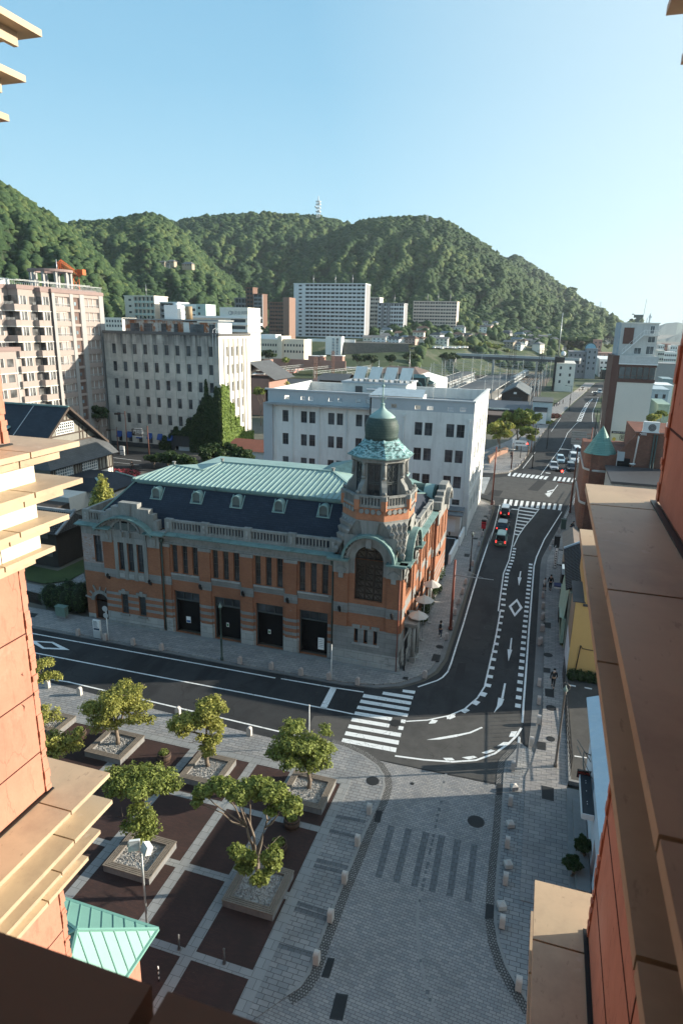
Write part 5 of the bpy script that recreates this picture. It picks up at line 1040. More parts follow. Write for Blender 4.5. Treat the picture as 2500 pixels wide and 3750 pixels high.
b.use(SHNG).poly([(rx-.02,79.6,7.85),(-125,79.6,7.85),(-125,87.4,rz-.15),(rx-.02,87.4,rz-.15)]).poly([(rx-.02,96.6,7.25),(rx-.02,87.4,rz-.15),(-125,87.4,rz-.15),(-125,96.6,7.25)])
b.use(TIMB).bar((rx,79.5,7.9),(rx,87.4,rz),.25,.35).bar((rx,96.7,7.3),(rx,87.4,rz),.25,.35)
b.use(COPPER).bar((rx,87.4,rz+.1),(-125,87.4,rz+.1),.45,.25)
b.use(STUCG).bar((-80,79.6,8.05),(-80,87.4,rz+.03),.12,.05).bar((-93,79.6,8.05),(-93,87.4,rz+.03),.12,.05)
b.build('main_roof', ht)
b = MB().use(SHNL).poly([(X0+.9,79.6,5.7),(X0+.9,96.6,5.7),(X0-2.7,96.2,8.8),(X0-2.7,82.2,8.8)]).poly([(X0+.9,79.6,5.7),(X0-2.7,82.2,8.8),(-100,82.2,8.8),(-100,79.6,5.7)])
b.poly([(X0+.9,79.6,5.6),(-100,79.6,5.6),(X0-2.7,82.2,8.7)]).poly([(X0+.85,79.6,5.6),(X0-2.7,82.2,8.7),(X0-2.7,96.2,8.7),(X0+.85,96.6,5.6)]); b.use(BLACK).tube([(X0+.95,79.6,5.65),(X0+.95,96.6,5.65)],.08,6).tube([(X0+.3,95.5,.2),(X0+.3,95.5,5.6)],.08,6).tube([(X0+.3,80.6,.2),(X0+.3,80.6,5.6)],.08,6)
b.build('skirt_roof', ht)
# dormers with teal edging facing the plaza
for xd in (-83.5,-92.5):
    b = MB().use(SHNL).poly([(xd+1.8,76.8,8.6),(xd+1.8,83.5,11.2),(xd-3.4,83.5,11.2),(xd-3.4,76.8,8.6)]).use(PLASW).box(xd-3.2,xd+1.6,77.2,81,6.5,8.6)
    b.use(COPPER_L).bar((xd+1.8,76.8,8.7),(xd+1.8,83.5,11.3),.3,.2).bar((xd+1.8,76.8,8.7),(xd-3.4,76.8,8.7),.3,.25).bar((xd+1.8,83.5,11.3),(xd-3.4,83.5,11.3),.3,.2); b.build('dormer', ht)
b = MB().use(PLASW).box(-70.9,-63.5,82,91,0,2.6).box(-70.9,-66.5,77.5,82,0,2.4); b.use(SHNG).poly([(-63,81.5,2.4),(-63,91.5,2.4),(-66.5,89,4.0),(-66.5,84,4.0)]).poly([(-63,81.5,2.4),(-66.5,84,4.0),(-71.5,84,4.0),(-71.5,81.5,2.4)]).poly([(-66.5,84,4.0),(-66.5,89,4.0),(-71.5,89,4.0),(-71.5,84,4.0)]).poly([(-63,91.5,2.4),(-71.5,91.5,2.4),(-71.5,89,4),(-66.5,89,4)])
b.use(COPPER_L).bar((-63,81.5,2.5),(-66.5,84,4.1),.3,.15).bar((-63,91.5,2.5),(-66.5,89,4.1),.3,.15); b.use(TIMB).box(-63.55,-63.42,82,91,1.9,2.2); b.build('porch', ht)
# small tiled house between them
TILE = masonry('grey_japanese_tile', (.15,.15,.15), (.11,.11,.115), (.03,.03,.03), .28, .16, .03, rough=.6, off=0, var=.2)
th = thing('tiled_store_house', (-57, 62, 0), 'small dark walled store house with curved grey tile roof beside the brick hall', 'house')
DW = mat('dark_wood_wall', (.045,.038,.033), .9, .2, 1)
b = MB().use(DW).box(-64,-52.6,58.6,63.6,0,4.6).box(-80,-60,62,70,0,4.2); 
for x, z_ in ((-54.6,3.4),(-54.2,1.2),(-59.5,3.0)): b.use(mat('shutter_grey',(.12,.11,.1),.8)).box(x,x+.9,58.52,58.598,z_,z_+1.0)
b.build('wall', th)
b = MB().use(TILE)
b.poly([(-65,57.7,4.3),(-51.8,57.7,4.3),(-51.8,61,6.1),(-65,61,6.1)]).poly([(-65,64.4,4.3),(-65,61,6.1),(-51.8,61,6.1),(-51.8,64.4,4.3)]).poly([(-81,61,4.1),(-64,61,4.1),(-64,66,6.3),(-81,66,6.3)]).poly([(-51.8,57.7,4.3),(-51.8,64.4,4.3),(-51.8,61,6.1)])
x = -64.9
while x < -51.8: b.bar((x,57.6,4.33),(x,61,6.15),.1,.1); x += .3
b.use(mat('ridge_tile',(.3,.3,.3),.7)).bar((-65,61,6.2),(-51.7,61,6.2),.35,.35).bar((-51.75,57.7,4.4),(-51.75,61,6.2),.25,.2); b.sphere((-51.7,61,6.35),.25,8,6); b.build('roof', th)
# ================= the hotel we look out of: two piers, ledges, sill =================
REDS = mat('red_sandstone', (.47,.215,.15), .9, .16, .6, bmp=.5, dirt=(.55,.31,.24), dscale=.7, dlo=.55, dhi=.75)
LEDG = mat('beige_metal_ledge', (.50,.39,.27), .5, .08, .5, spec=.25, dirt=(.40,.31,.22), dscale=1.2, dlo=.5, dhi=.8)
FASC = mat('cream_metal_panel', (.80,.70,.54), .5, .05, .5)
ht2 = thing('hotel_facade', (0, 0, 0), 'red sandstone hotel piers with projecting beige metal ledges framing the window view', 'building')
XL, XR, YF, P_ = -4.26, .72, 4.30, 3.42
GZ = [(-1.02,.40),(-1.35,.40),(-1.67,.30),(-1.95,.20)]   # four stacked ledges: height below the eye, projection
th_ = .05
overlay(LEDG, (.27,.20,.145), 22, .62, .68, .55, (1,.35,1)); overlay(LEDG, (.34,.26,.19), 1.6, .48, .66, .6); overlay(LEDG, (.62,.54,.45), 3.5, .66, .72, .35)
overlay(REDS, (.26,.10,.07), 3.0, .002, .014, .45, (1,1,.45), crack=True); overlay(REDS, (.58,.36,.28), 1.1, .6, .68, .6); overlay(REDS, (.30,.12,.08), 7, .55, .7, .5, (1,1,.3))
RC = mat('stone_crack', (.07,.025,.018), .95, .2, 3)
def stone_pier(side, z0, z1):
    b = MB().use(REDS); r = random.Random(int(z0*10)+side)
    if side < 0: b.box(XL-2.2, XL, -.6, YF, z0, z1)
    else: b.box(XR, XR+3.0, -.6, YF, z0, z1)
    # split-faced outer arris: small chipped blocks
    xx = XL if side < 0 else XR; z = z0
    while z < z1:
        h = r.uniform(.03,.09); d = r.uniform(.004,.02)
        b.box(xx-(.0 if side<0 else d), xx+(d if side<0 else 0), YF-.05, YF+r.uniform(.004,.02), z, min(z+h, z1)); z += h
    b.use(RC); e = .004 if side < 0 else -.004
    z = z0+.45
    while z < z1-.1: b.box(min(xx, xx+e), max(xx, xx+e), .2, YF-.01, z-.006, z+.006); z += .62
    for yj in (2.75,1.2): b.box(min(xx, xx+e), max(xx, xx+e), yj-.006, yj+.006, z0, z1) if side > 0 else None
    for k in range(70 if side > 0 else 26):      # chisel marks
        y, zz = r.uniform(.5, YF-.1), r.uniform(z0+.05, z1-.05); L = r.uniform(.05,.34) if side > 0 else r.uniform(.02,.1); y2 = y+r.uniform(-.02,.02); q = r.uniform(-.03,.03)
        w_ = r.uniform(.003,.010); b.poly([(xx+e*1.2,y,zz),(xx+e*1.2,y2+q,zz+L*.5),(xx+e*1.2,y2,zz+L),(xx+e*1.2,y2+q+w_,zz+L*.5)][::(1 if side<0 else -1)])
    b.build('stone_pier', ht2)
def ledge_group(zoff):
    zt = H+zoff
    for i, (dz, a) in enumerate(GZ):
        z = zt+dz; xr = XR-a; xl = XL+a; yf = YF+a
        js = [-.6,-.05] + [yf-.58-1.42*k for k in (2,1,0)] + [yf]; js = sorted(j for j in js if j <= yf)
        for k in range(len(js)-1):
            g0 = js[k]+.008; g1 = js[k+1]-(.008 if k < len(js)-2 else 0); last = k == len(js)-2
            for sgn in (1, -1):
                b = MB().use(LEDG)
                if sgn > 0:
                    pts = [(xr,g0),(XR+(3.2 if last else .6),g0),(XR+(3.2 if last else .6),g1),(xr,g1)]
                    if not last: pts = [(xr,g0),(XR+.05,g0),(XR+.05,g1),(xr,g1)]
                else:
                    pts = [(xl,g0),(xl,g1),(XL-(2.4 if last else .05),g1),(XL-(2.4 if last else .05),g0)]
                b.prism(pts, z-th_+.004, z); b.prism([(x, y) for x, y in pts], z-.006, z-.002) if 0 else None
                b.box(*( (xr+.12,xr+.16) if sgn > 0 else (xl-.16,xl-.12)), g0, g1-(.12 if last else 0), z-th_-.09, z-th_+.003)
                b.build('ledge_panel', ht2)
        # fascia box between the ledges
        if i < 3:
            z2 = zt+GZ[i+1][0]; ax = .12 if i else .13; b = MB().use(FASC)
            b.box(XR-ax, XR+.0-.001, -.6, YF+ax, z2+.001, z-th_-.002); b.box(XR-.0, XR+3, YF+.001, YF+ax, z2+.001, z-th_-.002); b.build('fascia', ht2); b = MB().use(FASC)
            b.box(XL+.001, XL+ax, -.6, YF+ax, z2+.001, z-th_-.002); b.box(XL-2.2, XL, YF+.001, YF+ax, z2+.001, z-th_-.002)
            b.use(BLACK); [b.box(XL+ax-.001, XL+ax+.002, YF+ax-.45-1.42*k, YF+ax-.443-1.42*k, z2, z-th_) for k in range(3)]; b.build('fascia', ht2)
    b = MB().use(BLACK); z = zt+GZ[0][0]; b.box(XR-.035, XR-.002, -.6, YF+.03, z+.0005, z+.012); b.build('joint_seal', ht2); MB().use(BLACK).box(XL+.002, XL+.035, -.6, YF+.03, z+.0005, z+.012).build('joint_seal', ht2)
for zo in (P_, 0, -P_): ledge_group(zo)
ledge_group(-2*P_)
for side in (-1, 1):
    stone_pier(side, H-1.0+.001, H+P_-1.95-.06); stone_pier(side, H-P_-1.0+.001, H-1.95-.06); stone_pier(side, H-2*P_-1.0, H-P_-1.95-.06); stone_pier(side, H+P_-1.0, H+2*P_); stone_pier(side, 0.1, H-2*P_-1.95-.06)
# back wall of the bay and the sill ledge under our own window
b = MB().use(CONC_D).box(-9, 9, -.75, -.62, 0, H-1.1).box(-9,9,-.75,-.62,H+1.6,H+2*P_).box(-9,XL-2.2,-.75,-.62,H-1.1,H+1.6).box(XR+3,9,-.75,-.62,H-1.1,H+1.6); b.build('stone_wall', ht2)
zl = H-1.02
MB().use(CONC_D).box(-40,-9.01,-22,-.7,0,H+9).box(9.01,24,-22,-.7,0,H+9).box(-9,9,-22,-4,0,H+9).build('unseen_main_block', ht2)  # hotel bulk behind the eye, added to block sky light over the plaza
MB().use(REDS).box(XL+.3, XR-.1, -.6, 3.4, H+2.35, H+2.6).build('added_soffit', ht2)  # unseen overhang, added to darken the sill and the right pier
for a, c in ((XL+.4,-.506),(-.476,XR-.4)): b = MB().use(mat('shaded_ledge_metal', (.24,.175,.13), .6, .1, 1, spec=.2)).box(a, c, -.55, .668, zl-.05, zl).box(a, c, .62, .6675, zl-.12, zl-.051); b.build('sill_panel', ht2)  # same metal as the ledges, with the sill's shade put into its colour
# green copper pyramid roof of the hotel's entrance canopy
cp = thing('canopy_roof', (-15, 15.8, 0), 'pale green standing seam pyramid roof at the foot of the hotel', 'roof')
zc, za = 3.0, 5.2
ap_ = G(*p3(362,545), 5.2); cR = G(*p3(790,685), 3.0); cF = G(*p3(645,905), 3.0)
A_ = Vector(ap_); B_ = Vector(cR); ctr = (A_.x, A_.y); hx = B_.x-A_.x; hy = B_.y-A_.y
PYR = mat('pale_green_copper_sheet', (.17,.35,.30), .55, .06, .6)
A1 = Vector(G(*p3(385,690), za)); C4 = [Vector((B_.x, B_.y, zc)), Vector((B_.x, B_.y-7.2, zc)), Vector((A_.x-5, B_.y-7.2, zc)), Vector((A_.x-5, B_.y, zc))]
ridge0 = Vector((A1.x, A1.y, za)); ridge1 = Vector((A_.x, A_.y, za+0.0))
b = MB().use(PYR)
top = ridge0; b.poly([C4[0], C4[3], top]); b.poly([C4[1], C4[0], top]); b.poly([C4[2], C4[1], top]); b.poly([C4[3], C4[2], top])
for k in range(4):
    c0, c1 = C4[k], C4[(k+1)%4]; b.bar(c0, top, .1, .1); n_ = 14
    for i in range(1, n_):
        m_ = c0.lerp(c1, i/n_); t = min(i/n_, 1-i/n_)*2; e_ = (c0 if i/n_ < .5 else c1).lerp(top, t); b.bar(m_, m_.lerp(e_, .98), .035, .07)
    b.bar(c0, c1, .12, .12)
b.build('copper_sheet', cp)
b = MB().use(REDS).prism([(C4[2].x+.6,C4[2].y+.6),(C4[1].x-.6,C4[1].y+.6),(C4[0].x-.6,C4[0].y-.6),(C4[3].x+.6,C4[3].y-.6)], 0, zc-.02); b.build('wall', cp)
# ================= right side of the street =================
HB = mat('white_pebbledash', (.62,.66,.70), .9, .06, .5); HBT = mat('pale_blue_roof_edge', (.42,.53,.60), .5, .08, .5, dirt=(.5,.58,.62), dscale=1.5)
hb = thing('white_arched_house', (7, 33, 0), 'white rendered house with arched window and pale blue eaves beside the parking lot', 'building')
FX = fm(4.75, 38.0, -math.pi/2)      # faces -X: u runs toward the camera
s = MB(FX); wall(s, 0, 12, 0, 6.1, [(1.0,1.45,3.1,4.7),(3.2,4.5,2.9,4.6),(7.2,8.4,.1,2.4)], [], HB, depth=.25)
# u=+X side is inward for this heading
s.use(HB).box(0,12,9,9.2,0,6.1).box(-.0,.2,.02,9,0,6.1).box(11.8,12,.02,9,0,6.1)
spandrel(s, 3.85, 4.6, .65, 3.0, 4.7, 5.4, -.02); arcband(s, 3.85, 4.6, .66, .85, -.09, -.02)
s.build('wall', hb)
b = MB(FX).use(HBT).box(-.45,12.4,-.5,.6,6.1,6.22).box(-.35,12.3,-.42,.5,5.82,6.099); b.poly([(-.45,-.5,6.225),(12.4,-.5,6.225),(12.4,3,7.6),(-.45,3,7.6)]).poly([(-.45,9,6.2),(-.45,3,7.6),(12.4,3,7.6),(12.4,9,6.2)]).poly([(-.45,-.5,6.22),(-.45,3,7.6),(-.45,9,6.2)]); b.build('roof', hb)
win(hb, FX, 1.0, 3.1, .45, 1.6, WHT, GLASS_B, 1, 2, y=.12); win(hb, FX, 3.2, 2.9, 1.3, 1.7, WHT, GLASS, 2, 3, y=.12); 
b = MB(FX).use(GLASS); arcband(b, 3.85, 4.6, 0, .64, .14, .16); b.use(WHT).box(3.82,3.88,.1,.139,4.6,5.2); b.build('fanlight', hb)
def text(s, P, size, M, m, name, parent, ext=.01, align='CENTER'):
    cu = bpy.data.curves.new(name, 'FONT'); cu.body = s; cu.size = size; cu.extrude = ext; cu.align_x = align; cu.align_y = 'CENTER'; o = bpy.data.objects.new(name, cu); col.objects.link(o); cu.materials.append(m)
    dg = bpy.context.evaluated_depsgraph_get(); me = bpy.data.meshes.new_from_object(o.evaluated_get(dg)); bpy.data.objects.remove(o)
    o = bpy.data.objects.new(name, me); col.objects.link(o); 
    if len(me.materials) == 0: me.materials.append(m)
    if parent: o.parent = parent; o.matrix_basis = Matrix.Translation(-wloc(parent)) @ M @ Matrix.Translation(P) @ Matrix.Rotation(math.pi/2, 4, 'X')
    else: o.matrix_basis = M @ Matrix.Translation(P) @ Matrix.Rotation(math.pi/2, 4, 'X')
    return o
LETD = mat('dark_lettering', (.06,.09,.13), .6)
text('UNION', (1.6,-.03,5.45), .42, FX, LETD, 'lettering', hb); text('HOLME', (3.9,-.44,5.95), .3, FX, LETD, 'lettering', hb); text('KITCHEN', (6.0,-.44,5.95), .3, FX, LETD, 'lettering', hb)
b = MB().use(mat('dark_awning',(.035,.042,.05),.6)).box(4.12,4.72,31.8,35.1,3.0,3.06).use(WHT).box(4.08,4.14,31.8,35.1,2.72,3.05).box(4.1,4.72,31.75,31.81,2.72,3.06); [b.use(WHT).cyl((4.4,y),.025,.025,3.06,3.09,6) for y in (32.6,32.8,33.7,34.4,34.6)]; b.build('awning', hb)
sg = thing('hanging_sign', (4.4,35.2,3.0), 'dark hanging sign with red letters on struts above the black awning', 'sign')
MSg = fm(4.0,35.25,0); b = MB().use(mat('sign_dark',(.03,.025,.025),.6)).box(3.95,4.7,35.2,35.26,2.75,3.3); b.build('panel', sg)
RED = mat('red_lettering', (.35,.03,.02), .6); text('HOLME', (.36,-.02,3.12), .2, fm(3.97,35.2,0), RED, 'lettering', sg); text('KITCHEN', (.36,-.02,2.9), .15, fm(3.97,35.2,0), RED, 'lettering', sg)
b = MB().use(STEELG).tube([(4.0,35.15,3.3),(4.72,35.15,3.35)],.03,6).tube([(3.9,36.6,3.9),(4.72,34.6,3.3)],.025,6).tube([(3.9,37.0,4.1),(4.72,36.0,3.4)],.025,6).tube([(4.72,36.4,3.6),(4.3,36.4,3.7),(4.25,35.6,3.5),(4.3,35.0,3.4)],.035,6); b.build('bracket', sg)
b = MB().use(KERB).box(3.7,4.7,29,37.3,0,.35).box(4.0,4.7,29,36.0,.35,.7); tag(b.build('step_terrace'), 'grey stepped terrace below the white arched house', 'steps')
# yellow house and the low shops beyond it
YEL = mat('ochre_render', (.60,.37,.14), .9, .05, .25); TAN = mat('tan_render', (.33,.24,.17), .9, .08, .4); DKR = mat('dark_roof_sheet', (.06,.06,.065), .6, .15, 1)
yh = thing('yellow_house', (10, 56, 0), 'ochre yellow house with blank side wall and thin dark drainpipe by the parking lot', 'house')
b = MB().use(YEL).box(4.65,16,52.4,62,0,8.8).box(3.98,4.649,52.4,57.0,0,6.75); b.use(DKR).box(3.75,4.72,52.32,57.1,6.76,6.84).box(4.55,16.2,52.3,62.2,8.8,8.95).box(4.55,5.2,52.28,52.38,6.5,6.7); b.use(TAN).box(3.93,3.979,52.5,57,2.6,6.7); b.use(HB).box(3.9,3.979,52.5,57,0,2.599); b.build('wall', yh)
b = MB().use(BLACK).tube([(4.62,52.33,.6),(4.78,52.33,3.0)],.04,6).tube([(4.78,52.33,3.0),(4.95,52.33,2.75),(5.4,52.33,2.72),(6.2,52.33,2.72)],.03,6); b.build('drainpipe', yh)
MINT = mat('mint_render', (.30,.42,.34), .85, .1, .5); SGR = mat('sage_panel', (.30,.33,.28), .8, .1, .5)
mh = thing('mint_house', (6, 62, 0), 'mint green narrow house with dark curved tile roof next to the yellow house', 'house')
b = MB().use(SGR).box(3.75,9,57.2,69,0,5.6); b.use(MINT).poly([(3.74,58,5.5),(3.74,66,5.5),(3.5,66,3.2),(3.2,61.5,2.6),(3.2,58.5,2.6),(3.5,57.3,3.0)]).poly([(3.2,58.5,2.6),(3.2,61.5,2.6),(3.35,61.8,1.0),(3.35,58,1.0)]).box(3.4,3.7,57.3,66,0.6,3.0).use(BLACKR).box(3.15,3.22,59,61,1.8,2.5); b.build('wall', mh)
b = MB().use(masonry('dark_blue_tile', (.028,.038,.055),(.02,.03,.045),(.008,.01,.014),.3,.16,.03,rough=.45)); b.poly([(3.4,57.6,5.7),(6.5,57.6,7.4),(6.5,69.5,7.4),(3.4,69.5,5.7)]).poly([(3.4,57.6,5.6),(3.4,69.5,5.6),(6.5,69.5,7.3),(6.5,57.6,7.3)]); y = 57.7
while y < 69.4: b.bar((3.38,y,5.72),(6.5,y,7.42),.1,.06); y += .42
b.use(HBT).bar((3.4,69.4,5.8),(6.5,69.4,7.5),.3,.15).box(3.2,3.6,63.6,65,4.9,5.5); b.build('roof', mh)
bs_ = thing('brown_shop', (6, 78, 0), 'low brown shop with segmented metal roof and pale blue roof sheets', 'shop')
b = MB().use(TAN).box(3.9,10,69.6,80.4,0,4.4); b.use(mat('brown_sheet',(.14,.115,.10),.6,.15,1)); 
for k in range(4): y = 71.6+2.1*k; b.poly([(3.5,y,4.3),(3.5,y+2.05,4.3),(4.6,y+2.05,5.2),(4.6,y,5.2)][::-1]); b.poly([(4.6,y,5.21),(4.6,y+2.05,5.21),(5.5,y+2.05,4.7),(5.5,y,4.7)][::-1])
b.use(mat('blue_grey_sheet',(.35,.45,.52),.5)).box(5.5,9.8,71,80.3,4.41,4.6); b.use(BLACK).box(3.55,3.9,69.6,73,.4,3.0); b.build('wall', bs_)
b = MB().use(mat('navy_awning',(.03,.04,.12),.8)).box(2.75,3.5,66.6,67.5,2.35,2.5).use(WHT).box(2.75,3.5,66.59,66.6,2.2,2.36); tag(b.build('awning_canopy'), 'small navy and white awning over the pavement by the mint house', 'awning')
os_ = thing('shop_sign', (3.0,74,3), 'tall white oval shop sign with black edge standing out over the pavement', 'sign')
b = MB().use(BLACK); Z0_, Z1_ = 1.9, 4.4; b.box(2.72,2.82,73.6,74.6,Z0_,Z1_).cyl((2.77,74.1),.0,.0,0,.01,3); b.use(WHT).box(2.70,2.719,73.68,74.52,Z0_+.1,Z1_-.1).box(2.75,2.8,73.58,73.599,Z0_+.1,Z1_-.1).box(2.821,2.83,73.68,74.52,Z0_+.1,Z1_-.1); b.build('panel', os_)
b = MB().use(WHT).box(2.72,3.02,73.55,73.595,Z0_+.08,Z1_-.08).use(BLACK).box(2.68,3.06,73.6,73.64,Z0_,Z1_); b.box(3.06,3.9,73.9,74.0,Z1_-.4,Z1_-.3).box(3.06,3.9,73.9,74.0,Z0_+.3,Z0_+.4)
for k in range(7): b.box(2.8,2.95,73.53,73.549,Z0_+.3+.28*k,Z0_+.42+.28*k)
b.build('bracket', os_)
# brick building with the green cone
RBR = masonry('clinker_brick', (.26,.095,.06), (.16,.06,.042), (.2,.15,.12), .3, .09, .012, patch=(.30,.17,.13), plo=.66, phi=.70, pscale=2.5, var=.35); TRIM = mat('grey_white_trim', (.42,.43,.42), .7, .1, 1)
rb = thing('clinker_brick_building', (10, 104, 0), 'dark red clinker brick building with green conical turret and white trim', 'building')
b = MB().use(RBR); YB = 97.0
b.box(6.9,20,YB,110.5,0,11.3); b.box(6.2,6.899,99,111.3,0,11.3); b.cyl((8.15,98.9),1.95,1.95,0,11.3,20,sm=False)
b.prism([(12.3,YB+.01),(20,YB+.01),(20,110),(12.3,110)], 11.301, 14.6)
b.poly([(10.0,YB+.0,11.31),(12.3,YB,11.31),(12.3,YB,14.4)]).poly([(10.0,YB+.4,11.31),(12.3,YB+.4,14.4),(12.3,YB+.4,11.31)]).poly([(10,YB,11.31),(12.3,YB,14.4),(12.3,YB+.4,14.4),(10,YB+.4,11.31)])
b.box(12.15,20,YB-.1,YB+.5,14.5,14.75)
b.use(TRIM).lathe((8.15,98.9,0),[(2.02,8.75),(2.15,8.8),(2.15,9.0),(2.02,9.05)],20,sm=False,cap=False).box(8.1,20,YB-.14,YB-.002,8.75,9.05).lathe((8.15,98.9,0),[(2.02,3.75),(2.15,3.8),(2.15,4.05),(2.02,4.1)],20,sm=False,cap=False).box(8.1,20,YB-.14,YB-.002,3.75,4.1).box(6.05,6.199,99,111.3,3.75,4.1).box(6.05,6.199,99,111.3,8.75,9.05)
b.use(RBR).box(9.4,12.3,YB+.5,YB+3,9.05,11.2)
b.use(BLACKR).box(10.3,12.0,YB-.02,YB-.001,9.6,11.0).use(STUCG).box(10.25,10.3,YB-.5,YB+.3,9.5,12.0).box(10.3,11.2,YB-.1,YB-.021,10.6,11.9)
b.build('wall', rb)
CONE = masonry('green_cone_sheet', (.13,.28,.25), (.11,.24,.215), (.06,.14,.125), 2.0, .22, .015, rough=.5, var=.12)
b = MB().use(CONE).lathe((8.15,98.9,0), [(2.3,11.2),(2.2,11.3),(.02,15.1)], 14, sm=False); b.build('cone_roof', rb)
b = MB().use(PIPE).tube([(14.6,YB-.15,.2),(14.6,YB-.15,14.6)],.11,8).tube([(14.95,YB-.15,.2),(14.95,YB-.15,14.5)],.11,8); b.use(WHT).tube([(13.6,YB-.12,14.6),(12.75,YB-.12,14.6),(12.6,YB-.12,14.2),(12.4,YB-.12,10.2)],.04,6).tube([(13.6,YB-.16,14.45),(12.9,YB-.16,14.45),(12.7,YB-.16,14.1),(12.5,YB-.16,10.0)],.04,6); b.build('drainpipe', rb)
for k, (x, lb) in enumerate(((13.1,'white air conditioning unit on the brick parapet, left of two'),(16.0,'white air conditioning unit on the brick parapet, right of two'))):
    t = thing('air_conditioner', (x+.9,YB+.6,14.75), lb, 'air conditioner', 'outdoor units on the brick parapet'); MB().use(mat('unit_white',(.66,.67,.66),.5)).box(x,x+2.0,YB+.1,YB+.9,14.8,16.2).box(x-.1,x+2.1,YB,YB+1,14.72,14.8).build('casing', t)
    b = MB().use(mat('fan_grey',(.2,.2,.2),.6)); b.tube([(x+1.1,YB+.09,15.45),(x+1.1,YB+.05,15.45)],.5,20,sm=False); b.use(mat('unit_dark',(.08,.08,.08),.6)); arcband(b,x+1.1,15.45,.42,.48,YB+.02,YB+.049,0,360,24); arcband(b,x+1.1,15.45,.2,.26,YB+.02,YB+.049,0,360,16); b.build('fan', t)
tag(MB().use(WHT).lathe((12.3,YB-.6,10.2),[(.02,0),(.25,.08),(.42,.22)],14,cap=False).tube([(12.3,YB-.1,9.8),(12.3,YB-.55,10.2)],.03,6).build('satellite_dish'), 'white satellite dish beside the dark opening of the brick building', 'dish')
# tall slab block with the blank cream wall
TB = thing('tall_slab_block', (19, 178, 0), 'tall narrow block with blank cream wall, brown corner strip and glazed top floor', 'building')
CRW = mat('cream_blank_wall', (.62,.59,.53), .85, .04, .2); BRN = mat('brown_cladding', (.10,.045,.035), .6, .1, .5)
b = MB().use(CRW); YT = 170.0
b.box(15.7,23.6,YT,186,0,16.4).box(15.7,23.9,YT+.5,186,16.4,22.5); b.use(BRN).box(14.1,15.699,YT-.1,186,0,22.5).box(15.7,23.85,YT-.1,YT+.499,16.4,17.2).box(15.7,23.85,YT-.1,YT+.499,20.0,20.6)
b.use(mat('pale_grey_band',(.5,.51,.5),.7)).box(15.5,23.9,YT-.35,YT+.4,20.6,22.6).use(WHT).box(15.5,24.0,YT-.45,YT-.34,20.55,20.75)
b.use(mat('pale_grey_render',(.52,.52,.50),.85,.08,.4,streak=.3)).box(15.1,23.3,YT+2,184,22.5,29.9).use(mat('blue_grey_corner',(.3,.36,.4),.7)).box(14.9,15.2,YT+1.9,184,22.4,30.1).use(CREAM).box(15.0,23.5,YT+1.8,184.2,29.85,30.1)
b.use(BRN).box(15.9,18.1,YT+1.85,YT+1.99,25.2,28.9); [b.use(mat('brown_slat',(.18,.09,.07),.6)).box(15.95,18.05,YT+1.8,YT+1.849,25.3+.24*k,25.42+.24*k) for k in range(15)]
b.build('wall', TB)
for k in range(6): MB().use(GLASS).box(15.9+1.31*k,17.12+1.31*k,YT+.2,YT+.3,17.25,19.95).use(BRN).box(15.75+1.31*k,15.88+1.31*k,YT+.05,YT+.35,17.2,20.0).box(15.9+1.31*k,17.12+1.31*k,YT+.12,YT+.19,17.95,18.05).build('window', TB)
for x, z_, w_, h_ in ((18.6,22.9,1.6,1.5),(21.2,22.9,1.7,1.9),(21.3,25.6,1.6,1.4),(21.5,27.6,1.0,1.8)): win(TB, fm(0,YT+2,0), x, z_, w_, h_, WHT, GLASS, 2, 1, y=-.08)
b = MB().use(WHT); P0_, P1_ = (16.0,YT+1.2,22.8), (20.2,YT+1.2,27.3); b.bar(P0_,P1_,.5,.15).bar((20.2,YT+1.2,27.3),(23.6,YT+1.2,27.3),.8,.15)
for k in range(7): t = k/6; p = Vector(P0_).lerp(Vector(P1_), t); b.bar(p, p+Vector((0,-.2,1.1)), .05)
b.bar(Vector(P0_)+Vector((0,-.2,1.1)), Vector(P1_)+Vector((0,-.2,1.1)), .06).bar((20.2,YT+1,28.4),(23.6,YT+1,28.4),.06); [b.bar((20.2+.68*k,YT+1,27.3),(20.2+.68*k,YT+1,28.4),.05) for k in range(6)]
b.build('fire_stair', TB)
b = MB().use(STEELG).box(18.5,19.3,175,176,30,31.6).box(17.9,20.0,174.9,175.2,31.2,31.9).cyl((17.7,175.2),.3,.3,31.9,32.1,12).tube([(20,175,31.9),(20.2,175,35.5)],.04,5); tag(b.build('antenna_rig'), 'dark antenna rig with dish on top of the tall slab block, left of two', 'antenna')
b = MB().use(ALU).box(21.3,21.6,175,175.3,30,32.0).box(20.8,20.95,175,175.1,30,31.2).box(21.2,21.8,174.9,175.3,31.2,31.6).tube([(21.5,175,32),(21.5,175,33)],.05,5); tag(b.build('antenna_rig'), 'pale twin rod antenna on top of the tall slab block, right of two', 'antenna')
bb_ = thing('billboard', (16,168.5,8), 'cream billboard with round emblem and welcome words at the foot of the tall block', 'billboard')
q0_, q1_ = PY(*z6(318,1730),168), PY(*z6(640,1790),168); q2_ = PY(*z6(295,1955),168); zt_, zb_ = q0_[2], q2_[2]-.3
b = MB().use(mat('billboard_cream',(.62,.56,.38),.6)).box(q0_[0],q1_[0]+1,168,168.2,zb_,zt_).use(BLACK).box(q0_[0],q1_[0]+1,167.95,167.999,zt_-.55,zt_); b.use(mat('salmon_red',(.5,.13,.06),.6)); arcband(b,q0_[0]+1.4,zb_+.1,0,1.3,167.93,167.99,0,180,16,1.3); b.use(mat('mango_yellow',(.6,.4,.06),.6)); arcband(b,q0_[0]+.75,zt_-1.9,0,.42,167.93,167.99,0,360,14); b.build('panel', bb_)
b = MB().use(BLACK); arcband(b,q0_[0]+2.6,zt_-1.45,.62,.7,167.9,167.94,0,360,24); b.build('emblem', bb_)
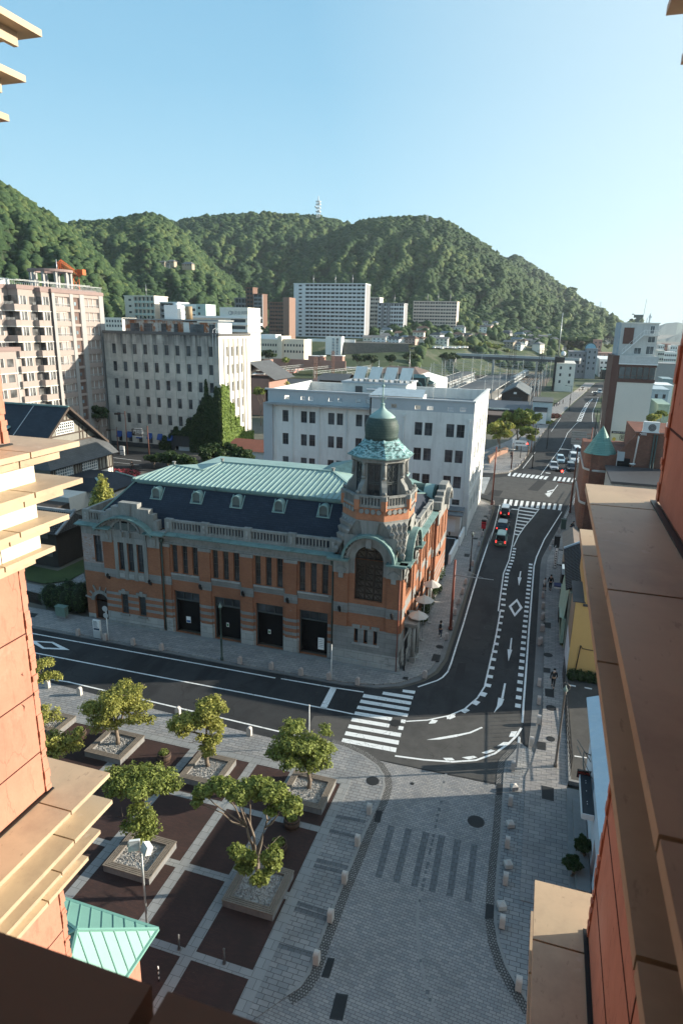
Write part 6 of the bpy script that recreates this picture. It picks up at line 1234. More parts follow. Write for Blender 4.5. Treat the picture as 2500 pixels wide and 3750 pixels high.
text('歓', (q0_[0]+2.6,-.1,zt_-1.45), .85, fm(0,168,0), BLACK, 'lettering', bb_); text('WELCOME', (q0_[0]+3.6,-.1,zt_-1.3), .55, fm(0,168,0), BLACK, 'lettering', bb_, align='LEFT'); text('MOJI', (q0_[0]+3.9,-.1,zt_-1.95), .5, fm(0,168,0), BLACK, 'lettering', bb_, align='LEFT')
text('WELCOME TO MOJIKO', (q0_[0]+.3,-.1,zt_-.27), .32, fm(0,168,0), WHT, 'lettering', bb_, align='LEFT')
# hidden block, added to shade the road, between the brown shop's side lane and the clinker brick building
ls_ = thing('shade_block', (14, 90, 0), 'low grey block added behind the hotel ledge to shade the road', 'shop'); MB().use(CONC).box(9,24,86.2,96.5,0,9.6).use(DKR).box(8.8,24.2,86,96.7,9.6,9.9).build('wall', ls_)
# ================= terrain, wooded hills =================
def sstep(t): t = min(1, max(0, t)); return t*t*(3-2*t)
def T(x, y):
    y0 = 335 + 130*sstep((x+90)/80.0)
    if x > -5: y0 += (x+5)*4
    return 17*sstep((y-y0)/110.0) + max(0, y-y0-110)*.10*sstep((170-x)/110)
def GT(px, py, dmin=150):
    d = ray(px, py); hh = math.hypot(d[0], d[1]); D = dmin
    while D < 1400:
        x, y, z = EYE[0]+d[0]*D/hh, EYE[1]+d[1]*D/hh, H+d[2]*D/hh
        if z <= T(x, y): return (float(x), float(y), float(T(x, y)))
        D += 2
    return (float(x), float(y), float(z))
gx = np.linspace(-700, 420, 76); gy = np.linspace(200, 1000, 60); V = np.array([(x, y, T(x, y)-.06) for y in gy for x in gx]); nx = len(gx)
F = np.array([(j*nx+i, j*nx+i+1, (j+1)*nx+i+1, (j+1)*nx+i) for j in range(len(gy)-1) for i in range(nx-1)])
TM = mat('town_ground', (.15,.145,.10), .95, .3, .06, dirt=(.05,.075,.03), dscale=.05, dlo=.35, dhi=.5)
o = bpy.data.objects.new('terrain', np_mesh('terrain', V, F, [TM], smooth=True)); col.objects.link(o); struct(o)
HILLM = mat('forest_floor', (.03,.045,.02), .95, .3, .02)
CANM = None
def canopy_mat(name, lo, mid, hi):
    m, nt, bs = _new(name); a = nt.nodes.new('ShaderNodeAttribute'); a.attribute_name = 'tint'; r_ = nt.nodes.new('ShaderNodeValToRGB'); nt.links.new(a.outputs['Fac'], r_.inputs[0]); e = r_.color_ramp.elements
    e[0].position = 0; e[0].color = (*lo,1); e[1].position = 1; e[1].color = (*hi,1); q = e.new(.5); q.color = (*mid,1)
    n2 = noise(nt, pos(nt), .55, 4, .7); o = mixc(nt, 1.0, r_.outputs[0], ramp(nt, n2, .3, .7, (.65,.65,.65), (1.2,1.2,1.2)), 'MULTIPLY'); nt.links.new(o, bs.inputs['Base Color']); bs.inputs['Roughness'].default_value = .75; bs.inputs['Specular IOR Level'].default_value = .15
    bump(nt, bs, noise(nt, pos(nt), 2.2, 3, .8), .6, .5); return m
CANM = canopy_mat('forest_canopy', (.024,.050,.019), (.043,.078,.028), (.095,.125,.042))
bm_ = bmesh.new(); bmesh.ops.create_icosphere(bm_, subdivisions=1, radius=1); ICO = np.array([v.co for v in bm_.verts]); ICF = np.array([[v.index for v in f.verts] for f in bm_.faces]); bm_.free()
keepv = ICO[:,2] > -.55; idx = -np.ones(len(ICO), int); idx[keepv] = np.arange(keepv.sum()); ICF = np.array([idx[f] for f in ICF if all(keepv[f])]); ICO = ICO[keepv]
def interp(pts, x): return float(np.interp(x, [p[0] for p in pts], [p[1] for p in pts]))
def vnoise(x, y, s):
    return (math.sin(x/s+1.3*math.sin(y/s*1.7+s))+math.sin(y/s*1.3+1.1*math.sin(x/s*.8+2*s)))/2
LAYERS = [
 ('A', [(-260,520),(0,668),(60,700),(130,755),(240,822),(330,900),(430,1000),(520,1075),(640,1150)], 560, 300, 6, 9500, .8),
 ('B', [(130,870),(240,815),(300,808),(400,805),(470,790),(540,778),(600,795),(660,840),(720,900),(780,960),(830,1010),(900,1060),(980,1120)], 800, 470, 16, 11500, .95),
 ('C', [(480,850),(600,812),(655,808),(740,790),(850,782),(950,775),(1060,783),(1170,790),(1230,803),(1290,822),(1400,870),(1500,910)], 1080, 640, 22, 11000, 1.2),
 ('D', [(840,1100),(950,1020),(1050,950),(1150,885),(1230,845),(1290,820),(1330,805),(1420,795),(1490,790),(1560,790),(1640,810),(1740,870),(1830,935),(1900,990),(1980,1060),(2080,1130),(2200,1185)], 930, 600, 20, 20000, 1.05),
 ('E', [(1760,975),(1840,940),(1890,932),(1960,975),(2050,1040),(2150,1110),(2260,1180),(2340,1206)], 1300, 820, 22, 4500, 1.4)]
CV, CF, CT = [], [], []; nv = 0; rr = np.random.default_rng(11)
for nm, ridge, Dr, Db, zb, ntree, rs in LAYERS:
    xs = np.arange(ridge[0][0], ridge[-1][0]+1, 14.0); ts = np.linspace(0, 1, 16); pts = {}
    def surf(px, t):
        py = interp(ridge, px)+8; d = ray(px, py); hh = math.hypot(d[0], d[1]); ux, uy = d[0]/hh, d[1]/hh; zr = H+d[2]*Dr/hh
        wob = vnoise(px, t*260, 55)*.5+vnoise(px*1.7, t*330+90, 31)*.3; edge = math.sin(math.pi*min(1, t*1.0)); D = Dr+(Db-Dr)*t + wob*55*edge
        if t < 0: D = Dr-(t)*500; z = zr+t*220
        else: z = zb+(zr-zb)*(1-t)**1.12 + (wob*18+7*vnoise(px*1.3+t*160, t*420+px*.4, 24)+4*vnoise(px*2.1, t*300, 17))*rs*edge
        return (ux*D, uy*D, z)
    g = [[surf(x, t) for x in xs] for t in [-.5]+list(ts)]; V = np.array(g).reshape(-1,3); n_ = len(xs); m_ = len(g)
    F = np.array([(j*n_+i, (j+1)*n_+i, (j+1)*n_+i+1, j*n_+i+1) for j in range(m_-1) for i in range(n_-1)])
    o = bpy.data.objects.new('hill', np_mesh('hill', V, F, [HILLM], smooth=True)); col.objects.link(o); struct(o)
    # tree crowns, denser toward the eye
    for k in range(ntree):
        px = rr.uniform(ridge[0][0], ridge[-1][0]); t = rr.uniform(-.04, 1)**1 if True else 0
        x, y, z = surf(px, t); r_ = rs*rr.uniform(2.1, 4.6)*(1-.15*t); 
        v = ICO*(1+.18*np.sin(ICO@rr.normal(size=3)*3.2+rr.random()*6))[:,None]*(1+.12*rr.normal(size=len(ICO)))[:,None]
        v = v*np.array([r_, r_, r_*rr.uniform(.65, .95)]); v += np.array([x, y, z+r_*.25]); CV.append(v); CF.append(ICF+nv); nv += len(v)
        CT.append(np.full(len(ICF), np.clip(.42+.30*vnoise(x, y, 38)+.22*rr.normal(), 0, 1)))
CV, CF, CT = np.concatenate(CV), np.concatenate(CF), np.concatenate(CT)
o = bpy.data.objects.new('forest', np_mesh('forest', CV, CF, [CANM], attr=CT, smooth=False)); col.objects.link(o); tag(o, 'dense green forest covering the hillsides', 'forest', kind='stuff')
# far blue mountains over the water
MTN = mat('distant_mountain', (.09,.13,.12), .95, .1, .001)
for prof, D in (([(2200,1212),(2330,1200),(2400,1197),(2440,1183),(2480,1180),(2520,1190),(2620,1215)], 9500), ([(2395,1246),(2440,1238),(2470,1228),(2500,1224),(2600,1230)], 2600)):
    A = [PD(x, y, D) for x, y in prof]; b = MB().use(MTN)
    for i in range(len(A)-1):
        p, q = A[i], A[i+1]; f1_, f2_ = [(v[0]*.9, v[1]*.9, -1) for v in (p, q)]; b2, b3 = [(v[0]*1.12, v[1]*1.12, -1) for v in (p, q)]
        b.poly([f1_, f2_, q, p]).poly([p, q, b3, b2])
    struct(b.build('hill'))
# ================= towers and flats at the foot of the hill =================
FLW = mat('white_flats', (.66,.68,.70), .8, .05, .2); FLG = mat('grey_flats', (.26,.26,.27), .8, .08, .2); FLB = mat('brown_flats', (.17,.10,.075), .8, .1, .2); FLC = mat('cream_flats', (.66,.60,.52), .8, .06, .2); FLP = mat('pale_pink_flats', (.68,.56,.48), .8, .06, .2)
DKW = mat('dark_window_band', (.035,.04,.045), .3, .2, .5)
def flats(name, lab, x0, x1, y, dep, z0, z1, fl, wall_m, band_m, bays, side_m=None, rail=None, endcap=0.0, mast=()):
    """slab of flats: front with one balcony part per storey and bay columns, windowed end wall on the right"""
    t = thing(name, ((x0+x1)/2, y, z0), lab, 'building'); b = MB().use(side_m or wall_m).box(x0, x1, y+1.2, y+dep, z0-8, z1)
    b.use(wall_m).box(x0, x0+endcap, y, y+1.2, z0-8, z1) if endcap else None
    b.box(x0-.3, x1+.3, y-.2, y+dep+.3, z1, z1+.6); n = bays; w_ = (x1-x0-endcap)/n
    for k in range(n+1): b.use(wall_m).box(x0+endcap+w_*k-.22, x0+endcap+w_*k+.22, y-.05, y+1.25, z0-8, z1)
    b.build('wall', t); fh = (z1-z0)/fl
    for j in range(fl):
        z = z0+fh*j; q = MB()
        for k in range(n):
            a, c = x0+endcap+w_*k+.22, x0+endcap+w_*(k+1)-.22; q.use(DKW).box(a, c, y+1.0, y+1.19, z+.2, z+fh-.35); q.use(rail or wall_m).box(a, c, y, y+.12, z+.1, z+1.15).use(wall_m).box(a, c, y, y+1.18, z-.12, z+.1)
            q.use(rail or wall_m).box(a+w_*.45, a+w_*.52, y+.3, y+1.0, z+.1, z+fh-.3)
        q.build('balcony', t)
    if endcap > 2:
        for j in range(fl): MB().use(DKW).box(x0+endcap*.45, x0+endcap*.72, y-.03, y, z0+fh*j+1.0, z0+fh*j+2.1).build('window', t)
    for mx in mast: MB().use(ALU).cyl((mx, y+dep/2), .12, .08, z1, z1+7, 5).build('mast', t)
    return t
flats('apartment_tower', 'wide white fourteen storey apartment slab in front of the green hill', -184.8, -130.5, 470, 14, 19.2, 56.5, 14, FLW, FLW, 7, FLG, None, 8.8, (-172, -155, -142))
flats('apartment_tower', 'brown apartment tower with terracotta stair shaft left of the white slab', -187.1, -174.5, 430, 12, 19.5, 42, 9, FLB, FLB, 3, FLB)
b = MB().use(mat('terracotta_shaft',(.24,.15,.115),.8)).box(-176.3,-171.8,428.5,440,11,45.5); tag(b.build('stair_shaft'), 'terracotta stair shaft beside the brown tower', 'tower')
flats('apartment_tower', 'beige apartment tower right behind the white slab', -144.9, -133.6, 524, 12, 19, 49.5, 10, FLC, FLC, 3, FLC)
flats('apartment_tower', 'grey and white striped apartment tower left of the pink one', -133.3, -112.8, 520, 14, 19, 45.2, 9, FLW, FLW, 5, FLG, None, 0, (-122,))
for x in (-130.6,-125.9): MB().use(FLG).box(x, x+2.2, 519, 520.6, 12, 45.4).build('pier', bpy.data.objects['apartment_tower.003'] if 'apartment_tower.003' in bpy.data.objects else None)
flats('apartment_tower', 'pinkish curved topped apartment block at the right end of the towers', -113.3, -77.4, 560, 14, 22, 48.3, 10, FLP, FLP, 8, FLP, None, 0, (-103, -94, -84))
flats('apartment_tower', 'tall dark brown twin tower with stepped top, left of the pair', -228, -222.5, 480, 9, 21, 54.2, 11, FLB, FLB, 1, FLB)
flats('apartment_tower', 'narrow grey brown tower right of the tallest shaft', -222.2, -215.2, 481, 10, 21, 49.5, 10, FLG, FLB, 2, FLB)
flats('apartment_block', 'small grey flats stepped below the twin towers', -238.5, -228.2, 482, 10, 21, 46.5, 6, FLG, FLG, 2, FLG)
flats('apartment_block', 'beige six storey flats with four balcony bays at the left of the hill foot', -231.8, -212.8, 330, 14, 26.0-8, 41.2, 7, FLC, FLP, 5, FLC, mat('mint_glass_rail',(.45,.52,.48),.4), 6.0, (-222,))
flats('apartment_block', 'grey flats with round white corner behind the concrete block', -209, -198.2, 330, 12, 20, 38, 6, FLG, FLW, 2, FLW)
b = MB().use(WHT).cyl((-199.3,331.5),2.3,2.3,12,38,18,sm=True).box(-198,-182,332,342,12,37.6).use(DKW); [b.box(-197.4,-188.5,331.9,331.99,z_,z_+1.3) for z_ in (22,25,28,31,34)]; b.use(mat('pale_green_end',(.45,.55,.52),.7)).box(-187.5,-181.8,331.7,343,12,37.7).use(DKW); [b.box(-186.5,-185.2,331.6,331.69,z_,z_+1.3) for z_ in (25,28.5,32,35)]
tag(b.build('white_flats'), 'white and pale green rear wing with round corner beside the grey flats', 'building')
bk = thing('white_clinic', (-124, 250, 20), 'white stepped building with emblem and lettering on its upper wall', 'building')
b = MB().use(CREAM).box(-128.2,-118.1,250,262,10,34.2).box(-131.2,-128.3,251,262,10,34.2).use(WHT).box(-146,-117.6,248.5,262,29.9,30.7).box(-128,-117.2,247.6,262,27.3,28.2).box(-128,-117.2,247.6,262,24.6,25.5).use(CREAM).box(-145.5,-118,249.5,261,10,29.9); b.build('wall', bk)
for z_ in (28.4,25.7,23.0): MB().use(DKW).box(-125.5,-119,249.4,249.49,z_,z_+1.2).build('window', bk)
LG = mat('grey_lettering',(.3,.3,.3),.6); b = MB().use(LG); arcband(b,-125.9,32.0,.62,.85,249.93,249.99,0,360,18); b.build('emblem', bk); text('掖済会病院', (-122.0,-.1,32.0), 1.55, fm(0,250,0), LG, 'lettering', bk)
b = MB().use(CREAM).box(-172,-163.3,230,240,5,29.2).use(DKW); [b.box(-170.6+1.3*i,-170+1.3*i,229.9,229.99,z_,z_+.9) for i in range(6) for z_ in (27.4,25.6)]; tag(b.build('white_annex'), 'small white building with two rows of square windows by the pink apartments', 'building')
# cream school, retaining wall with stair tower, brick sheds
sc_ = thing('school_building', (-138, 336, 12), 'long cream school building with rows of windows above the railway', 'building')
CRS = mat('cream_render', (.68,.62,.50), .85, .06, .2); b = MB().use(CRS).box(-151.2,-138.5,330,342,6,20.1).box(-138.4,-136.2,328.8,342,6,22.0).box(-136.1,-124.2,330.5,342,6,20.5).use(WHT).box(-151.4,-138.4,329.8,342.2,20.1,20.7).box(-150,-141,332,340,20.7,22.6); b.build('wall', sc_)  # one even warm cream over all the school walls
for x in np.arange(-150.5,-139.5,1.45): MB().use(DKW).box(x,x+.8,329.9,329.99,16.6,17.9).build('window', sc_)
for x in np.arange(-150.5,-139.5,1.45): MB().use(DKW).box(x,x+.8,329.9,329.99,13.3,14.5).build('window', sc_)
for x in np.arange(-135.4,-125.2,1.7): [MB().use(DKW).box(x,x+.85,330.4,330.49,z_,z_+1.2).build('window', sc_) for z_ in (13.6,16.8)]
STW = masonry('retaining_stone', (.15,.14,.12), (.11,.105,.09), (.06,.06,.055), 1.5, 1.0, .04, patch=(.08,.09,.06), plo=.5, phi=.7, pscale=.1)
b = MB().use(STW); b.poly([(-124,399,10.5),(-84,412,10.5),(-86,414,17.8),(-124,402,17.8)]).poly([(-124,402,17.8),(-86,414,17.8),(-86,450,17.9),(-124,450,17.9)]).use(WHT).box(-150,-118,405,405.6,17.8,19.6); tag(b.build('retaining_wall'), 'sloped dark stone retaining wall under the apartment towers', 'wall')
stt = thing('stair_tower', (-130, 400, 12), 'white stair tower with tall glazed strips in front of the retaining wall', 'building'); b = MB().use(WHT).box(-135.3,-124.9,398,404,8,21.3); b.build('wall', stt)
for k in range(2): 
    for j in range(6): MB().use(GLASS_B).box(-130.9+2.6*k,-129.3+2.6*k,397.9,397.99,9.8+1.8*j,11.3+1.8*j).build('window', stt)
BR2 = mat('pinkish_brick_wall', (.34,.20,.16), .9, .12, .4); b = MB().use(BR2); PA, PB_ = G(*zH(385,545),0), G(*zH(1430,505),0)
PAx, PBx = PY(*zH(385,545),318), PY(*zH(1430,505),318); b.box(PAx[0],PBx[0],318,318.6,PAx[2]-1,PY(*zH(900,460),318)[2]); tag(b.build('long_brick_wall'), 'long low pinkish brick wall above the railway sidings', 'wall')
for a, c, lb in ((zH(895,408),zH(1035,455),'left'),(zH(1065,410),zH(1110,455),'middle'),(zH(1225,405),zH(1385,455),'right')):
    A_, C_ = PY(*a,326), PY(*c,326); b = MB().use(BR2).box(A_[0],C_[0],326,330,C_[2]-3,A_[2]).use(WHT).box(A_[0]-.3,C_[0]+.3,325.8,330.2,A_[2],A_[2]+.3); tag(b.build('brick_shed'), f'{lb} one of three low brick sheds behind the long brick wall', 'shed', 'low brick sheds')
A_, C_ = PY(*zH(255,455),300), PY(*zH(348,540),300); b = MB().use(BR2).box(A_[0],C_[0],300,304,C_[2]-4,A_[2]).use(mat('dark_shed_wall',(.09,.06,.055),.8)).box(A_[0]-4.5,A_[0]-.01,300.5,304,C_[2]-4,A_[2]); tag(b.build('brick_hut'), 'square brick hut left of the long brick wall', 'hut')
A_ = PY(*zH(93,245),190); b = MB().use(MATS['pinkish_brick_wall']).box(A_[0]-6,A_[0]+5.5,190,205,0,11.5); b.use(SHNL).poly([(A_[0]-1,189,16.5),(A_[0]+8,189,11.3),(A_[0]+8,206,11.3),(A_[0]-1,206,16.5)]).poly([(A_[0]-8,189,11.3),(A_[0]-1,189,16.5),(A_[0]-1,206,16.5),(A_[0]-8,206,11.3)]); tag(b.build('brick_gable_house'), 'brick house with slate roof behind the concrete block', 'house')
# ================= railway =================
BAL = mat('brown_ballast', (.17,.13,.10), .95, .3, .4, dirt=(.10,.085,.07), dscale=.06); b = MB().use(BAL); b.poly([(-190,205,-.05),(-4,205,-.05),(-3.5,300,-.05),(2,430,-.05),(-60,450,-.05),(-190,345,-.05)]); struct(b.build('railway_bed'))
RAILM = mat('rail_steel', (.22,.20,.19), .4, .2, 1, metal=.5); SLP = mat('sleepers', (.11,.09,.075), .9, .2, 1)
def track(pts, w_=1.1):
    b = MB().use(SLP); b.strip(pts, 2.3, .0); b.use(RAILM)
    for s_ in (-.55, .55):
        P = []; 
        for j, p in enumerate(pts):
            q = Vector(pts[min(j+1,len(pts)-1)])-Vector(pts[max(j-1,0)]); q.normalize(); P.append((p[0]-q.y*s_, p[1]+q.x*s_))
        for j in range(len(P)-1): b.bar((*P[j],.1),(*P[j+1],.1),.12,.15)
    struct(b.build('railway_track'))
for k in range(10): x = -6.6-3.3*k; track([(x,208),(x+.8,300),(x+2.5+.25*k,420),(x+6+.8*k,470)])
for k in range(6): x = -48-4.2*k; track([(x,215),(x+2,320),(x+9,430)])
for k in range(5): track([(-180,262+7*k),(-120,276+8*k),(-75,318+9*k),(-55,400+4*k)])
PLR = mat('platform_roof', (.075,.08,.085), .7, .2, .2, dirt=(.14,.14,.14), dscale=.08); PLE = mat('platform_edge', (.42,.42,.41), .8, .1, .5)
def platform(x0, x1, y0, y1, lab, sh=6.0, z=4.6):
    t = thing('station_platform', ((x0+x1)/2, y0, 0), lab, 'platform'); b = MB().use(PLE).prism([(x0,y0),(x1,y0),(x1+sh,y1),(x0+sh,y1)],0,1.0); b.build('deck', t)
    b = MB().use(PLR); c = (x0+x1)/2; b.poly([(x0,y0,z),(c,y0,z+.5),(c+sh,y1,z+.5),(x0+sh,y1,z)]).poly([(c,y0,z+.5),(x1,y0,z),(x1+sh,y1,z),(c+sh,y1,z+.5)]).use(PLE).bar((x0,y0,z),(x0+sh,y1,z),.15,.3).bar((x1,y0,z),(x1+sh,y1,z),.15,.3).bar((x0,y0,z),(x1,y0,z),.15,.3); b.build('roof', t)
    n = 9
    for k in range(n): u = (k+.5)/n; MB().use(PLE).cyl((c+sh*u,y0+(y1-y0)*u),.14,.14,1,z+.4,6).build('post', t)
platform(-36.5,-21.5,232,350,'wide dark roofed platform nearest the road, between the tracks'); platform(-53,-44.5,240,372,'narrower dark roofed platform farther left among the tracks'); platform(-66,-60,250,330,'leftmost dark roofed platform behind the white office')
def train(A, B, y_m, lab, ncar=2, stripe=None):
    A, B = Vector((A[0],A[1],0)), Vector((B[0],B[1],0)); d = (B-A).normalized(); L = (B-A).length/ncar; ang = math.atan2(d.y, d.x); t = thing('train', tuple(A), lab, 'train')
    for k in range(ncar):
        M = Matrix.Translation(A+d*L*k) @ Matrix.Rotation(ang,4,'Z'); b = MB(M).use(y_m).box(.3,L-.3,-1.4,1.4,.9,3.3).use(ALU).prism([(.3,-1.2),(L-.3,-1.2),(L-.3,1.2),(.3,1.2)],3.3,3.6).box(2,5,-.8,.8,3.6,3.95).box(L-6,L-3,-.8,.8,3.6,3.95)
        b.use(BLACK).box(1.2,3.6,-1.1,1.1,.2,.9).box(L-3.6,L-1.2,-1.1,1.1,.2,.9)
        if stripe: b.use(stripe).box(.28,L-.28,-1.42,1.42,1.2,1.45)
        o = b.build('carriage', t); n = int(L/1.7)
        w_ = MB(M).use(DKW)
        for i in range(n): w_.box(.9+1.7*i,2.0+1.7*i,-1.43,-1.401,1.9,2.8)
        w_.build('window_row', o)
train(G(*zH(-60,800),0), G(*zH(440,690),0), WHT, 'white commuter train with dark windows behind the white office', 2)
train(G(*zH(595,690),0), G(*zH(945,652),0), mat('pink_train',(.66,.30,.28),.5), 'pink and white train standing in the sidings', 2, WHT)
train((-19.2,330), (-13.5,432), mat('silver_train',(.42,.46,.48),.35), 'long silver train beyond the platforms', 5); train((-44,300),(-40.5,372), MATS['silver_train'], 'silver train alongside the narrow platform', 3)
STL = mat('catenary_steel', (.34,.36,.35), .5, .15, 1); STD = mat('dark_lattice_steel', (.04,.04,.04), .6, .15, 1)
def mast_(x, y, h, lab, m, r=.12, z=0, lat=False):
    t = MB().use(m)
    if lat: lattice(t, (x,y,z), (x,y,z+h), .9, int(h/1.6), .11); [t.bar((x-1.6,y,z+zz),(x+1.6,y,z+zz),.1) for zz in (h-.6,h-2.4)]
    else: t.cyl((x,y),r,r*.7,z,z+h,6); t.bar((x,y,z+h-1.5),(x+2.2,y,z+h-1.2),.07).bar((x,y,z+h-.4),(x+2.2,y,z+h-1.2),.05)
    tag(t.build('catenary_mast'), lab, 'mast', 'masts of the railway')
k = 0
ordn = ['first','second','third','fourth','fifth','sixth','seventh','eighth','ninth','tenth','eleventh','twelfth','thirteenth','fourteenth','fifteenth','sixteenth','seventeenth','eighteenth','nineteenth','twentieth']
for j, y in enumerate((226,248,272,298,326,356,390)):
    for i, x in enumerate((-58,-43.5,-20.2,-5.2)): mast_(x+(y-226)*.035, y, 11.5 if i != 1 else 13.5, f'grey overhead line mast, {ordn[j]} from the near end of the {["left","centre left","centre right","right"][i]} row', STL, .16)
for px, py, D, h, lb in ((zM(560,640)[0],0,300,19,'tall dark lattice mast left of the tracks'),(zM(845,640)[0],0,262,21,'tall dark lattice mast beside the pale block'),(zM(600,640)[0],0,380,19,'farther dark lattice mast between the platforms and the bridge'),(zM(870,640)[0],0,330,19,'dark lattice mast near the right edge of the tracks')):
    d = ray(px, 1350); hh = math.hypot(d[0],d[1]); mast_(d[0]/hh*D, d[1]/hh*D, h, lb, STD, lat=True)
d = ray(1205,1400); hh = math.hypot(d[0],d[1])
for px, D, h, lb in ((zH(512,0)[0],250,12,'slender dark mast left of the pink train'),(zH(1000,0)[0],242,17,'rust lattice mast rising in front of the sidings, left one'),(zH(1250,0)[0],300,17,'rust lattice mast rising in front of the sidings, right one')):
    d = ray(px,1340); hh = math.hypot(d[0],d[1]); mast_(d[0]/hh*D, d[1]/hh*D, h, lb, mat('rust_lattice',(.22,.12,.09),.7) if 'rust' in lb else STD, lat='rust' in lb)
def portal(A, B, h, lab, m=STL):
    t = thing('catenary_portal', (A[0],A[1],0), lab, 'gantry', 'overhead line gantries of the railway'); 
    for P in (A, B): MB().use(m).cyl((P[0],P[1]),.16,.13,0,h+1.5,6).build('post', t)
    b = MB().use(m); a, c = Vector((A[0],A[1],h)), Vector((B[0],B[1],h)); b.bar(a,c,.12).bar(a+Vector((0,0,.9)),c+Vector((0,0,.9)),.12); n = max(4,int((c-a).length/1.4))
    for i in range(n): p, q = a.lerp(c,i/n), a.lerp(c,(i+1)/n); b.bar(p+Vector((0,0,.9 if i%2 else 0)), q+Vector((0,0,0 if i%2 else .9)), .08)
    b.build('lattice_beam', t)
for j, y in enumerate((238,262,290,320,352,384,410)): portal((-64+(y-226)*.03,y),(-38+(y-226)*.03,y),8.2,f'lattice gantry over the left tracks, {ordn[j]} from the near end')
for j, y in enumerate((258,300,340,378,412)): portal((-34+(y-226)*.03,y),(-3.5+(y-226)*.01,y),8.6,f'lattice gantry over the right tracks, {ordn[j]} from the near end')
for j, x in enumerate((-178,-160,-143,-127,-112,-97,-83)): portal((x,262+ (x+178)*.12),(x+9,322+(x+178)*.12),7.6,f'lattice gantry over the sidings, {ordn[j]} from the left')
PLB = mat('blue_grey_canopy', (.22,.28,.34), .6, .1, .2); b = MB().use(PLB).box(-178,-95,352,358,5.2,5.7); cn2 = thing('siding_canopy', (-136,355,0), 'long blue grey canopy above the sidings', 'canopy'); b.build('roof', cn2); [MB().use(STL).box(x,x+.3,354,354.3,0,5.2).build('post', cn2) for x in np.arange(-175,-96,9.5)]
# bridge
br_ = thing('road_bridge', (-20, 417, 0), 'long road bridge crossing the railway in front of the hillside houses', 'bridge')
b = MB().use(mat('bridge_grey',(.36,.38,.38),.8,.1,.2)).prism([(-60,428),(16,407),(17,410),(-59,432)],11.2,12.6); b.use(mat('bridge_dark_steel',(.07,.075,.08),.6)).prism([(-60,428.3),(16,407.3),(17,409.8),(-59,431.7)],9.6,11.2).use(CONC).prism([(-62,428),(-58,427),(-58,433),(-62,433)],0,11.5); b.build('deck', br_)  # girder under the deck in a darker steel
b = MB().use(STL); b.bar((-60,428,13.6),(16,407,13.6),.12); [b.bar((-60+4*k,428-1.105*k,12.6),(-60+4*k,428-1.105*k,13.6),.1) for k in range(20)]; b.build('railing', br_); [MB().use(CONC).box(x,x+1.2,427-(x+60)*.276,430-(x+60)*.276,0,9.7).build('pier', br_) for x in (-34,-8)]
# dark timber shed and low roofs by the line
hs = thing('dark_gabled_shed', (-11,255,0), 'dark timber shed with shallow gable and small lit window beside the railway', 'shed'); cg = -10.7
b = MB().use(DW); xa, xb = -15.8,-5.6; b.box(xa+.5,xb-.5,240.5,270,0,5.6).poly([(xa+.5,240.45,5.6),(xb-.5,240.45,5.6),(cg,240.45,8.2)]); b.use(mat('shed_roof_grey',(.13,.145,.15),.7)).poly([(xa,239.8,5.7),(cg,239.8,8.5),(cg,271,8.5),(xa,271,5.7)]).poly([(cg,239.8,8.5),(xb,239.8,5.7),(xb,271,5.7),(cg,271,8.5)]).poly([(xa,239.8,5.6),(xa,239.8,5.9),(cg,239.75,8.7),(cg,239.75,8.35)]).poly([(xb,239.8,5.9),(xb,239.8,5.6),(cg,239.75,8.35),(cg,239.75,8.7)]); b.build('wall', hs); MB().use(WHT).box(-11.2,-10.2,240.35,240.44,5.9,6.6).build('window', hs); MB().use(DKW).box(-12.5,-8.0,240.35,240.44,3.3,4.8).build('window', hs)
b = MB().use(mat('dark_blue_roof',(.05,.065,.085),.6)).box(-20,-4.2,209,236,3.6,4.0).use(GLASS_B).box(-17.8,-10.5,206,209,4.02,4.3).use(mat('brown_eave',(.12,.09,.075),.8)).box(-18,-10.5,196,206,3.4,3.7).use(DW).box(-19.5,-4.6,209.5,235.5,0,3.6).box(-17.6,-11,196.5,206,0,3.4); tag(b.build('low_station_shed'), 'low dark blue flat roofed shed with skylight behind the round green trees', 'shed')
bs2 = thing('pale_blue_shop', (-1,212,0), 'small pale blue fronted shop by the pavement beyond the trees', 'shop')
b = MB().use(mat('pale_blue_wall',(.42,.52,.56),.7)).box(-3.8,2.0,212,226,0,6.4).use(SHNL).box(-4.0,2.2,211.8,226.2,6.4,6.7); b.build('wall', bs2); MB().use(WHT).box(-3.2,.6,209.6,212,0,3.6).use(DKW).poly([(-3.3,209.5,3.65),(.7,209.5,3.65),(.7,211.9,4.9),(-3.3,211.9,4.9)]).build('porch', bs2)
# station with green mansard behind the white office
st = thing('station_building', (-44, 186, 0), 'station building with steep green slate roof, brown tiled top and copper dormer', 'building')
L0, L1, L2, L3 = PY(*zG(480,388),182), PY(*zG(905,382),182), PY(*zG(725,555),176), PY(*zG(1020,520),182)
GSL = mat('green_black_slate', (.035,.055,.055), .6, .2, 1); x0_, x1_, zt_ = L0[0], L1[0]-1.5, L0[2]-1.2; b = MB().use(STUC).box(x0_-4,x1_+6,178,200,0,L3[2]); b.use(GSL).poly([(x0_-4,177,L3[2]),(x1_+6,177,L3[2]),(x1_,182,zt_),(x0_,182,zt_)]); b.use(WHT).poly([(x1_+6,177,L3[2]),(x1_+6,200,L3[2]),(x1_,196,zt_),(x1_,182,zt_)])
b.use(mat('brown_tile_top',(.14,.10,.085),.8,.2,1)).poly([(x0_-1,181,zt_),(x1_+1,181,zt_),(x1_-2,188,zt_+1.6),(x0_+2,188,zt_+1.6)]).poly([(x1_+1,181,zt_),(x1_+1,197,zt_),(x1_-2,190,zt_+1.6),(x1_-2,188,zt_+1.6)])
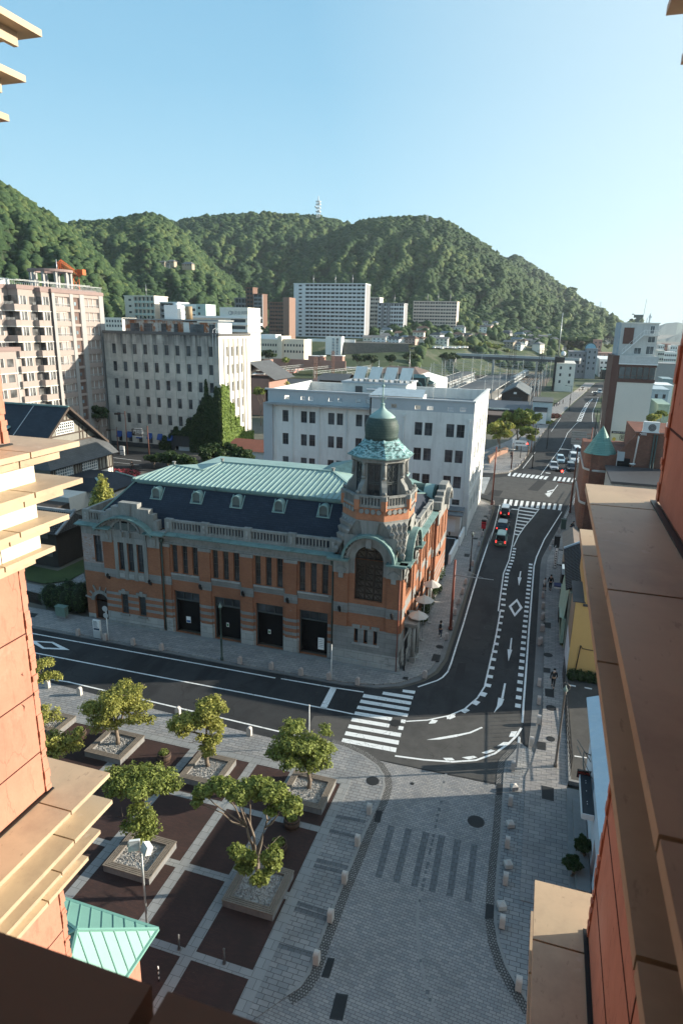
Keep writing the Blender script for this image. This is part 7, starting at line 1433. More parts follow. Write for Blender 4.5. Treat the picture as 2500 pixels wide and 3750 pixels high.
b.use(COPPER).bar((x1_+6,177,L3[2]),(x1_,182,zt_),.4).bar((x0_-4,177,L3[2]),(x1_+6,177,L3[2]),.5,.4); b.build('wall', st)
dz = PY(*zG(835,455),176); b = MB().use(GSL).box(dz[0]-2.4,dz[0]+3.4,175.5,180,L3[2]-1,dz[2]-.6).use(COPPER); dcx = dz[0]+.5; b.poly([(dcx-3,175,dz[2]-.6),(dcx+3,175,dz[2]-.6),(dcx+1.8,176,dz[2]+.3),(dcx-1.8,176,dz[2]+.3)]); arcband(b,dcx,dz[2]-3.2,1.5,1.8,175.2,175.45,0,180,12); b.bar((dcx-2.9,175.3,dz[2]-3.6),(dcx-2.3,175.3,dz[2]-.6),.25).bar((dcx+2.9,175.3,dz[2]-3.6),(dcx+2.3,175.3,dz[2]-.6),.25).box(dcx-3,dcx+3,175.2,175.5,dz[2]-3.8,dz[2]-3.5); b.build('dormer', st)
for a, c, y_, lb in ((zH(420,735),zH(1060,720),248,'long low dark grey roof behind the small tree, left one'),(zH(1060,660),zH(1520,640),262,'long dark grey roof right of the rust mast')):
    A_, C_ = PY(*a,y_), PY(*c,y_); z_ = max(A_[2],3); b = MB().use(PLR).poly([(A_[0],y_-9,z_-1.8),(C_[0]+1,y_-9,z_-1.8),(C_[0],y_,z_+.4),(A_[0]+2,y_,z_+.4)]).poly([(A_[0]+2,y_,z_+.4),(C_[0],y_,z_+.4),(C_[0],y_+9,z_-1.8),(A_[0],y_+9,z_-1.8)]).use(DW).box(A_[0]+.5,C_[0]-.5,y_-8,y_+8,0,z_-1.8); tag(b.build('long_shed'), lb, 'shed')
tag(MB().use(mat('tan_yard_wall',(.28,.24,.20),.9)).box(-66,-50,150,150.6,0,3.2).build('yard_wall'), 'low tan yard wall left of the white office', 'wall'); b = MB().use(mat('red_rust_roof',(.20,.07,.045),.8)).poly([(-62,118,3.2),(-41,118,3.2),(-41,124,4.6),(-62,124,4.6)]).use(WHT).box(-60,-42,118.5,124,0,3.1); tag(b.build('rusty_roof_shed'), 'low shed with rusty red roof between the concrete block and the white office', 'shed')
# ================= right side distance =================
def block(name, lab, x0, x1, y, dep, z1, m, win_rows=3, cols=3, zb=-1, wm=DKW, fh=3.2, ws=.9, side=None, roof=None, cat='building', side_cols=0, group=None, z0w=None):
    t = thing(name, ((x0+x1)/2, y, max(zb, 0)), lab, cat, group); b = MB().use(m).box(x0,x1,y,y+dep,zb,z1); b.use(roof or m).box(x0-.2,x1+.2,y-.2,y+dep+.2,z1,z1+.35); b.build('wall', t)
    for j in range(win_rows):
        z = z1-1.0-fh*(j+1)+fh*.55
        for k in range(cols): x = x0+(x1-x0)*(k+.5)/cols; MB().use(wm).box(x-ws/2,x+ws/2,y-.05,y-.002,z,z+fh*.42).build('window', t)
        for k in range(side_cols): yy_ = y+dep*(k+.5)/side_cols; MB().use(wm).box(x1+.002,x1+.05,yy_-ws*.8,yy_+ws*.8,z,z+fh*.42).build('window', t)
    return t
block('cream_office', 'pale three storey office block with rounded top edge at the end of the tracks', 3.0, 11.5, 330, 30, 12.7, CREAM, 3, 2, side_cols=6)
tag(MB().use(BLACK).box(2.0,3.0,329.5,335,0,16).box(3.0,6.5,334,340,12.7,15.6).build('dark_shaft'), 'dark shaft at the left edge of the pale office block', 'shaft'); tag(MB().use(ALU).cyl((3.4,336),.25,.12,15,36,8).build('tall_mast'), 'tall pale mast rising above the pale office block', 'mast'); tag(MB().use(WHT).sphere((5.6,336,17.2),1.2,12,8).build('radar_dome'), 'white ball on the roof of the pale office block', 'dome')
block('grey_brown_block', 'grey brown five storey block behind the pale office', 10.5, 20.5, 430, 26, 15.3, mat('mauve_grey',(.25,.24,.25),.8), 4, 4, side_cols=4); block('grey_bay_block', 'grey block with projecting bays right of the grey brown one', 20.6, 26.5, 428, 30, 17.5, mat('mid_grey',(.28,.29,.31),.8), 4, 2, side_cols=5)
b = MB().use(mat('sky_blue_dome',(.22,.42,.52),.5)); arcband(b, 22.5, 17.6, 0, 3.0, 432, 436, 0, 180, 16); b.use(mat('dark_green_dome_edge',(.03,.08,.08),.6)); arcband(b, 22.5, 17.6, 3.001, 3.4, 431.8, 436.2, 0, 180, 16); tag(b.build('barrel_vault'), 'pale blue barrel vault on top of the grey block', 'vault')
block('white_long_office', 'long white office with rows of dark windows near the far crossing', 30, 44, 450, 60, 10.6, WHT, 3, 6, side_cols=10, ws=1.2); block('teal_canopy_shop', 'dark fronted shop with teal fascia and red machines at the far crossing', 30.5, 35, 430, 12, 5.4, BLACK, 1, 1, roof=COPPER)
block('brown_brick_block', 'brown block with red side beyond the barrel vault', 33, 44, 520, 20, 12.5, BR2, 2, 4); block('pink_gabled_block', 'pink tiered house rising right of the barrel vault', 31, 37, 560, 14, 21, mat('salmon_wall',(.45,.25,.2),.8), 4, 2)
# things seen right of the tall slab
for k, (a, c, y_, m_, lb, rw, cl_) in enumerate((
 (z6(935,670),z6(1000,800),420,CREAM,'small cream block just right of the tall slab',2,3),(z6(1020,690),z6(1165,810),470,WHT,'white block with four rows of windows at the right edge',4,6),(z6(920,840),z6(1160,960),380,mat('grey_wall_right',(.3,.3,.3),.8),'long grey wall building right of the tall slab',0,1),
 (z6(1000,1050),z6(1120,1150),300,mat('teal_grey_roof',(.25,.33,.35),.6),'low teal grey roof right of the tall slab',0,1),(z6(870,1190),z6(1040,1420),215,mat('pale_blue_house',(.40,.48,.52),.7),'pale blue flat roofed house right of the tall slab',1,2),(z6(900,1130),z6(1120,1200),260,WHT,'white long roof behind the pale blue house',0,1),
 (z6(940,1390),z6(1075,1460),180,mat('sage_roof',(.2,.3,.26),.6),'sage green roof at the lower right of the slab',0,1),(z6(940,590),z6(1010,650),560,WHT,'small white house right of the slab, upper row',2,3),(z6(1015,580),z6(1090,650),575,BR2,'small brown house right of the slab, upper row',2,3),(z6(1100,600),z6(1180,680),560,WHT,'pale house at the far right edge, upper row',2,3))):
    A_, C_ = PY(*a,y_), PY(*c,y_); block('distant_block', lb, A_[0], C_[0], y_, 14, A_[2], m_, rw, cl_, zb=-1, fh=2.9, ws=.8, cat='building')
# radio tower on the ridge, hillside shrine houses
tp = PD(1165,800,1060); b = MB().use(mat('tower_white',(.6,.62,.64),.5)); lattice(b, tp, (tp[0],tp[1],tp[2]+24), 4.2, 7, .38); [b.box(tp[0]-3.4,tp[0]+3.4,tp[1]-3.4,tp[1]+3.4,tp[2]+z_,tp[2]+z_+.8) for z_ in (9,14,19,23)]; b.cyl((tp[0],tp[1]),.8,.5,tp[2]+24,tp[2]+31,8); [b.cyl((tp[0]+q,tp[1]-3.6),1.5,1.5,tp[2]+z_,tp[2]+z_+1.4,8) for q, z_ in ((-3,15),(3,20),(2,10))]; tag(b.build('radio_tower'), 'white lattice radio tower standing on the hill ridge', 'tower')
for (x, y), lb in (((1563,800),'tiny white mast on the crest of the right hill'),((2193,1135),'thin pylon on the far right slope')):
    q = PD(x,y+10,900 if x < 2000 else 1200); b = MB().use(ALU); lattice(b, q, (q[0],q[1],q[2]+(8 if x < 2000 else 17)), 1.6, 5, .3); tag(b.build('hill_mast'), lb, 'mast')
# ================= small houses =================
RFC = [mat('roof_dark_grey',(.07,.075,.08),.7), mat('roof_brown',(.13,.08,.06),.8), mat('roof_slate_blue',(.10,.14,.17),.6), mat('roof_mid_grey',(.18,.18,.18),.8), mat('roof_teal',(.10,.20,.21),.6)]
WLC = [WHT, CREAM, mat('house_tan',(.40,.33,.25),.8), mat('house_grey',(.33,.33,.33),.8), mat('house_pinkish',(.50,.36,.31),.8)]
wn = {0:'white',1:'cream',2:'tan',3:'grey',4:'pinkish'}; rn = {0:'dark grey',1:'brown',2:'slate blue',3:'mid grey',4:'teal'}
def house(px, py, w_, d_, h, ri, wi, hip, lab, group, rz=0, zoff=0, D=None):
    P = GT(px, py) if D is None else PD(px, py, D); t = thing('hillside_house' if D else 'house', (P[0],P[1],P[2]), lab, 'house', group, 0)
    ca, sa = math.cos(rz), math.sin(rz); M = Matrix.Translation(P) @ Matrix.Rotation(rz,4,'Z'); b = MB(M).use(WLC[wi]).box(-w_/2,w_/2,0,d_,-3,h); rh = w_*.22 if hip else d_*.24
    b.build('wall', t); b = MB(M).use(RFC[ri]); e = .6; A_, B_, C_, D_ = (-w_/2-e,-e,h),(w_/2+e,-e,h),(w_/2+e,d_+e,h),(-w_/2-e,d_+e,h); R0, R1 = ((-w_/4,d_/2,h+rh),(w_/4,d_/2,h+rh)) if hip else ((-w_/2-e,d_/2,h+rh),(w_/2+e,d_/2,h+rh))
    b.poly([A_,B_,R1,R0]).poly([C_,D_,R0,R1]).poly([B_,C_,R1]).poly([D_,A_,R0]); b.build('roof', t)
    n = max(2,int(w_/2.4))
    for s_ in range(2 if h > 3 else 1):
        for k in range(n): x = -w_/2+w_*(k+.5)/n; MB(M).use(DKW).box(x-.45,x+.45,-.08,-.005,.7+1.9*s_,1.6+1.9*s_).build('window', t)
HS = [(62,250),(130,250),(268,230),(300,120),(300,175),(345,160),(448,125),(515,200),(512,225),(545,320),(620,345),(615,290),(665,305),(650,180),(690,350),(640,240),(790,165),(820,210),(865,185),(880,265),(960,260),(940,195),(1020,140),(985,290),(930,160),(1060,285),(1105,200),(1140,265),(1180,160),(1150,235),(1215,270),(1270,255),(1300,260),
 (80,180),(1240,290),(1330,270),(1080,370),(870,345),(1500,290),(1510,240),(1535,225),(1490,260),(1555,210),(1330,235),(1010,215),(760,250),(710,300),(835,300),(730,215),(1360,300)]
HS += [((x-1650)*2.613, (y-1150)*2.613) for x, y in ((1350,1250),(1385,1260),(1410,1248),(1440,1262),(1475,1255),(1500,1262),(1530,1240),(1560,1255),(1590,1250),(1615,1262),(1460,1240),(1545,1225),(1625,1240),(1410,1230))]
rr = random.Random(5); order = sorted(range(len(HS)), key=lambda i: HS[i][0]); names = {}
for n_, i in enumerate(order):
    x, y = HS[i]; ri, wi = rr.choice([0,0,1,2,3,3]), rr.choice([0,0,1,1,2,3,4]); P = GT(1650+x/2.613, 1150+y/2.613); dd = math.hypot(P[0],P[1]); sc_f = dd/520
    key = (ri, wi); names[key] = names.get(key, 0)+1; c_ = names[key]; o_ = ordn[c_-1] if c_ <= 20 else str(c_)
    house(1650+x/2.613, 1150+y/2.613, rr.uniform(5.5,9), rr.uniform(5,6.5), rr.choice([2.4,3.6,3.9,4.2]), ri, wi, rr.random() < .5, f'{wn[wi]} house with {rn[ri]} roof at the hill foot, {o_} such one from the left', 'small houses at the foot of the hills', rr.choice([0,.25,-.3,.1,1.2]))
for x, y, w_, lb in ((592,968,15,'left hillside house under the trees'),(612,975,13,'small lower hillside house with pale front'),(625,965,17,'middle hillside house with grey roof'),(685,975,24,'long hillside temple with grey curved roof, rightmost of the group'),(545,990,12,'lone pale hillside house below the group')):
    house(x, y, w_*.42, 5, 1.9, 3, [3,2,1][int(x)%3], True, lb, 'houses high on the wooded hillside', 0, 0, 648)
# vehicles and clutter in the yard below the towers
VW = thing  # alias
def tiny_car(P, m, lab, big=False, rz=0.0):
    t = thing('parked_car' if not big else 'bus', P, lab, 'car' if not big else 'bus', 'vehicles parked below the towers'); M = Matrix.Translation(P) @ Matrix.Rotation(rz,4,'Z'); L, W, h = (9,2.4,3.0) if big else (4.2,1.7,1.45)
    b = MB(M).use(m); b.prism([(-L/2,-W/2),(L/2,-W/2),(L/2,W/2),(-L/2,W/2)],.35,h*.6 if not big else h); 
    if not big: b.prism([(-L*.3,-W*.42),(L*.28,-W*.42),(L*.28,W*.42),(-L*.3,W*.42)],h*.6,h)
    b.build('body', t); b = MB(M).use(DKW).box(-L*.28,L*.26,-W/2-.01,W/2+.01,h*.62,h*.9).build('window', t)
    for sx in (-1,1): 
        for sy in (-1,1): MB(M).use(BLACK).tube([(sx*L*.32,sy*W*.5,.33),(sx*L*.32,sy*W*.4,.33)],.32,10).build('wheel', t)
k = 0
CARM = [WHT, mat('car_silver',(.45,.46,.48),.35,metal=.3), mat('car_grey',(.18,.19,.2),.35), mat('car_blue',(.03,.10,.22),.35), mat('car_red',(.30,.02,.02),.35)]
for i, (x, y, m_, big) in enumerate([(1280+17*j, 1288+(j%3), CARM[j%2], False) for j in range(8)]+[(1590+9*j, 1277+(j%2), CARM[(j*3)%3], False) for j in range(14)]+[(1465,1281,WHT,True),(1515,1281,CARM[2],False),(1535,1279,WHT,False),(1275,1286,WHT,True)]):
    P = GT(x, y, 250); tiny_car(P, m_, (f'{"white" if m_ is WHT else "silver" if m_ is CARM[1] else "grey"} {"bus" if big else "car"} parked below the towers, {ordn[i] if i < 20 else ["last but six","last but five","last but four","last but three","last but two","last"][min(5,i-20)]} along the yard'), big, rr.uniform(-.2,.2)+(1.57 if i > 7 and i < 22 else 0))

# shrubs and small trees between the houses
CV, CF, CT = [], [], []; nv = 0; rr2 = np.random.default_rng(21); hp = [o_.location for o_ in bpy.data.objects if o_.name.startswith('house')]
for k in range(5200):
    x, y = rr2.uniform(-330, 75), rr2.uniform(345, 720)
    if T(x,y) < .6 or (x > -75 and y < 470) or vnoise(x,y,23) < -.45: continue
    if any(abs(q.x-x) < 9 and -3 < y-q.y < 11 for q in hp) or (-140 < x < -80 and y < 455) or (-190 < x < -125 and y < 490): continue
    r_ = rr2.uniform(1.6,4.2); v = ICO*(1+.2*rr2.normal(size=len(ICO)))[:,None]*r_+np.array([x,y,T(x,y)+r_*.4]); CV.append(v); CF.append(ICF+nv); nv += len(v); CT.append(np.full(len(ICF), np.clip(.4+.3*rr2.normal(),0,1)))
o = bpy.data.objects.new('shrubs', np_mesh('shrubs', np.concatenate(CV), np.concatenate(CF), [CANM], attr=np.concatenate(CT))); col.objects.link(o); tag(o, 'shrubs and garden trees filling the slope between the small houses', 'shrubs', kind='stuff')
# ================= trees =================
def limb(b, p, q, r0, r1, seg=4, wob=.12, seed=0):
    r = random.Random(seed); P = []; p, q = Vector(p), Vector(q)
    for k in range(seg+1): t = k/seg; v = p.lerp(q, t); P.append(v+Vector((r.uniform(-1,1),r.uniform(-1,1),r.uniform(-.4,.4)))*wob*(math.sin(math.pi*t)))
    b.tube(P, [r0+(r1-r0)*k/seg for k in range(seg+1)], 7)
def tree(name, base, h, blobs, lab, group, n, size, lm, seed, trunk_r=.14, bare=0, cat='tree', fork=.45):
    """blobs are relative to the base: (x,y,z,rx,ry,rz); trunk forks to every blob"""
    t = thing(name, base, lab, cat, group); B = Vector(base); b = MB().use(BARKM); r = random.Random(seed); fk = B+Vector((r.uniform(-.1,.1),r.uniform(-.1,.1),h*fork)); limb(b, B, fk, trunk_r, trunk_r*.75, 3, .06, seed)
    bl = [(B.x+x, B.y+y, B.z+z, rx, ry, rz) for x,y,z,rx,ry,rz in blobs]; sub_ = []
    for q in bl:
        for k in range(4): a = r.uniform(0,6.28); u = r.uniform(.45,.85); s_ = r.uniform(.38,.6); sub_.append((q[0]+q[3]*u*math.cos(a), q[1]+q[4]*u*math.sin(a), q[2]+q[5]*r.uniform(-.7,.6), q[3]*s_, q[4]*s_, q[5]*s_*r.uniform(.6,1)))
    mains = [Vector(q[:3]) for q in sorted(bl, key=lambda q: -q[3])[:3]]; hubs = []
    for j, c in enumerate(mains): hb_ = fk.lerp(c, .5)+Vector((r.uniform(-.15,.15),r.uniform(-.15,.15),-.1*h*.1)); limb(b, fk-Vector((0,0,.05*j)), hb_, trunk_r*.6, trunk_r*.38, 4, .1, seed+200+j); hubs.append(hb_)
    for i, q in enumerate(bl[:9]):
        c = Vector(q[:3]); low = c.z < fk.z; s0 = B.lerp(fk, .85) if low else min(hubs, key=lambda v_: (v_-c).length); limb(b, s0, c-Vector((0,0,q[5]*.3)), trunk_r*.34, trunk_r*.12, 4, .16, seed+i)
        for k in range(4): e = c+Vector((r.uniform(-.8,.8)*q[3], r.uniform(-.8,.8)*q[4], r.uniform(-.2,.8)*q[5])); limb(b, c-Vector((0,0,q[5]*.3)), e, trunk_r*.16, .012, 3, .08, seed+i*7+k)
    for k in range(bare):
        a = r.uniform(0,6.28); s_ = fk+Vector((0,0,r.uniform(-.4,.5))); e = s_+Vector((math.cos(a)*r.uniform(.6,1.3),math.sin(a)*r.uniform(.6,1.3),r.uniform(-.1,.7))); limb(b, s_, e, .03, .01, 4, .12, seed+50+k)
        for j in range(5): m_ = s_.lerp(e, r.uniform(.4,1)); limb(b, m_, m_+Vector((r.uniform(-.4,.4),r.uniform(-.4,.4),r.uniform(-.1,.4))), .01, .004, 2, .05, seed+90+k*9+j)
    b.build('trunk', t); foliage(t, [(q[0],q[1],q[2],q[3]*.8,q[4]*.8,q[5]*.75) for q in bl]+sub_, n, size, lm, seed); return t
def planter(x0, x1, y0, y1, lab, z=.5):
    t = thing('tree_planter', ((x0+x1)/2,(y0+y1)/2,.06), lab, 'planter', 'square tree planters with timber seats'); b = MB().use(WOOD); w_ = .42
    for k in range(4):
        o_ = w_*k/4+.01; e_ = w_*(k+1)/4-.02
        b.box(x0+o_,x0+e_,y0+o_,y1-o_,z-.05,z).box(x1-e_,x1-o_,y0+o_,y1-o_,z-.05,z).box(x0+e_,x1-e_,y0+o_,y0+e_,z-.05,z).box(x0+e_,x1-e_,y1-e_,y1-o_,z-.05,z)
    b.build('seat', t); b = MB().use(CONC_D).box(x0+.04,x1-.04,y0+.04,y0+.4,.06,z-.052).box(x0+.04,x1-.04,y1-.4,y1-.04,.06,z-.052).box(x0+.04,x0+.4,y0+.4,y1-.4,.06,z-.052).box(x1-.4,x1-.04,y0+.4,y1-.4,.06,z-.052); b.build('wall', t)
    b = MB().use(PEBBLE).box(x0+.4,x1-.4,y0+.4,y1-.4,.06,z-.16); r = random.Random(int(x0*7)); 
    for k in range(900):
        x, y = r.uniform(x0+.45,x1-.45), r.uniform(y0+.45,y1-.45); s_ = r.uniform(.025,.055); a = r.uniform(0,3); zz = z-.165
        b.poly([(x+s_*math.cos(a),y+s_*math.sin(a),zz+.0),(x,y,zz+s_*1.4),(x-s_*math.sin(a),y+s_*math.cos(a),zz)]); b.poly([(x-s_*math.cos(a),y-s_*math.sin(a),zz),(x,y,zz+s_*1.4),(x+s_*math.sin(a),y-s_*math.cos(a),zz)])
    b.build('pebbles', t); return t
PLN = [(-26.9,-24.05,30.4,33.2,'sunlit planter under the leftmost yellow green tree'), (-19.7,-16.95,30.2,32.95,'sunlit planter under the middle tree of the back row'), (-13.0,-10.15,30.35,33.2,'planter under the rightmost tree beside the walk'), (-19.75,-16.9,22.8,25.5,'shaded planter behind the twin floodlight pole'), (-12.85,-10.05,22.85,25.7,'big shaded planter at the corner of the terrace'), (-32.6,-30.0,31.5,33.6,'sunlit planter partly behind the red stone pier')]
for q in PLN: planter(*q)
def blobs_px(L, base, depthY):
    """crown blobs given as photo pixel centres and radii at the tree's own distance"""
    out = []
    for (x, y, r_, dy) in L:
        P = PY(x, y, base[1]+dy); dd = abs((Vector(P)-Vector((0,0,H))).dot(Vector(AX[2].tolist()))); rw = r_*dd/FPX; out.append((P[0]-base[0], dy, P[2]-base[2], rw*1.06, rw*1.06, rw*.54))
    return out
q1_ = lambda *L: [(50+x/1.3067, 2200+y/1.3067, r_/1.3067, dy) for x, y, r_, dy in L]
tb = lambda f, x, y, z=.34: G(*f(x, y), z)
GT_ = 'plaza trees in the square planters'
TR = [ (tb(p1,500,685), q1_((470,470,95,-.3),(555,440,75,.5),(420,510,75,-.6),(400,570,65,-.8),(470,590,55,-1),(610,505,65,.3),(600,560,60,-.2),(530,500,80,.2),(360,500,45,0)), 'flat topped yellow green tree, leftmost of the planter trees', 14000, LEAF_A, 3, 3.6),
 (tb(p1,930,790), q1_((930,500,75,.4),(985,500,45,.5),(830,575,85,-.6),(780,600,55,-.5),(900,560,75,0),(960,600,50,.3),(945,665,55,-.4),(930,700,45,-.5)), 'lopsided green tree in the middle planter of the back row', 12500, LEAF_A, 4, 3.6),
 (tb(p1,1412,895), q1_((1350,600,50,.3),(1300,680,90,-.5),(1260,720,60,-.6),(1400,680,95,0),(1480,700,55,.4),(1430,760,70,-.4),(1490,780,45,-.3),(1340,750,70,-.8),(1490,620,38,.5)), 'dense bushy green tree in the right planter of the back row', 15000, LEAF_B, 5, 3.6),
 (tb(p1,615,1165), q1_((560,840,105,.4),(650,830,95,.8),(480,870,75,0),(700,880,80,.4),(770,880,55,.6),(610,900,90,-.3),(600,1010,75,-.8),(560,1070,50,-1),(650,1060,60,-.8),(620,1110,55,-.9)), 'dark spreading tree behind the floodlight pole', 14000, LEAF_B, 6, 4.2),
 (G(*p4(70,770),.34), [(x/3.92+700, y/3.92+2850, r_/3.92, dy) for x,y,r_,dy in ((180,180,170,0),(420,80,190,.6),(620,150,210,.2),(850,120,210,.5),(700,280,120,-.3),(100,340,90,-.5),(1150,200,230,.4),(1350,350,180,.3),(1150,450,120,0),(1450,430,120,.4),(980,60,150,.8),(700,1080,170,-1.5),(760,1250,150,-1.6),(1200,1100,150,-1.4),(1180,1250,140,-1.5),(980,1450,140,-1.7),(640,1000,120,-1.4))], 'tall forked tree with bare lower twigs in the corner planter', 24000, LEAF_B, 7, 5.0),
 (G(*p1(115,495),.06), q1_((130,300,55,.3),(100,320,50,0),(170,350,40,.4),(210,365,35,.5),(110,380,45,-.3)), 'thin small tree close to the red stone pier', 2600, LEAF_A, 8, 2.6),
 (G(*p1(150,640),.06), q1_((110,520,50,0),(190,550,45,.5),(130,560,45,-.2)), 'sparse low tree in the planter by the red stone pier', 1500, LEAF_A, 9, 2.0),
 (G(*p1(190,800),.06), q1_((170,670,70,0),(240,680,75,.4),(280,690,45,.7),(200,730,60,-.3),(140,710,60,-.4)), 'round yellow green tree just above the lower beige ledge', 4200, LEAF_A, 10, 2.2)]
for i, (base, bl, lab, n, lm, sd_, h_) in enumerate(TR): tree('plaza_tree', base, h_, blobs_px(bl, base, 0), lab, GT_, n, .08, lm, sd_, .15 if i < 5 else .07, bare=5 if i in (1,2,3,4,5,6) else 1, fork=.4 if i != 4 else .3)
# roadside and background trees
def big_tree(px, py, rpx, Y, lab, lm, n, seed, name='tree', z0=0.0, sz=.3, gr=None, squash=.75):
    P = PY(px, py, Y); dd = abs((Vector(P)-Vector((0,0,H))).dot(Vector(AX[2].tolist()))); R_ = rpx*dd/FPX; r = random.Random(seed); bl = []
    for k in range(15): a = r.uniform(0,6.28); u = r.random()**.5*.75; bl.append((R_*u*math.cos(a), R_*u*math.sin(a), P[2]-z0+R_*squash*(r.uniform(-.5,.62)*(1-u*.6)), R_*r.uniform(.24,.42), R_*r.uniform(.24,.42), R_*r.uniform(.18,.3)))
    return tree(name, (P[0], Y, z0), max(1.5, P[2]-z0), bl, lab, gr, n, sz, lm, seed, max(.12, R_*.06), fork=.35)
big_tree(*cC(410,740), 56, 151, 'yellow green round tree on the corner beyond the white office', LEAF_A, 8200, 31, squash=1.0); big_tree(*cC(525,675), 70, 160, 'big dark green round tree behind the yellow one', LEAF_B, 9500, 32, squash=1.05); big_tree(*cC(590,760), 42, 153, 'low dark green tree right of the big round one', LEAF_B, 4000, 33, squash=1.0)
big_tree(*zK(1040,1250), 62, 116, 'dense dark green camphor tree in front of the ivy', LEAF_C, 7500, 34, squash=.7); big_tree(*zK(1200,1260), 66, 118, 'wide dark green tree left of the white office', LEAF_C, 7500, 35, squash=.7); big_tree(*zK(1330,1290), 48, 112, 'dark tree touching the white office', LEAF_C, 4200, 36)
big_tree(*zK(620,1290), 58, 108, 'low dark cherry tree at the roadside', LEAF_C, 4200, 37, squash=.4); big_tree(*zK(780,1310), 52, 106, 'second low dark cherry tree behind the copper roof', LEAF_C, 4200, 38, squash=.4); big_tree(*zK(480,1300), 42, 110, 'third low dark tree near the cyclist', LEAF_C, 2600, 39, squash=.35)
big_tree(*zA(1250,1960), 44, 124, 'dark green tree between the slate gable and the concrete block', LEAF_C, 3800, 40); big_tree(*zK(1500,660), 28, 170, 'small round street tree between the concrete block and the white office', LEAF_B, 2200, 41); big_tree(*zH(520,800), 34, 205, 'pale green tree top behind the white office parapet', LEAF_A, 2500, 42, squash=.4)
big_tree(*zH(340,375), 27, 300, 'dark green tree in front of the cream school', LEAF_C, 2200, 43, z0=4, sz=.5); big_tree(*zH(210,370), 20, 305, 'smaller tree left of the dark one by the school', LEAF_C, 1500, 44, z0=4, sz=.5); big_tree(*zH(570,465), 17, 308, 'reddish green tree on the long brick wall', LEAF_B, 1300, 45, z0=4, sz=.4)
for k, (x, y, r_, Y) in enumerate(((300,290,30,345),(420,300,26,348),(600,290,24,350),(790,270,30,350),(1120,270,24,372),(1210,275,26,376))): big_tree(*zG(x,y), r_, Y, f'dark bushy tree above the railway, {ordn[k]} from the left', LEAF_C, 1800, 50+k, sz=.5, gr='trees along the railway bank', z0=3)
for k, (x, y, r_) in enumerate(((60,280,16),(130,285,18),(280,300,22),(350,295,26),(430,310,24),(190,300,12),(530,350,14),(560,240,12),(1030,310,16),(1130,310,16),(1500,310,16),(230,110,18),(830,180,10),(1230,205,10))):
    P = GT(*zM(x, y+15)); big_tree(*zM(x,y), r_, P[1], f'green tree among the hillside houses, {ordn[k]} listed from the bridge end' if 0 else f'round green tree among the small houses, {ordn[sorted([60,130,280,350,430,190,530,560,1030,1130,1500,230,830,1230]).index(x)]} from the left', LEAF_B, 1100, 70+k, sz=.6, gr='trees among the small houses', z0=P[2])
big_tree(*z6(880,1560), 26, 148, 'yellow green tree between the slab block and the hotel pier', LEAF_A, 2500, 90); big_tree(*z6(980,1500), 20, 152, 'dark tree behind the yellow green one on the right', LEAF_B, 1500, 91)
big_tree(*p5(500,1210), 34, 31.5, 'dark potted tree at the steps below the white house', LEAF_C, 3600, 92, sz=.12); big_tree(*p5(430,1330), 36, 30.2, 'dark spreading shrub at the foot of the hotel', LEAF_C, 3600, 93, sz=.12)
# conifer behind the hall, hedge, shrubs
P = PY(*p7(890,720), 66); t = thing('golden_conifer', (P[0],66,0), 'golden green conical conifer rising behind the hall corner', 'tree'); zt_ = PY(*p7(890,590),66)[2]; zb_ = PY(*p7(890,830),66)[2]
MB().use(BARKM).cyl((P[0],66),.15,.05,0,zt_-.5,7).build('trunk', t); foliage(t, [(P[0]+random.uniform(-.3,.3)*(1-k/9), 66+random.uniform(-.3,.3), zb_-1.5+(zt_-zb_+1.4)*k/9, 2.7*(1-k/10.5), 2.7*(1-k/10.5), .8) for k in range(10)], 6500, .17, LEAF_A, 95)
def hedge(pts, r_, h, lab, seed, lm=LEAF_C, n=6000, name='hedge', cat='hedge', sz=.08, z=.0, fill=.12):
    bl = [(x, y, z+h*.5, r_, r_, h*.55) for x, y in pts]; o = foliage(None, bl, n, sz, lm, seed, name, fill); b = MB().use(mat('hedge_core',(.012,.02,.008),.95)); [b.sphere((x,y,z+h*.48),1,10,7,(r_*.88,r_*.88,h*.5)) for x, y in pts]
    me = o.data; tag(o, lab, cat); c_ = b.build('core', o); return o
hedge([(-45.6,49.3),(-44.4,49.2),(-43.2,49.0),(-42.2,49.2),(-44.5,50.6),(-43,50.6)], 1.05, 2.5, 'clipped dark green hedge left of the hall', 96); hedge([(-41.9,51.5),(-41.8,53)], .9, 3.0, 'taller dark shrub against the hall side wall', 97, n=2200)
hedge([(4.4,51.9),(5.0,52.0),(5.7,52.0),(6.4,52.0)], .45, .9, 'dark ragged shrubs at the foot of the yellow house', 98, n=1800); hedge([(3.9+.0*k,58+1.6*k) for k in range(4)], .4, .7, 'dark weeds along the mint house wall', 99, n=1200)
AZ = leaf_mat('azalea_pink', (.10,.03,.03), (.55,.10,.13)); Pz = [G(*cA(x,y), .6)[:2] for x, y in ((520,540),(550,545),(580,543),(610,548))]; hedge(Pz, 1.3, 1.3, 'pink flowering azalea bed by the side road', 100, AZ, 3000, 'azalea_bed', 'flowers', .16)
b = MB().use(mat('lawn', (.05,.075,.025), .95, .3, .5)); b.poly([(*G(*p7(x,y))[:2], .02) for x, y in ((200,1400),(260,1340),(500,1390),(720,1290),(730,1400),(600,1470),(380,1500),(240,1470))]); tag(b.build('lawn'), None, None, kind='structure')
b = MB().use(PAVE_E); b.poly([(*G(*p7(x,y))[:2], .015) for x, y in ((150,1480),(380,1520),(600,1480),(720,1410),(740,1480),(640,1560),(400,1680),(150,1560))]); struct(b.build('path'))
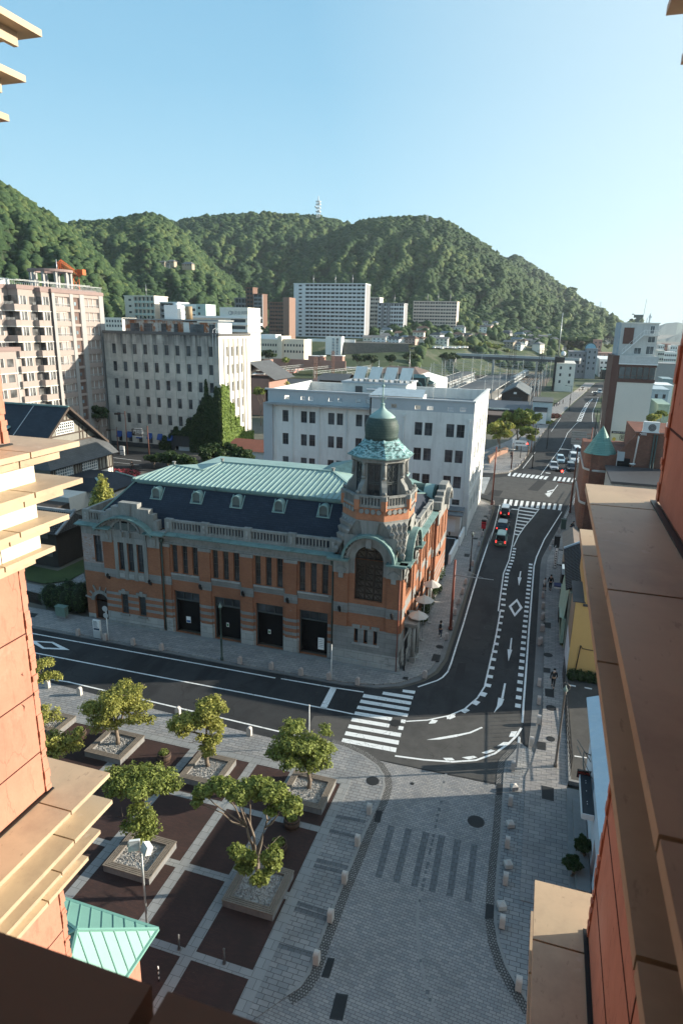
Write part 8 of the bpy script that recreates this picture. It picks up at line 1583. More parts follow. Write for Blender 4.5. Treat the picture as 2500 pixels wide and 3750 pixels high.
# ================= bollards =================
def bollard_mesh(kind):
    b = MB().use(GRAN if kind == 0 else GRAN_L); w_, d_, h = .17, .13, .5; n = 8
    if kind == 2: b.prism([(-.28,-.28),(.28,-.28),(.28,.28),(-.28,.28)],0,.34); i = b.addv([(-.28,-.28,.34),(.28,-.28,.34),(.28,.28,.34),(-.28,.28,.34),(0,0,.52)]); [b.addf([i+k, i+(k+1)%4, i+4]) for k in range(4)]
    else:
        prof = [(-w_,0),(w_,0)]+[(w_*math.cos(math.pi*k/n), h+w_*math.sin(math.pi*k/n)) for k in range(n+1)]
        i = b.addv([(x,-d_,z) for x, z in prof]+[(x,d_,z) for x, z in prof]); m_ = len(prof); b.addf([i+k for k in range(m_)]); b.addf([i+2*m_-1-k for k in range(m_)]); [b.addf([i+k,i+m_+k,i+m_+(k+1)%m_,i+(k+1)%m_]) for k in range(m_)]
    return b.mesh('bollard')
BM = [bollard_mesh(k) for k in range(3)]
def bollards(L, kind, side, group, rz=0, z=.11, sc_=1.0):
    for k, q in enumerate(L):
        o = bpy.data.objects.new('bollard', BM[kind]); col.objects.link(o); P = G(*q, z); o.location = P; o.rotation_euler = (0,0,rz); o.scale = (sc_*(.72 if kind == 2 else 1),)*3; n = len(L)
        tag(o, f'{["pink granite","pale rounded granite","pale block shaped"][kind]} bollard, {ordn[k]} {side}', 'bollard', group)
bollards([z4(108,1225),z4(205,940),z4(248,818),z4(290,700),z4(325,590),z4(403,375),z4(478,150),z3(838,2200),z3(905,2030),z3(925,1960),z3(948,1885),z3(970,1822),z3(1000,1755)], 0, 'from the near end of the kerb beside the hall', 'bollards along the hall pavement', math.pi/2)
bollards([z4(170,1080)], 0, 'standing right behind the near red pole', 'bollards along the hall pavement', math.pi/2)
bollards([z2(145,1865),z2(535,1935),z2(935,2005),z2(1340,2080),p1(1082,300),p1(1232,327),p1(1373,355),p1(1507,377),p2(275,535),p2(703,490)], 0, 'from the left along the street pavement in front of the hall', 'bollards in front of the hall', 0)
bollards([p2(1432,278),p2(1455,190),p2(1458,110),p2(1458,45),p2(1432,540),p2(1430,655)], 0, 'of the near group along the right kerb, by the dotted lane', 'bollards along the right kerb', math.pi/2)
bollards([zR(403,1545),zR(400,1695),zR(390,1850),zR(385,2005),zR(375,2185),zR(540,800),zR(500,885),zR(625,640)], 0, 'of the row along the right kerb past the hydrant covers' if 0 else 'of the farther row along the right kerb', 'bollards along the right kerb', math.pi/2)
bollards([p2(1430,780),p2(1382,920),p2(1265,1075),p4(1378,350),p4(1362,570),p4(1352,760),p4(1335,985),p4(1420,1310)], 1, 'from the top of the right plaza edge', 'rounded bollards along the right plaza edge', math.pi/2)
bollards([p4(1397,268),p4(1377,462),p4(1366,672),p4(1332,888)], 2, 'from the top between the rounded ones', 'block stones along the right plaza edge', .4)
bollards([p4(643,395),p4(582,560),p4(515,755),p4(442,955),p4(370,1175)], 1, 'from the top along the left gutter of the plaza', 'rounded bollards along the left plaza gutter', math.pi/2, .05)
bollards([p1(165,415),p1(318,450),p1(788,545),p1(1128,643)], 1, 'from the left on the sunlit south pavement', 'rounded bollards on the south pavement', 0, .05)
bollards([cC(500,975),cC(515,970),cC(535,955),cC(552,935),cC(570,905),cC(585,880),cC(600,858),cC(615,838),cC(632,815),cC(650,793),cC(668,770),cC(685,750),cC(700,735)], 0, 'from the near end beyond the crossing', 'bollards beyond the crossing', math.pi/2)
# barrels with plants
def barrel(P, r_, lab, sd_):
    t = thing('barrel_planter', P, lab, 'planter', 'wooden barrels used as planters'); b = MB().use(mat('barrel_wood',(.085,.055,.04),.8,.3,4)).lathe(P, [(r_*.85,0),(r_,.3),(r_,.38),(r_*.9,.62),(r_*.82,.62),(r_*.82,.5)], 18, sm=False); b.build('tub', t); b = MB().use(BLACK).lathe(P, [(r_*.95,.12),(r_*.97,.18)],18,cap=False).lathe(P, [(r_*.97,.48),(r_*.945,.54)],18,cap=False); b.build('hoop', t)
    foliage(t, [(P[0],P[1],P[2]+.62,r_*.7,r_*.7,.22)], 420, .06, LEAF_B, sd_, 'plant')
barrel(G(*p1(318,655),.06), .46, 'wooden barrel of green plants in the sun, left one', 201); barrel(G(*p1(722,765),.06), .46, 'wooden barrel with tangled plant between the back row planters', 202); barrel(G(*p4(240,465),.06), .48, 'dark barrel planter under the right branches of the big tree', 203); barrel(G(*p4(172,595),.06), .48, 'dark barrel planter with pale rim beside the big tree trunk', 204)
# ================= lamp posts, poles, signs =================
def lamp(P, h, m, lab, name='street_lamp'):
    t = thing(name, P, lab, 'street lamp'); x, y, z = P; b = MB().use(m).lathe(P, [(.13,0),(.13,.25),(.09,.3),(.085,h*.35),(.11,h*.36),(.07,h*.38),(.055,h*.86),(.1,h*.865),(.1,h*.89),(.05,h*.9)], 12); b.build('post', t)
    zt = z+h*.88; b = MB().use(m)
    for s_ in (-1, 1): b.tube([(x,y,zt),(x+s_*.26,y,zt+h*.05),(x+s_*.28,y,zt+h*.08),(x+s_*.04,y,z+h)],.018,6)
    b.build('bracket', t); MB().use(mat('lamp_metal_glass',(.20,.26,.23),.3)).lathe((x,y,zt+h*.02), [(.05,0),(.17,.03),(.12,.16),(.05,.3),(.02,.42)], 12).build('lamp_shade', t); return t
lamp(G(*z5(517,1985),.1), 6.3, mat('bronze_grey_post',(.16,.14,.125),.45), 'tall grey lamp post with bell shaped head on the right pavement'); lamp(G(*p1(997,283),.11), 5.45, PIPE, 'dark green lamp post with open bell head in front of the hall'); lamp(G(*c3(1340,1290),.11), 5.0, mat('near_black_post',(.03,.032,.035),.5), 'black lamp post on the pavement behind the white fence')
def redpole(P, h, arm, lab, head=None, m=STEELR):
    t = thing('utility_pole', P, lab, 'pole'); x, y, z = P; MB().use(m).cyl((x,y),.14,.10,z,z+h,10).cyl((x,y),.2,.2,z,z+.25,10).build('post', t)
    for (dx, dy, z0_, z1_) in arm: MB().use(mat('arm_steel',(.30,.31,.31),.5)).tube([(x,y,z+z0_),(x+dx,y+dy,z+z1_)],[.06,.035],6).tube([(x,y,z+z0_+.9),(x+dx*.8,y+dy*.8,z+z1_)],.012,4).build('arm', t)
    return t
redpole(G(*z4(150,1112),.11), 7.1, [(3.6,.3,5.6,5.5)], 'rust red pole with long arm reaching over the lane by the hall'); redpole(G(*z3(975,1765),.11), 9.7, [(3.0,.6,9.3,9.4)], 'tall rust red pole on the corner by the white office')
rp = redpole(G(*cC(845,1268),.1), 10.6, [], 'brown street pole with lamp and red signal at the right crossing corner', m=mat('brown_pole',(.12,.05,.035),.6)); x, y, z = rp.location
MB().use(WHT).tube([(x,y,z+9.9),(x-1.6,y,z+10.1),(x-2.2,y,z+10.1)],.05,6).box(x-2.7,x-2.1,y-.12,y+.12,z+10.02,z+10.14).build('lamp_arm', rp); MB().use(ALU).tube([(x,y,z+6.4),(x-2.6,y,z+6.7)],.05,6).build('signal_arm', rp)
REDL = emit('red_signal', (1,.03,.02), 9)
def signal(parent, c, lab=None, ax=-1):
    x, y, z = c; o = MB().use(BLACK).box(x-.62,x+.62,y-.1,y+.12,z-.2,z+.2).build('signal_head', parent); b = MB().use(mat('signal_off',(.02,.02,.02),.4)); [b.tube([(x+q,y-.13,z),(x+q,y-.101,z)],.14,14) for q in (-.4,0)]; b.build('lens', o); MB().use(REDL).tube([(x+.4,y-.14,z),(x+.4,y-.101,z)],.15,14).build('lit_lens', o)
signal(rp, (x-2.3,y-.1,z+6.65))
t = thing('utility_pole', G(*cC(470,990),.11), 'brown pole with round no entry sign and red signal beyond the crossing', 'pole'); x, y, z = t.location; MB().use(MATS['brown_pole']).cyl((x,y),.13,.1,z,z+5.4,10).build('post', t); MB().use(ALU).tube([(x,y-.05,z+4.9),(x,y-.12,z+4.9)],.33,18).tube([(x,y-.05,z+4.1),(x,y-.12,z+4.1)],.3,18).build('round_sign', t)
q = PY(*cC(573,827), 160); signal(t, (q[0], 160, q[2])) if 0 else None
t = thing('traffic_signal', (PY(*cC(573,827),150)[0]-1.2,150,0), 'black signal with red light under the big round trees', 'traffic signal'); x, y, z = t.location; q = PY(*cC(573,827),150); MB().use(BLACK).cyl((x,y),.08,.07,0,q[2]+.2,8).build('post', t); signal(t, (q[0]-.4,149.9,q[2]))
q0 = PY(*cC(495,805),148); b = MB().use(WHT).box(q0[0],q0[0]+2.6,148,148.1,q0[2]-1.2,q0[2]).box(q0[0]-.5,q0[0]-.1,148,148.1,q0[2]-1.6,q0[2]+.4).use(BLACK).cyl((q0[0]-.3,148.1),.05,.05,0,q0[2],6); [b.box(q0[0]+.3*k+.2,q0[0]+.3*k+.38,147.97,147.99,q0[2]-.75,q0[2]-.45) for k in range(7)]; tag(b.build('direction_sign'), 'small white street name sign under the round trees', 'sign')
t = thing('road_sign', (8.9,140,0), 'big grey backside of a road sign over the right lane', 'sign'); q0, q1_2 = PY(*cC(860,748),138), PY(*cC(945,835),138); b = MB().use(mat('sign_back',(.30,.30,.29),.5)).box(q0[0],q1_2[0],138,138.08,q1_2[2],q0[2]).use(STEELG); [b.box(q0[0]-.1,q1_2[0]+.6,137.9,137.99,z_,z_+.08) for z_ in np.linspace(q1_2[2]+.3,q0[2]-.2,5)]; b.build('panel', t); MB().use(STEELR).cyl((9.4,138.2),.12,.1,0,q0[2]+1,8).tube([(9.4,138.2,q0[2]-.4),(q0[0],138.2,q0[2]-.4)],.05,6).build('post', t)
for k, (x_, Y_, h_, m_) in enumerate(((cC(1025,0)[0],150,12,STEELG),(cC(1000,0)[0],175,9,BLACK),(cC(965,0)[0],132,8,STEELR),(cC(900,0)[0],108,4.5,STEELR),(cC(705,0)[0],165,6,BLACK),(cC(625,0)[0],140,9,BLACK),(cC(605,0)[0],158,7,MATS['brown_pole']),(cC(820,0)[0],250,9,BLACK),(cC(1015,0)[0],280,10,BLACK),(cC(1045,0)[0],262,12,BLACK))):
    d = ray(x_, 1600); P = (d[0]/d[1]*Y_, Y_, .1); b = MB().use(m_).cyl(P[:2],.11,.07,0,h_,8).tube([(P[0],Y_,h_-.3),(P[0]-1.8,Y_,h_-.1)],.04,5).box(P[0]-2.3,P[0]-1.7,Y_-.1,Y_+.1,h_-.15,h_); tag(b.build('street_pole'), ['green grey pole beside the tall slab','black pole at the kerb of the slab','rust pole in front of the road sign','short rust pole by the clinker brick building','black pole near the red flower bed','black pole left of the dark round tree','brown pole behind the signal under the trees','thin dark pole near the pale office','thin dark pole by the far crossing','taller dark pole by the far crossing'][k], 'pole')
# information totems, stop signs, flag poles, mirror
def totem(P, w_, h_, lab, face='y', m=WHT):
    t = thing('information_board', P, lab, 'sign'); x, y, z = P; b = MB().use(STEELW).box(x-w_/2,x+w_/2,y-.12,y+.12,z,z+h_*.42).use(m).box(x-w_/2,x+w_/2,y-.1,y+.1,z+h_*.42,z+h_); b.build('body', t); b = MB().use(mat('navy_print',(.02,.05,.10),.6))
    for k in range(6): b.box(x-w_*.4,x+w_*(.1+.05*(k%3)),y-.108,y-.101,z+h_*(.93-.065*k),z+h_*(.955-.065*k))
    b.box(x-w_*.4,x+w_*.42,y-.108,y-.101,z+h_*.45,z+h_*.56); b.build('printed_panel', t)
totem(G(*z2(430,1900),.11), .75, 1.75, 'grey white bus information pillar in front of the hall'); P = G(*p2(1288,1038),.06); t = thing('information_board', P, 'narrow white upright board at the sunlit kerb corner', 'sign'); MB().use(STEELW).box(P[0]-.06,P[0]+.06,P[1]-.35,P[1]+.35,P[2],P[2]+1.85).build('post', t); MB().use(WHT).box(P[0]-.08,P[0]+.08,P[1]-.3,P[1]+.3,P[2]+.75,P[2]+1.8).use(MATS['navy_print']).box(P[0]-.085,P[0]-.081,P[1]-.05,P[1]+.05,P[2]+.9,P[2]+1.6).build('panel', t)
P = G(*z2(580,1935),.11); t = thing('bus_stop_pole', P, 'white pole with two round discs beside the information pillar', 'sign'); MB().use(WHT).cyl(P[:2],.045,.045,P[2],P[2]+3.3,8).build('post', t); MB().use(STEELW).tube([(P[0]-.05,P[1]-.05,P[2]+3.1),(P[0]-.05,P[1]-.09,P[2]+3.1)],.27,18).tube([(P[0]-.02,P[1]-.05,P[2]+2.45),(P[0]-.02,P[1]-.09,P[2]+2.45)],.25,18).build('disc', t)
for q, h_, lb in ((p2(108,505),3.1,'thin white pole on the pavement by the last doorway'),(p1(1413,700),3.2,'thin white pole rising from the right plaza tree'),(p1(1435,2),3.0,'')): 
    if lb: P = G(*q,.1); tag(MB().use(WHT).cyl(P[:2],.04,.035,P[2],P[2]+h_,8).cyl(P[:2],.06,.0,P[2]+h_,P[2]+h_+.15,8).build('slim_pole'), lb, 'pole')
P = PX(*z5(510,1330), 3.2); t = thing('traffic_mirror', (3.35,P[1]+.1,.1), 'round white backed traffic mirror beside the grey lamp post', 'mirror'); c = Vector(P); MB().use(STEELG).cyl((3.35,P[1]+.15),.04,.04,.1,c.z+.3,8).build('post', t); b = MB().use(WHT).tube([c+Vector((.1,.1,0)), c+Vector((.04,.02,0))],.36,24,sm=False).lathe((0,0,0),[(.0,0),(.0,0)],3) if 0 else MB().use(WHT).tube([c+Vector((.04,.08,0)), c+Vector((-.0,-.02,0)), c+Vector((-.03,-.06,0))],[.2,.37,.36],24); b.use(STEELG).bar(c+Vector((-.1,-.1,-.12)), c+Vector((.05,-.1,.05)),.05).bar(c+Vector((.22,-.05,-.1)), c+Vector((.05,-.1,.05)),.05); b.build('mirror_back', t)
# floodlight pole with twin white lamps
P = G(*p3(735,665),.07); hfl = 9.4; top = PY(*p3(708,300), P[1]); t = thing('floodlight_pole', P, 'slim galvanised pole with two white floodlights over the terrace', 'floodlight'); MB().use(mat('scuffed_galvanised',(.34,.36,.37),.45,.4,3,metal=.4)).cyl(P[:2],.055,.045,P[2],top[2],8).build('post', t)
x, y, z = P[0], P[1], top[2]; MB().use(ALU).box(x-.45,x+.45,y-.04,y+.04,z-.03,z+.05).build('crossbar', t)
for s_, rz_ in ((-.34,.5),(.34,-.6)):
    M = Matrix.Translation((x+s_,y,z+.3)) @ Matrix.Rotation(rz_,4,'Z') @ Matrix.Rotation(-.35,4,'X'); MB(M).use(WHT).box(-.24,.24,-.16,.14,-.2,.2).use(ALU).box(-.27,.27,-.18,-.161,-.23,.23).use(glass('flood_glass',(.25,.27,.28),.15)).box(-.21,.21,-.19,-.181,-.17,.17).build('lamp_head', t)
for q, lb in ((p3(895,785),'short iron post on the terrace, left of two'),(p3(1120,855),'short iron post on the terrace, right of two')): P = G(*q,.07); tag(MB().use(mat('dull_post',(.10,.10,.10),.5)).cyl(P[:2],.05,.045,P[2],P[2]+.8,8).cyl(P[:2],.09,.09,P[2],P[2]+.06,10).sphere((P[0],P[1],P[2]+.82),.06,8,5).build('iron_post'), lb, 'post')
P = G(*p3(795,945),.06); b = MB(); [b.use(WHT if k%2 else BLACK).cyl(P[:2],.03,.03,P[2]+.14*k,P[2]+.14*(k+1),8) for k in range(6)]; tag(b.build('striped_post'), 'slim black and white striped post near the sill', 'post')
# cabinets, post box, fences
P = G(*p7(540,1790),.11); t = thing('switch_cabinet', P, 'pale green metal cabinet in front of the hedge', 'cabinet'); MB().use(mat('cabinet_green',(.13,.20,.17),.5)).box(P[0]-.55,P[0]+.55,P[1]-.25,P[1]+.25,P[2]+.25,P[2]+1.15).box(P[0]-.6,P[0]+.6,P[1]-.3,P[1]+.3,P[2]+1.15,P[2]+1.22).build('cabinet', t); MB().use(CONC_D).box(P[0]-.5,P[0]+.5,P[1]-.2,P[1]+.2,P[2],P[2]+.25).build('plinth', t)
for q, lb, m_ in ((zR(682,600),'green street cabinet on the right pavement near the crouching person',mat('cabinet_dark_green',(.05,.08,.07),.5)),(zR(590,850),'black cabinet with lit front beside two bollards on the right pavement',BLACK)): P = G(*q,.1); b = MB().use(m_).box(P[0]-.35,P[0]+.35,P[1]-.3,P[1]+.3,P[2]+.12,P[2]+1.5).box(P[0]-.4,P[0]+.4,P[1]-.35,P[1]+.35,P[2]+1.5,P[2]+1.6).use(CONC_D).box(P[0]-.3,P[0]+.3,P[1]-.25,P[1]+.25,P[2],P[2]+.12); tag(b.build('street_cabinet'), lb, 'cabinet')
P = G(*z3(855,2130),.11); t = thing('post_box', P, 'bright red post box on the pavement beside the cars', 'post box'); MB().use(mat('post_red',(.50,.02,.03),.4)).box(P[0]-.3,P[0]+.3,P[1]-.25,P[1]+.25,P[2]+.35,P[2]+1.35).build('body', t); MB().use(BLACK).box(P[0]-.08,P[0]+.08,P[1]-.08,P[1]+.08,P[2],P[2]+.35).box(P[0]-.25,P[0]+.25,P[1]-.27,P[1]-.251,P[2]+1.1,P[2]+1.18).box(P[0]-.32,P[0]+.32,P[1]-.1,P[1]+.3,P[2]+1.351,P[2]+1.6).build('slot', t)
def picket(A, B, h, sp, m, lab, rails=2, w_=.04, name='fence'):
    t = thing(name, A, lab, 'fence'); A, B = Vector(A), Vector(B); L = (B-A).length; n = int(L/sp); b = MB().use(m); [b.bar(A+(B-A)*(k/n), A+(B-A)*(k/n)+Vector((0,0,h)), w_) for k in range(n+1)]; b.build('pickets', t); b = MB().use(m); [b.bar(A+Vector((0,0,h*z_)), B+Vector((0,0,h*z_)), .05) for z_ in ((.2,.9) if rails == 2 else (.1,.5,.98))]; b.build('rails', t)
picket(G(*z5(720,2180)), (3.62,52.0,.25), 1.7, .5, BLACK, 'black mesh fence along the parking lot', 3, .03)
picket((-9.3,75.6,.1),(-9.2,81.6,.1), 1.3, .3, WHT, 'white board fence at the lot beside the hall', 3, .28); picket((-9.1,83,.1),(-9.1,87.6,.1), 1.3, .3, WHT, 'second white board fence nearer the white office', 3, .28)
picket(G(*p7(190,1640)), G(*p7(360,1685)), 1.25, .16, mat('dark_wood_pickets',(.035,.028,.022),.8), 'dark wooden picket fence left of the hedge', 2, .07); picket((4.45,100,.1),(7.6,122,.1), .85, 1.4, ALU, 'low metal guard rail along the clinker brick building', 3, .06)
picket(G(*cA(505,545)), G(*cA(640,540)), 1.1, .6, BLACK, 'black railing behind the azaleas', 3, .04)
b = MB().use(mat('planter_brick',(.30,.17,.12),.8)).prism([G(*cC(332,958))[:2],G(*cC(365,920))[:2],G(*cC(450,885))[:2],G(*cC(440,870))[:2],G(*cC(320,935))[:2]],0,1.1); tag(b.build('brick_planter'), 'low angular brick planter wall under the round trees', 'planter'); hedge([G(*cC(735,665))[:2],G(*cC(755,660))[:2]], 1.7, 1.3, 'dark red flower bush on the far left pavement', 101, leaf_mat('dark_red_leaf',(.04,.01,.01),(.16,.03,.03)), 1200, 'flower_bush', 'bush', .2); hedge([G(*cC(700,700))[:2],G(*cC(712,690))[:2]], 1.3, .8, 'low green planting nearer than the red bush', 102, LEAF_B, 800, 'low_planting', 'bush', .2)
# gantry sign, stop pillar and poles on the side road
P = G(*cA(578,440)); t = thing('direction_gantry', (P[0],P[1],0), 'white edged grey direction board on an arm over the side road', 'sign'); q0, q1_3 = PY(*zK(278,1010),P[1]-3), PY(*zK(372,1100),P[1]-3); MB().use(mat('grey_sign_face',(.17,.16,.15),.5)).box(q0[0]+.4,q1_3[0],P[1]-3,P[1]-2.9,q1_3[2],q0[2]).use(WHT).box(q0[0]+.4,q1_3[0],P[1]-3.03,P[1]-3.01,q0[2]-.12,q0[2]).box(q0[0]+.4,q1_3[0],P[1]-3.03,P[1]-3.01,q1_3[2],q1_3[2]+.1).use(BLACK).box(q0[0]-.3,q0[0]+.35,P[1]-3,P[1]-2.8,q1_3[2]+.2,q0[2]-.2).build('board', t); text('門司港', ((q0[0]+q1_3[0])/2+.2,-.05,(q0[2]+q1_3[2])/2+.1), .9, fm(0,P[1]-3,0), WHT, 'lettering', t)
xx = PY(*zK(425,1100),P[1]-3)[0]; MB().use(MATS['brown_pole']).cyl((xx,P[1]-3),.14,.12,0,q0[2]+.6,8).tube([(xx,P[1]-3,q0[2]-.5),(q1_3[0],P[1]-2.95,q0[2]-.5)],.06,6).tube([(xx,P[1]-3,q1_3[2]+.5),(q1_3[0],P[1]-2.95,q1_3[2]+.5)],.06,6).build('post', t)
for (x_, y0_, y1_), lb in (((232,1265,850),'thin tall pole before the concrete block with small arm'),((142,1260,1005),'shorter brown pole carrying signals by the slate gable')):
    P = G(*zK(x_,y0_)); h_ = PY(*zK(x_-15,y1_),P[1])[2]; b = MB().use(MATS['brown_pole']).cyl(P[:2],.12,.08,0,h_,8).tube([(P[0],P[1],h_-.6),(P[0]-2.2,P[1],h_-.7)],.06,5); b.use(BLACK).box(P[0]-2.6,P[0]-1.7,P[1]-.15,P[1]+.15,h_-.95,h_-.55); tag(b.build('street_pole'), lb, 'pole')
totem(G(*zK(182,1272),.05), 1.1, 2.0, 'white information pillar across the side road')
# cables
WIRE = mat('wire', (.02,.02,.02), .6)
def cable(A, B, sag, lab): A, B = Vector(A), Vector(B); tag(MB().use(WIRE).tube([A.lerp(B,k/12)-Vector((0,0,sag*math.sin(math.pi*k/12))) for k in range(13)],.022,5).build('overhead_cable'), lab, 'cable')
cable((6.0,110,9),(-45,118,9.5),1.2,'black cable crossing the junction in front of the white office'); cable((-6.6,106,9.6),(6.0,110,9.6),.6,'black cable between the tall red pole and the right corner')
# cafe things along the hall side
def pot(P, s_, lab, sd_, lm=LEAF_C): t = thing('potted_plant', P, lab, 'plant', 'potted plants by the hall side'); MB().use(mat('clay_pot',(.28,.26,.24),.8)).lathe(P,[(.13*s_,0),(.2*s_,.3*s_),(.17*s_,.3*s_)],12).build('pot', t); foliage(t, [(P[0],P[1],P[2]+.65*s_,.38*s_,.38*s_,.42*s_)], 260, .09, lm, sd_, 'plant')
for k, (q, s_) in enumerate(((z1(985,1400),1.6),(z1(1030,1230),1.2),(z1(1100,1215),1.1),(z1(1120,1130),1.2),(z1(1120,1070),1.5),(z1(1170,1030),1.3),(z1(1215,900),1.2),(z1(1230,870),1.2),(z1(1275,860),1.0),(z1(1265,740),1.3),(z1(1290,700),1.5))): pot(G(*q,.11), s_, f'leafy potted plant by the parasols, {ordn[k]} from the hall corner', 300+k)
P = G(*z1(875,1720),.1); M = Matrix.Translation(P) @ Matrix.Rotation(math.pi/2+.15,4,'Z'); t = thing('standing_sign', P, 'black standing sign board with oval picture at the hall corner', 'sign'); MB(M).use(BLACK).box(-.35,.35,-.03,.03,0,1.75).box(-.4,-.35,-.05,.05,0,1.8).box(.35,.4,-.05,.05,0,1.8).build('board', t); b = MB(M).use(mat('sign_blue_grey',(.18,.26,.32),.5)); arcband(b,0,1.25,0,.24,-.04,-.031,0,360,18,.8); b.build('picture', t)
P = G(*z1(1165,800),.1); tag(MB().use(WHT).cyl(P[:2],.35,.35,P[2]+.68,P[2]+.72,16).use(BLACK).cyl(P[:2],.03,.03,P[2],P[2]+.68,6).build('cafe_table'), 'small round white cafe table between the parasols', 'table')
# ================= vehicles =================
TYRE = mat('tyre_rubber', (.015,.015,.016), .8); RIM = mat('alloy_rim', (.4,.41,.42), .35, metal=.7); CG = glass('car_glass', (.012,.015,.018), .06)
HEADL = mat('headlight_clear', (.7,.72,.75), .15); TAILR = mat('tail_lens_red', (.45,.02,.02), .3); BRK = emit('brake_light', (.8,.04,.03), 1.3)
def paint(n, c): 
    m = mat(n, c, .28, .03, 2, spec=.6); m.node_tree.nodes['Principled BSDF'].inputs['Coat Weight'].default_value = .6; return m
def loft(b, st, M):
    """rings of (y,z) per station x"""
    R_ = [b.addv([M @ Vector((x, y, z)) for y, z in ring]) for x, ring in st]; n = len(st[0][1])
    for j in range(len(st)-1):
        for k in range(n): b.addf([R_[j]+k, R_[j]+(k+1)%n, R_[j+1]+(k+1)%n, R_[j+1]+k])
    b.addf([R_[0]+n-1-k for k in range(n)]); b.addf([R_[-1]+k for k in range(n)])
def car(P, yaw, L, W, Hh, kind, pm, lab, group, brake=False, roofm=None):
    t = thing('car', P, lab, 'car', group); M = Matrix.Translation(P) @ Matrix.Rotation(yaw, 4, 'Z'); h = W/2; belt = Hh*(.56 if kind != 'box' else .52)
    c0, c1, r0_, r1_ = {'box': (-.49,.30,-.47,.20), 'sedan': (-.34,.22,-.20,.08), 'suv': (-.48,.20,-.42,.10), 'van': (-.49,.40,-.48,.32), 'hatch': (-.46,.24,-.36,.10)}[kind]
    hood = belt*(.92 if kind in ('sedan','hatch') else .97)
    ring = lambda hw, zt: [(-hw*.86,.22),(-hw,.38),(-hw,zt*.8),(-hw*.93,zt),(hw*.93,zt),(hw,zt*.8),(hw,.38),(hw*.86,.22)]
    b = MB().use(pm); loft(b, [(-L/2,ring(h*.9,belt*.88)),(-L/2+.1,ring(h*.98,belt)),(L*c1,ring(h,belt)),(L*.36,ring(h*.99,hood)),(L/2-.12,ring(h*.93,hood*.9)),(L/2,ring(h*.84,hood*.72))], M); b.build('body', t)
    b = MB().use(roofm or pm); rr_ = lambda hw: [(-hw,Hh-.1),(-hw*.9,Hh-.01),(0,Hh+.02),(hw*.9,Hh-.01),(hw,Hh-.1)]
    loft(b, [(L*r0_-.03,rr_(h*.74)),(L*(r0_+r1_)/2,rr_(h*.80)),(L*r1_+.03,rr_(h*.74))], M)
    for sx0, sx1 in ((c0,r0_),(c1,r1_)):
        for s_ in (-1, 1): b.bar(M@Vector((L*sx0,s_*h*.9,belt-.02)), M@Vector((L*sx1,s_*h*.76,Hh-.06)), .09, .07)
    for s_ in (-1, 1): b.bar(M@Vector((L*(c0+c1)/2,s_*h*.905,belt)), M@Vector((L*(r0_+r1_)/2,s_*h*.79,Hh-.08)), .09, .05)
    b.build('roof', t); b = MB().use(CG); gl = lambda w_, z: [(-w_,z),(w_,z)]
    v = [M@Vector(p) for p in ((L*c0,-h*.89,belt-.01),(L*c1,-h*.89,belt-.01),(L*c1,h*.89,belt-.01),(L*c0,h*.89,belt-.01),(L*r0_,-h*.75,Hh-.07),(L*r1_,-h*.75,Hh-.07),(L*r1_,h*.75,Hh-.07),(L*r0_,h*.75,Hh-.07))]; i = b.addv(v)
    for q in ((0,1,5,4),(1,2,6,5),(2,3,7,6),(3,0,4,7)): b.addf([i+k for k in q])
    b.build('window', t); rw = .3
    for sx in (-.31,.32):
        for s_ in (-1, 1):
            o = MB().use(TYRE).tube([M@Vector((L*sx,s_*(h-.2),rw)), M@Vector((L*sx,s_*(h+.01),rw))], rw, 16, sm=False).build('wheel', t); MB().use(RIM).tube([M@Vector((L*sx,s_*(h+.011),rw)), M@Vector((L*sx,s_*(h+.02),rw))], rw*.6, 12, sm=False).build('rim', o)
    for s_ in (-1, 1):
        MB().use(HEADL).bar(M@Vector((L/2-.1,s_*h*.62,hood*.74)), M@Vector((L/2-.02,s_*h*.62,hood*.72)), .32, .16).build('headlight', t); MB().use(BRK if brake else TAILR).bar(M@Vector((-L/2+.05,s_*h*.78,belt*.88)), M@Vector((-L/2-.02,s_*h*.78,belt*.88)), .16, .34 if kind in ('box','van') else .18).build('tail_light', t)
        MB().use(pm).bar(M@Vector((L*c1-.1,s_*h*.93,belt+.05)), M@Vector((L*c1-.1,s_*(h+.17),belt+.08)), .12, .14).build('wing_mirror', t)
    MB().use(mat('number_plate',(.6,.58,.4),.5)).bar(M@Vector((-L/2-.005,0,.55)), M@Vector((-L/2-.03,0,.55)), .34, .17).build('number_plate', t)
    MB().use(BLACK).bar(M@Vector((L/2-.05,0,.42)), M@Vector((L/2+.02,0,.42)), W*.55, .2).build('grille', t); return t
PW, PK, PG_, PS, PLb = paint('white_car_paint',(.72,.73,.73)), paint('black_car_paint',(.015,.016,.018)), paint('olive_green_car_paint',(.10,.15,.10)), paint('silver_car_paint',(.45,.47,.49)), paint('pale_blue_car_paint',(.42,.55,.62))
U = math.pi/2; gq = 'cars waiting behind the hatched wedge'; go = 'oncoming cars waiting at the far stop line'
car((-4.3,100.9,0), U, 3.4, 1.5, 1.65, 'box', PK, 'black boxy car with white roof, first at the stop line', gq, True, PW); car((-4.15,93.1,0), U, 4.3, 1.72, 1.45, 'hatch', PK, 'glossy black hatchback, middle of three waiting cars', gq, True); car((-3.85,86.2,0), U, 3.5, 1.5, 1.8, 'box', PG_, 'olive green boxy van with pale roof, last of three', gq, True, mat('pale_green_roof',(.30,.42,.38),.35))
ya = -U+.08
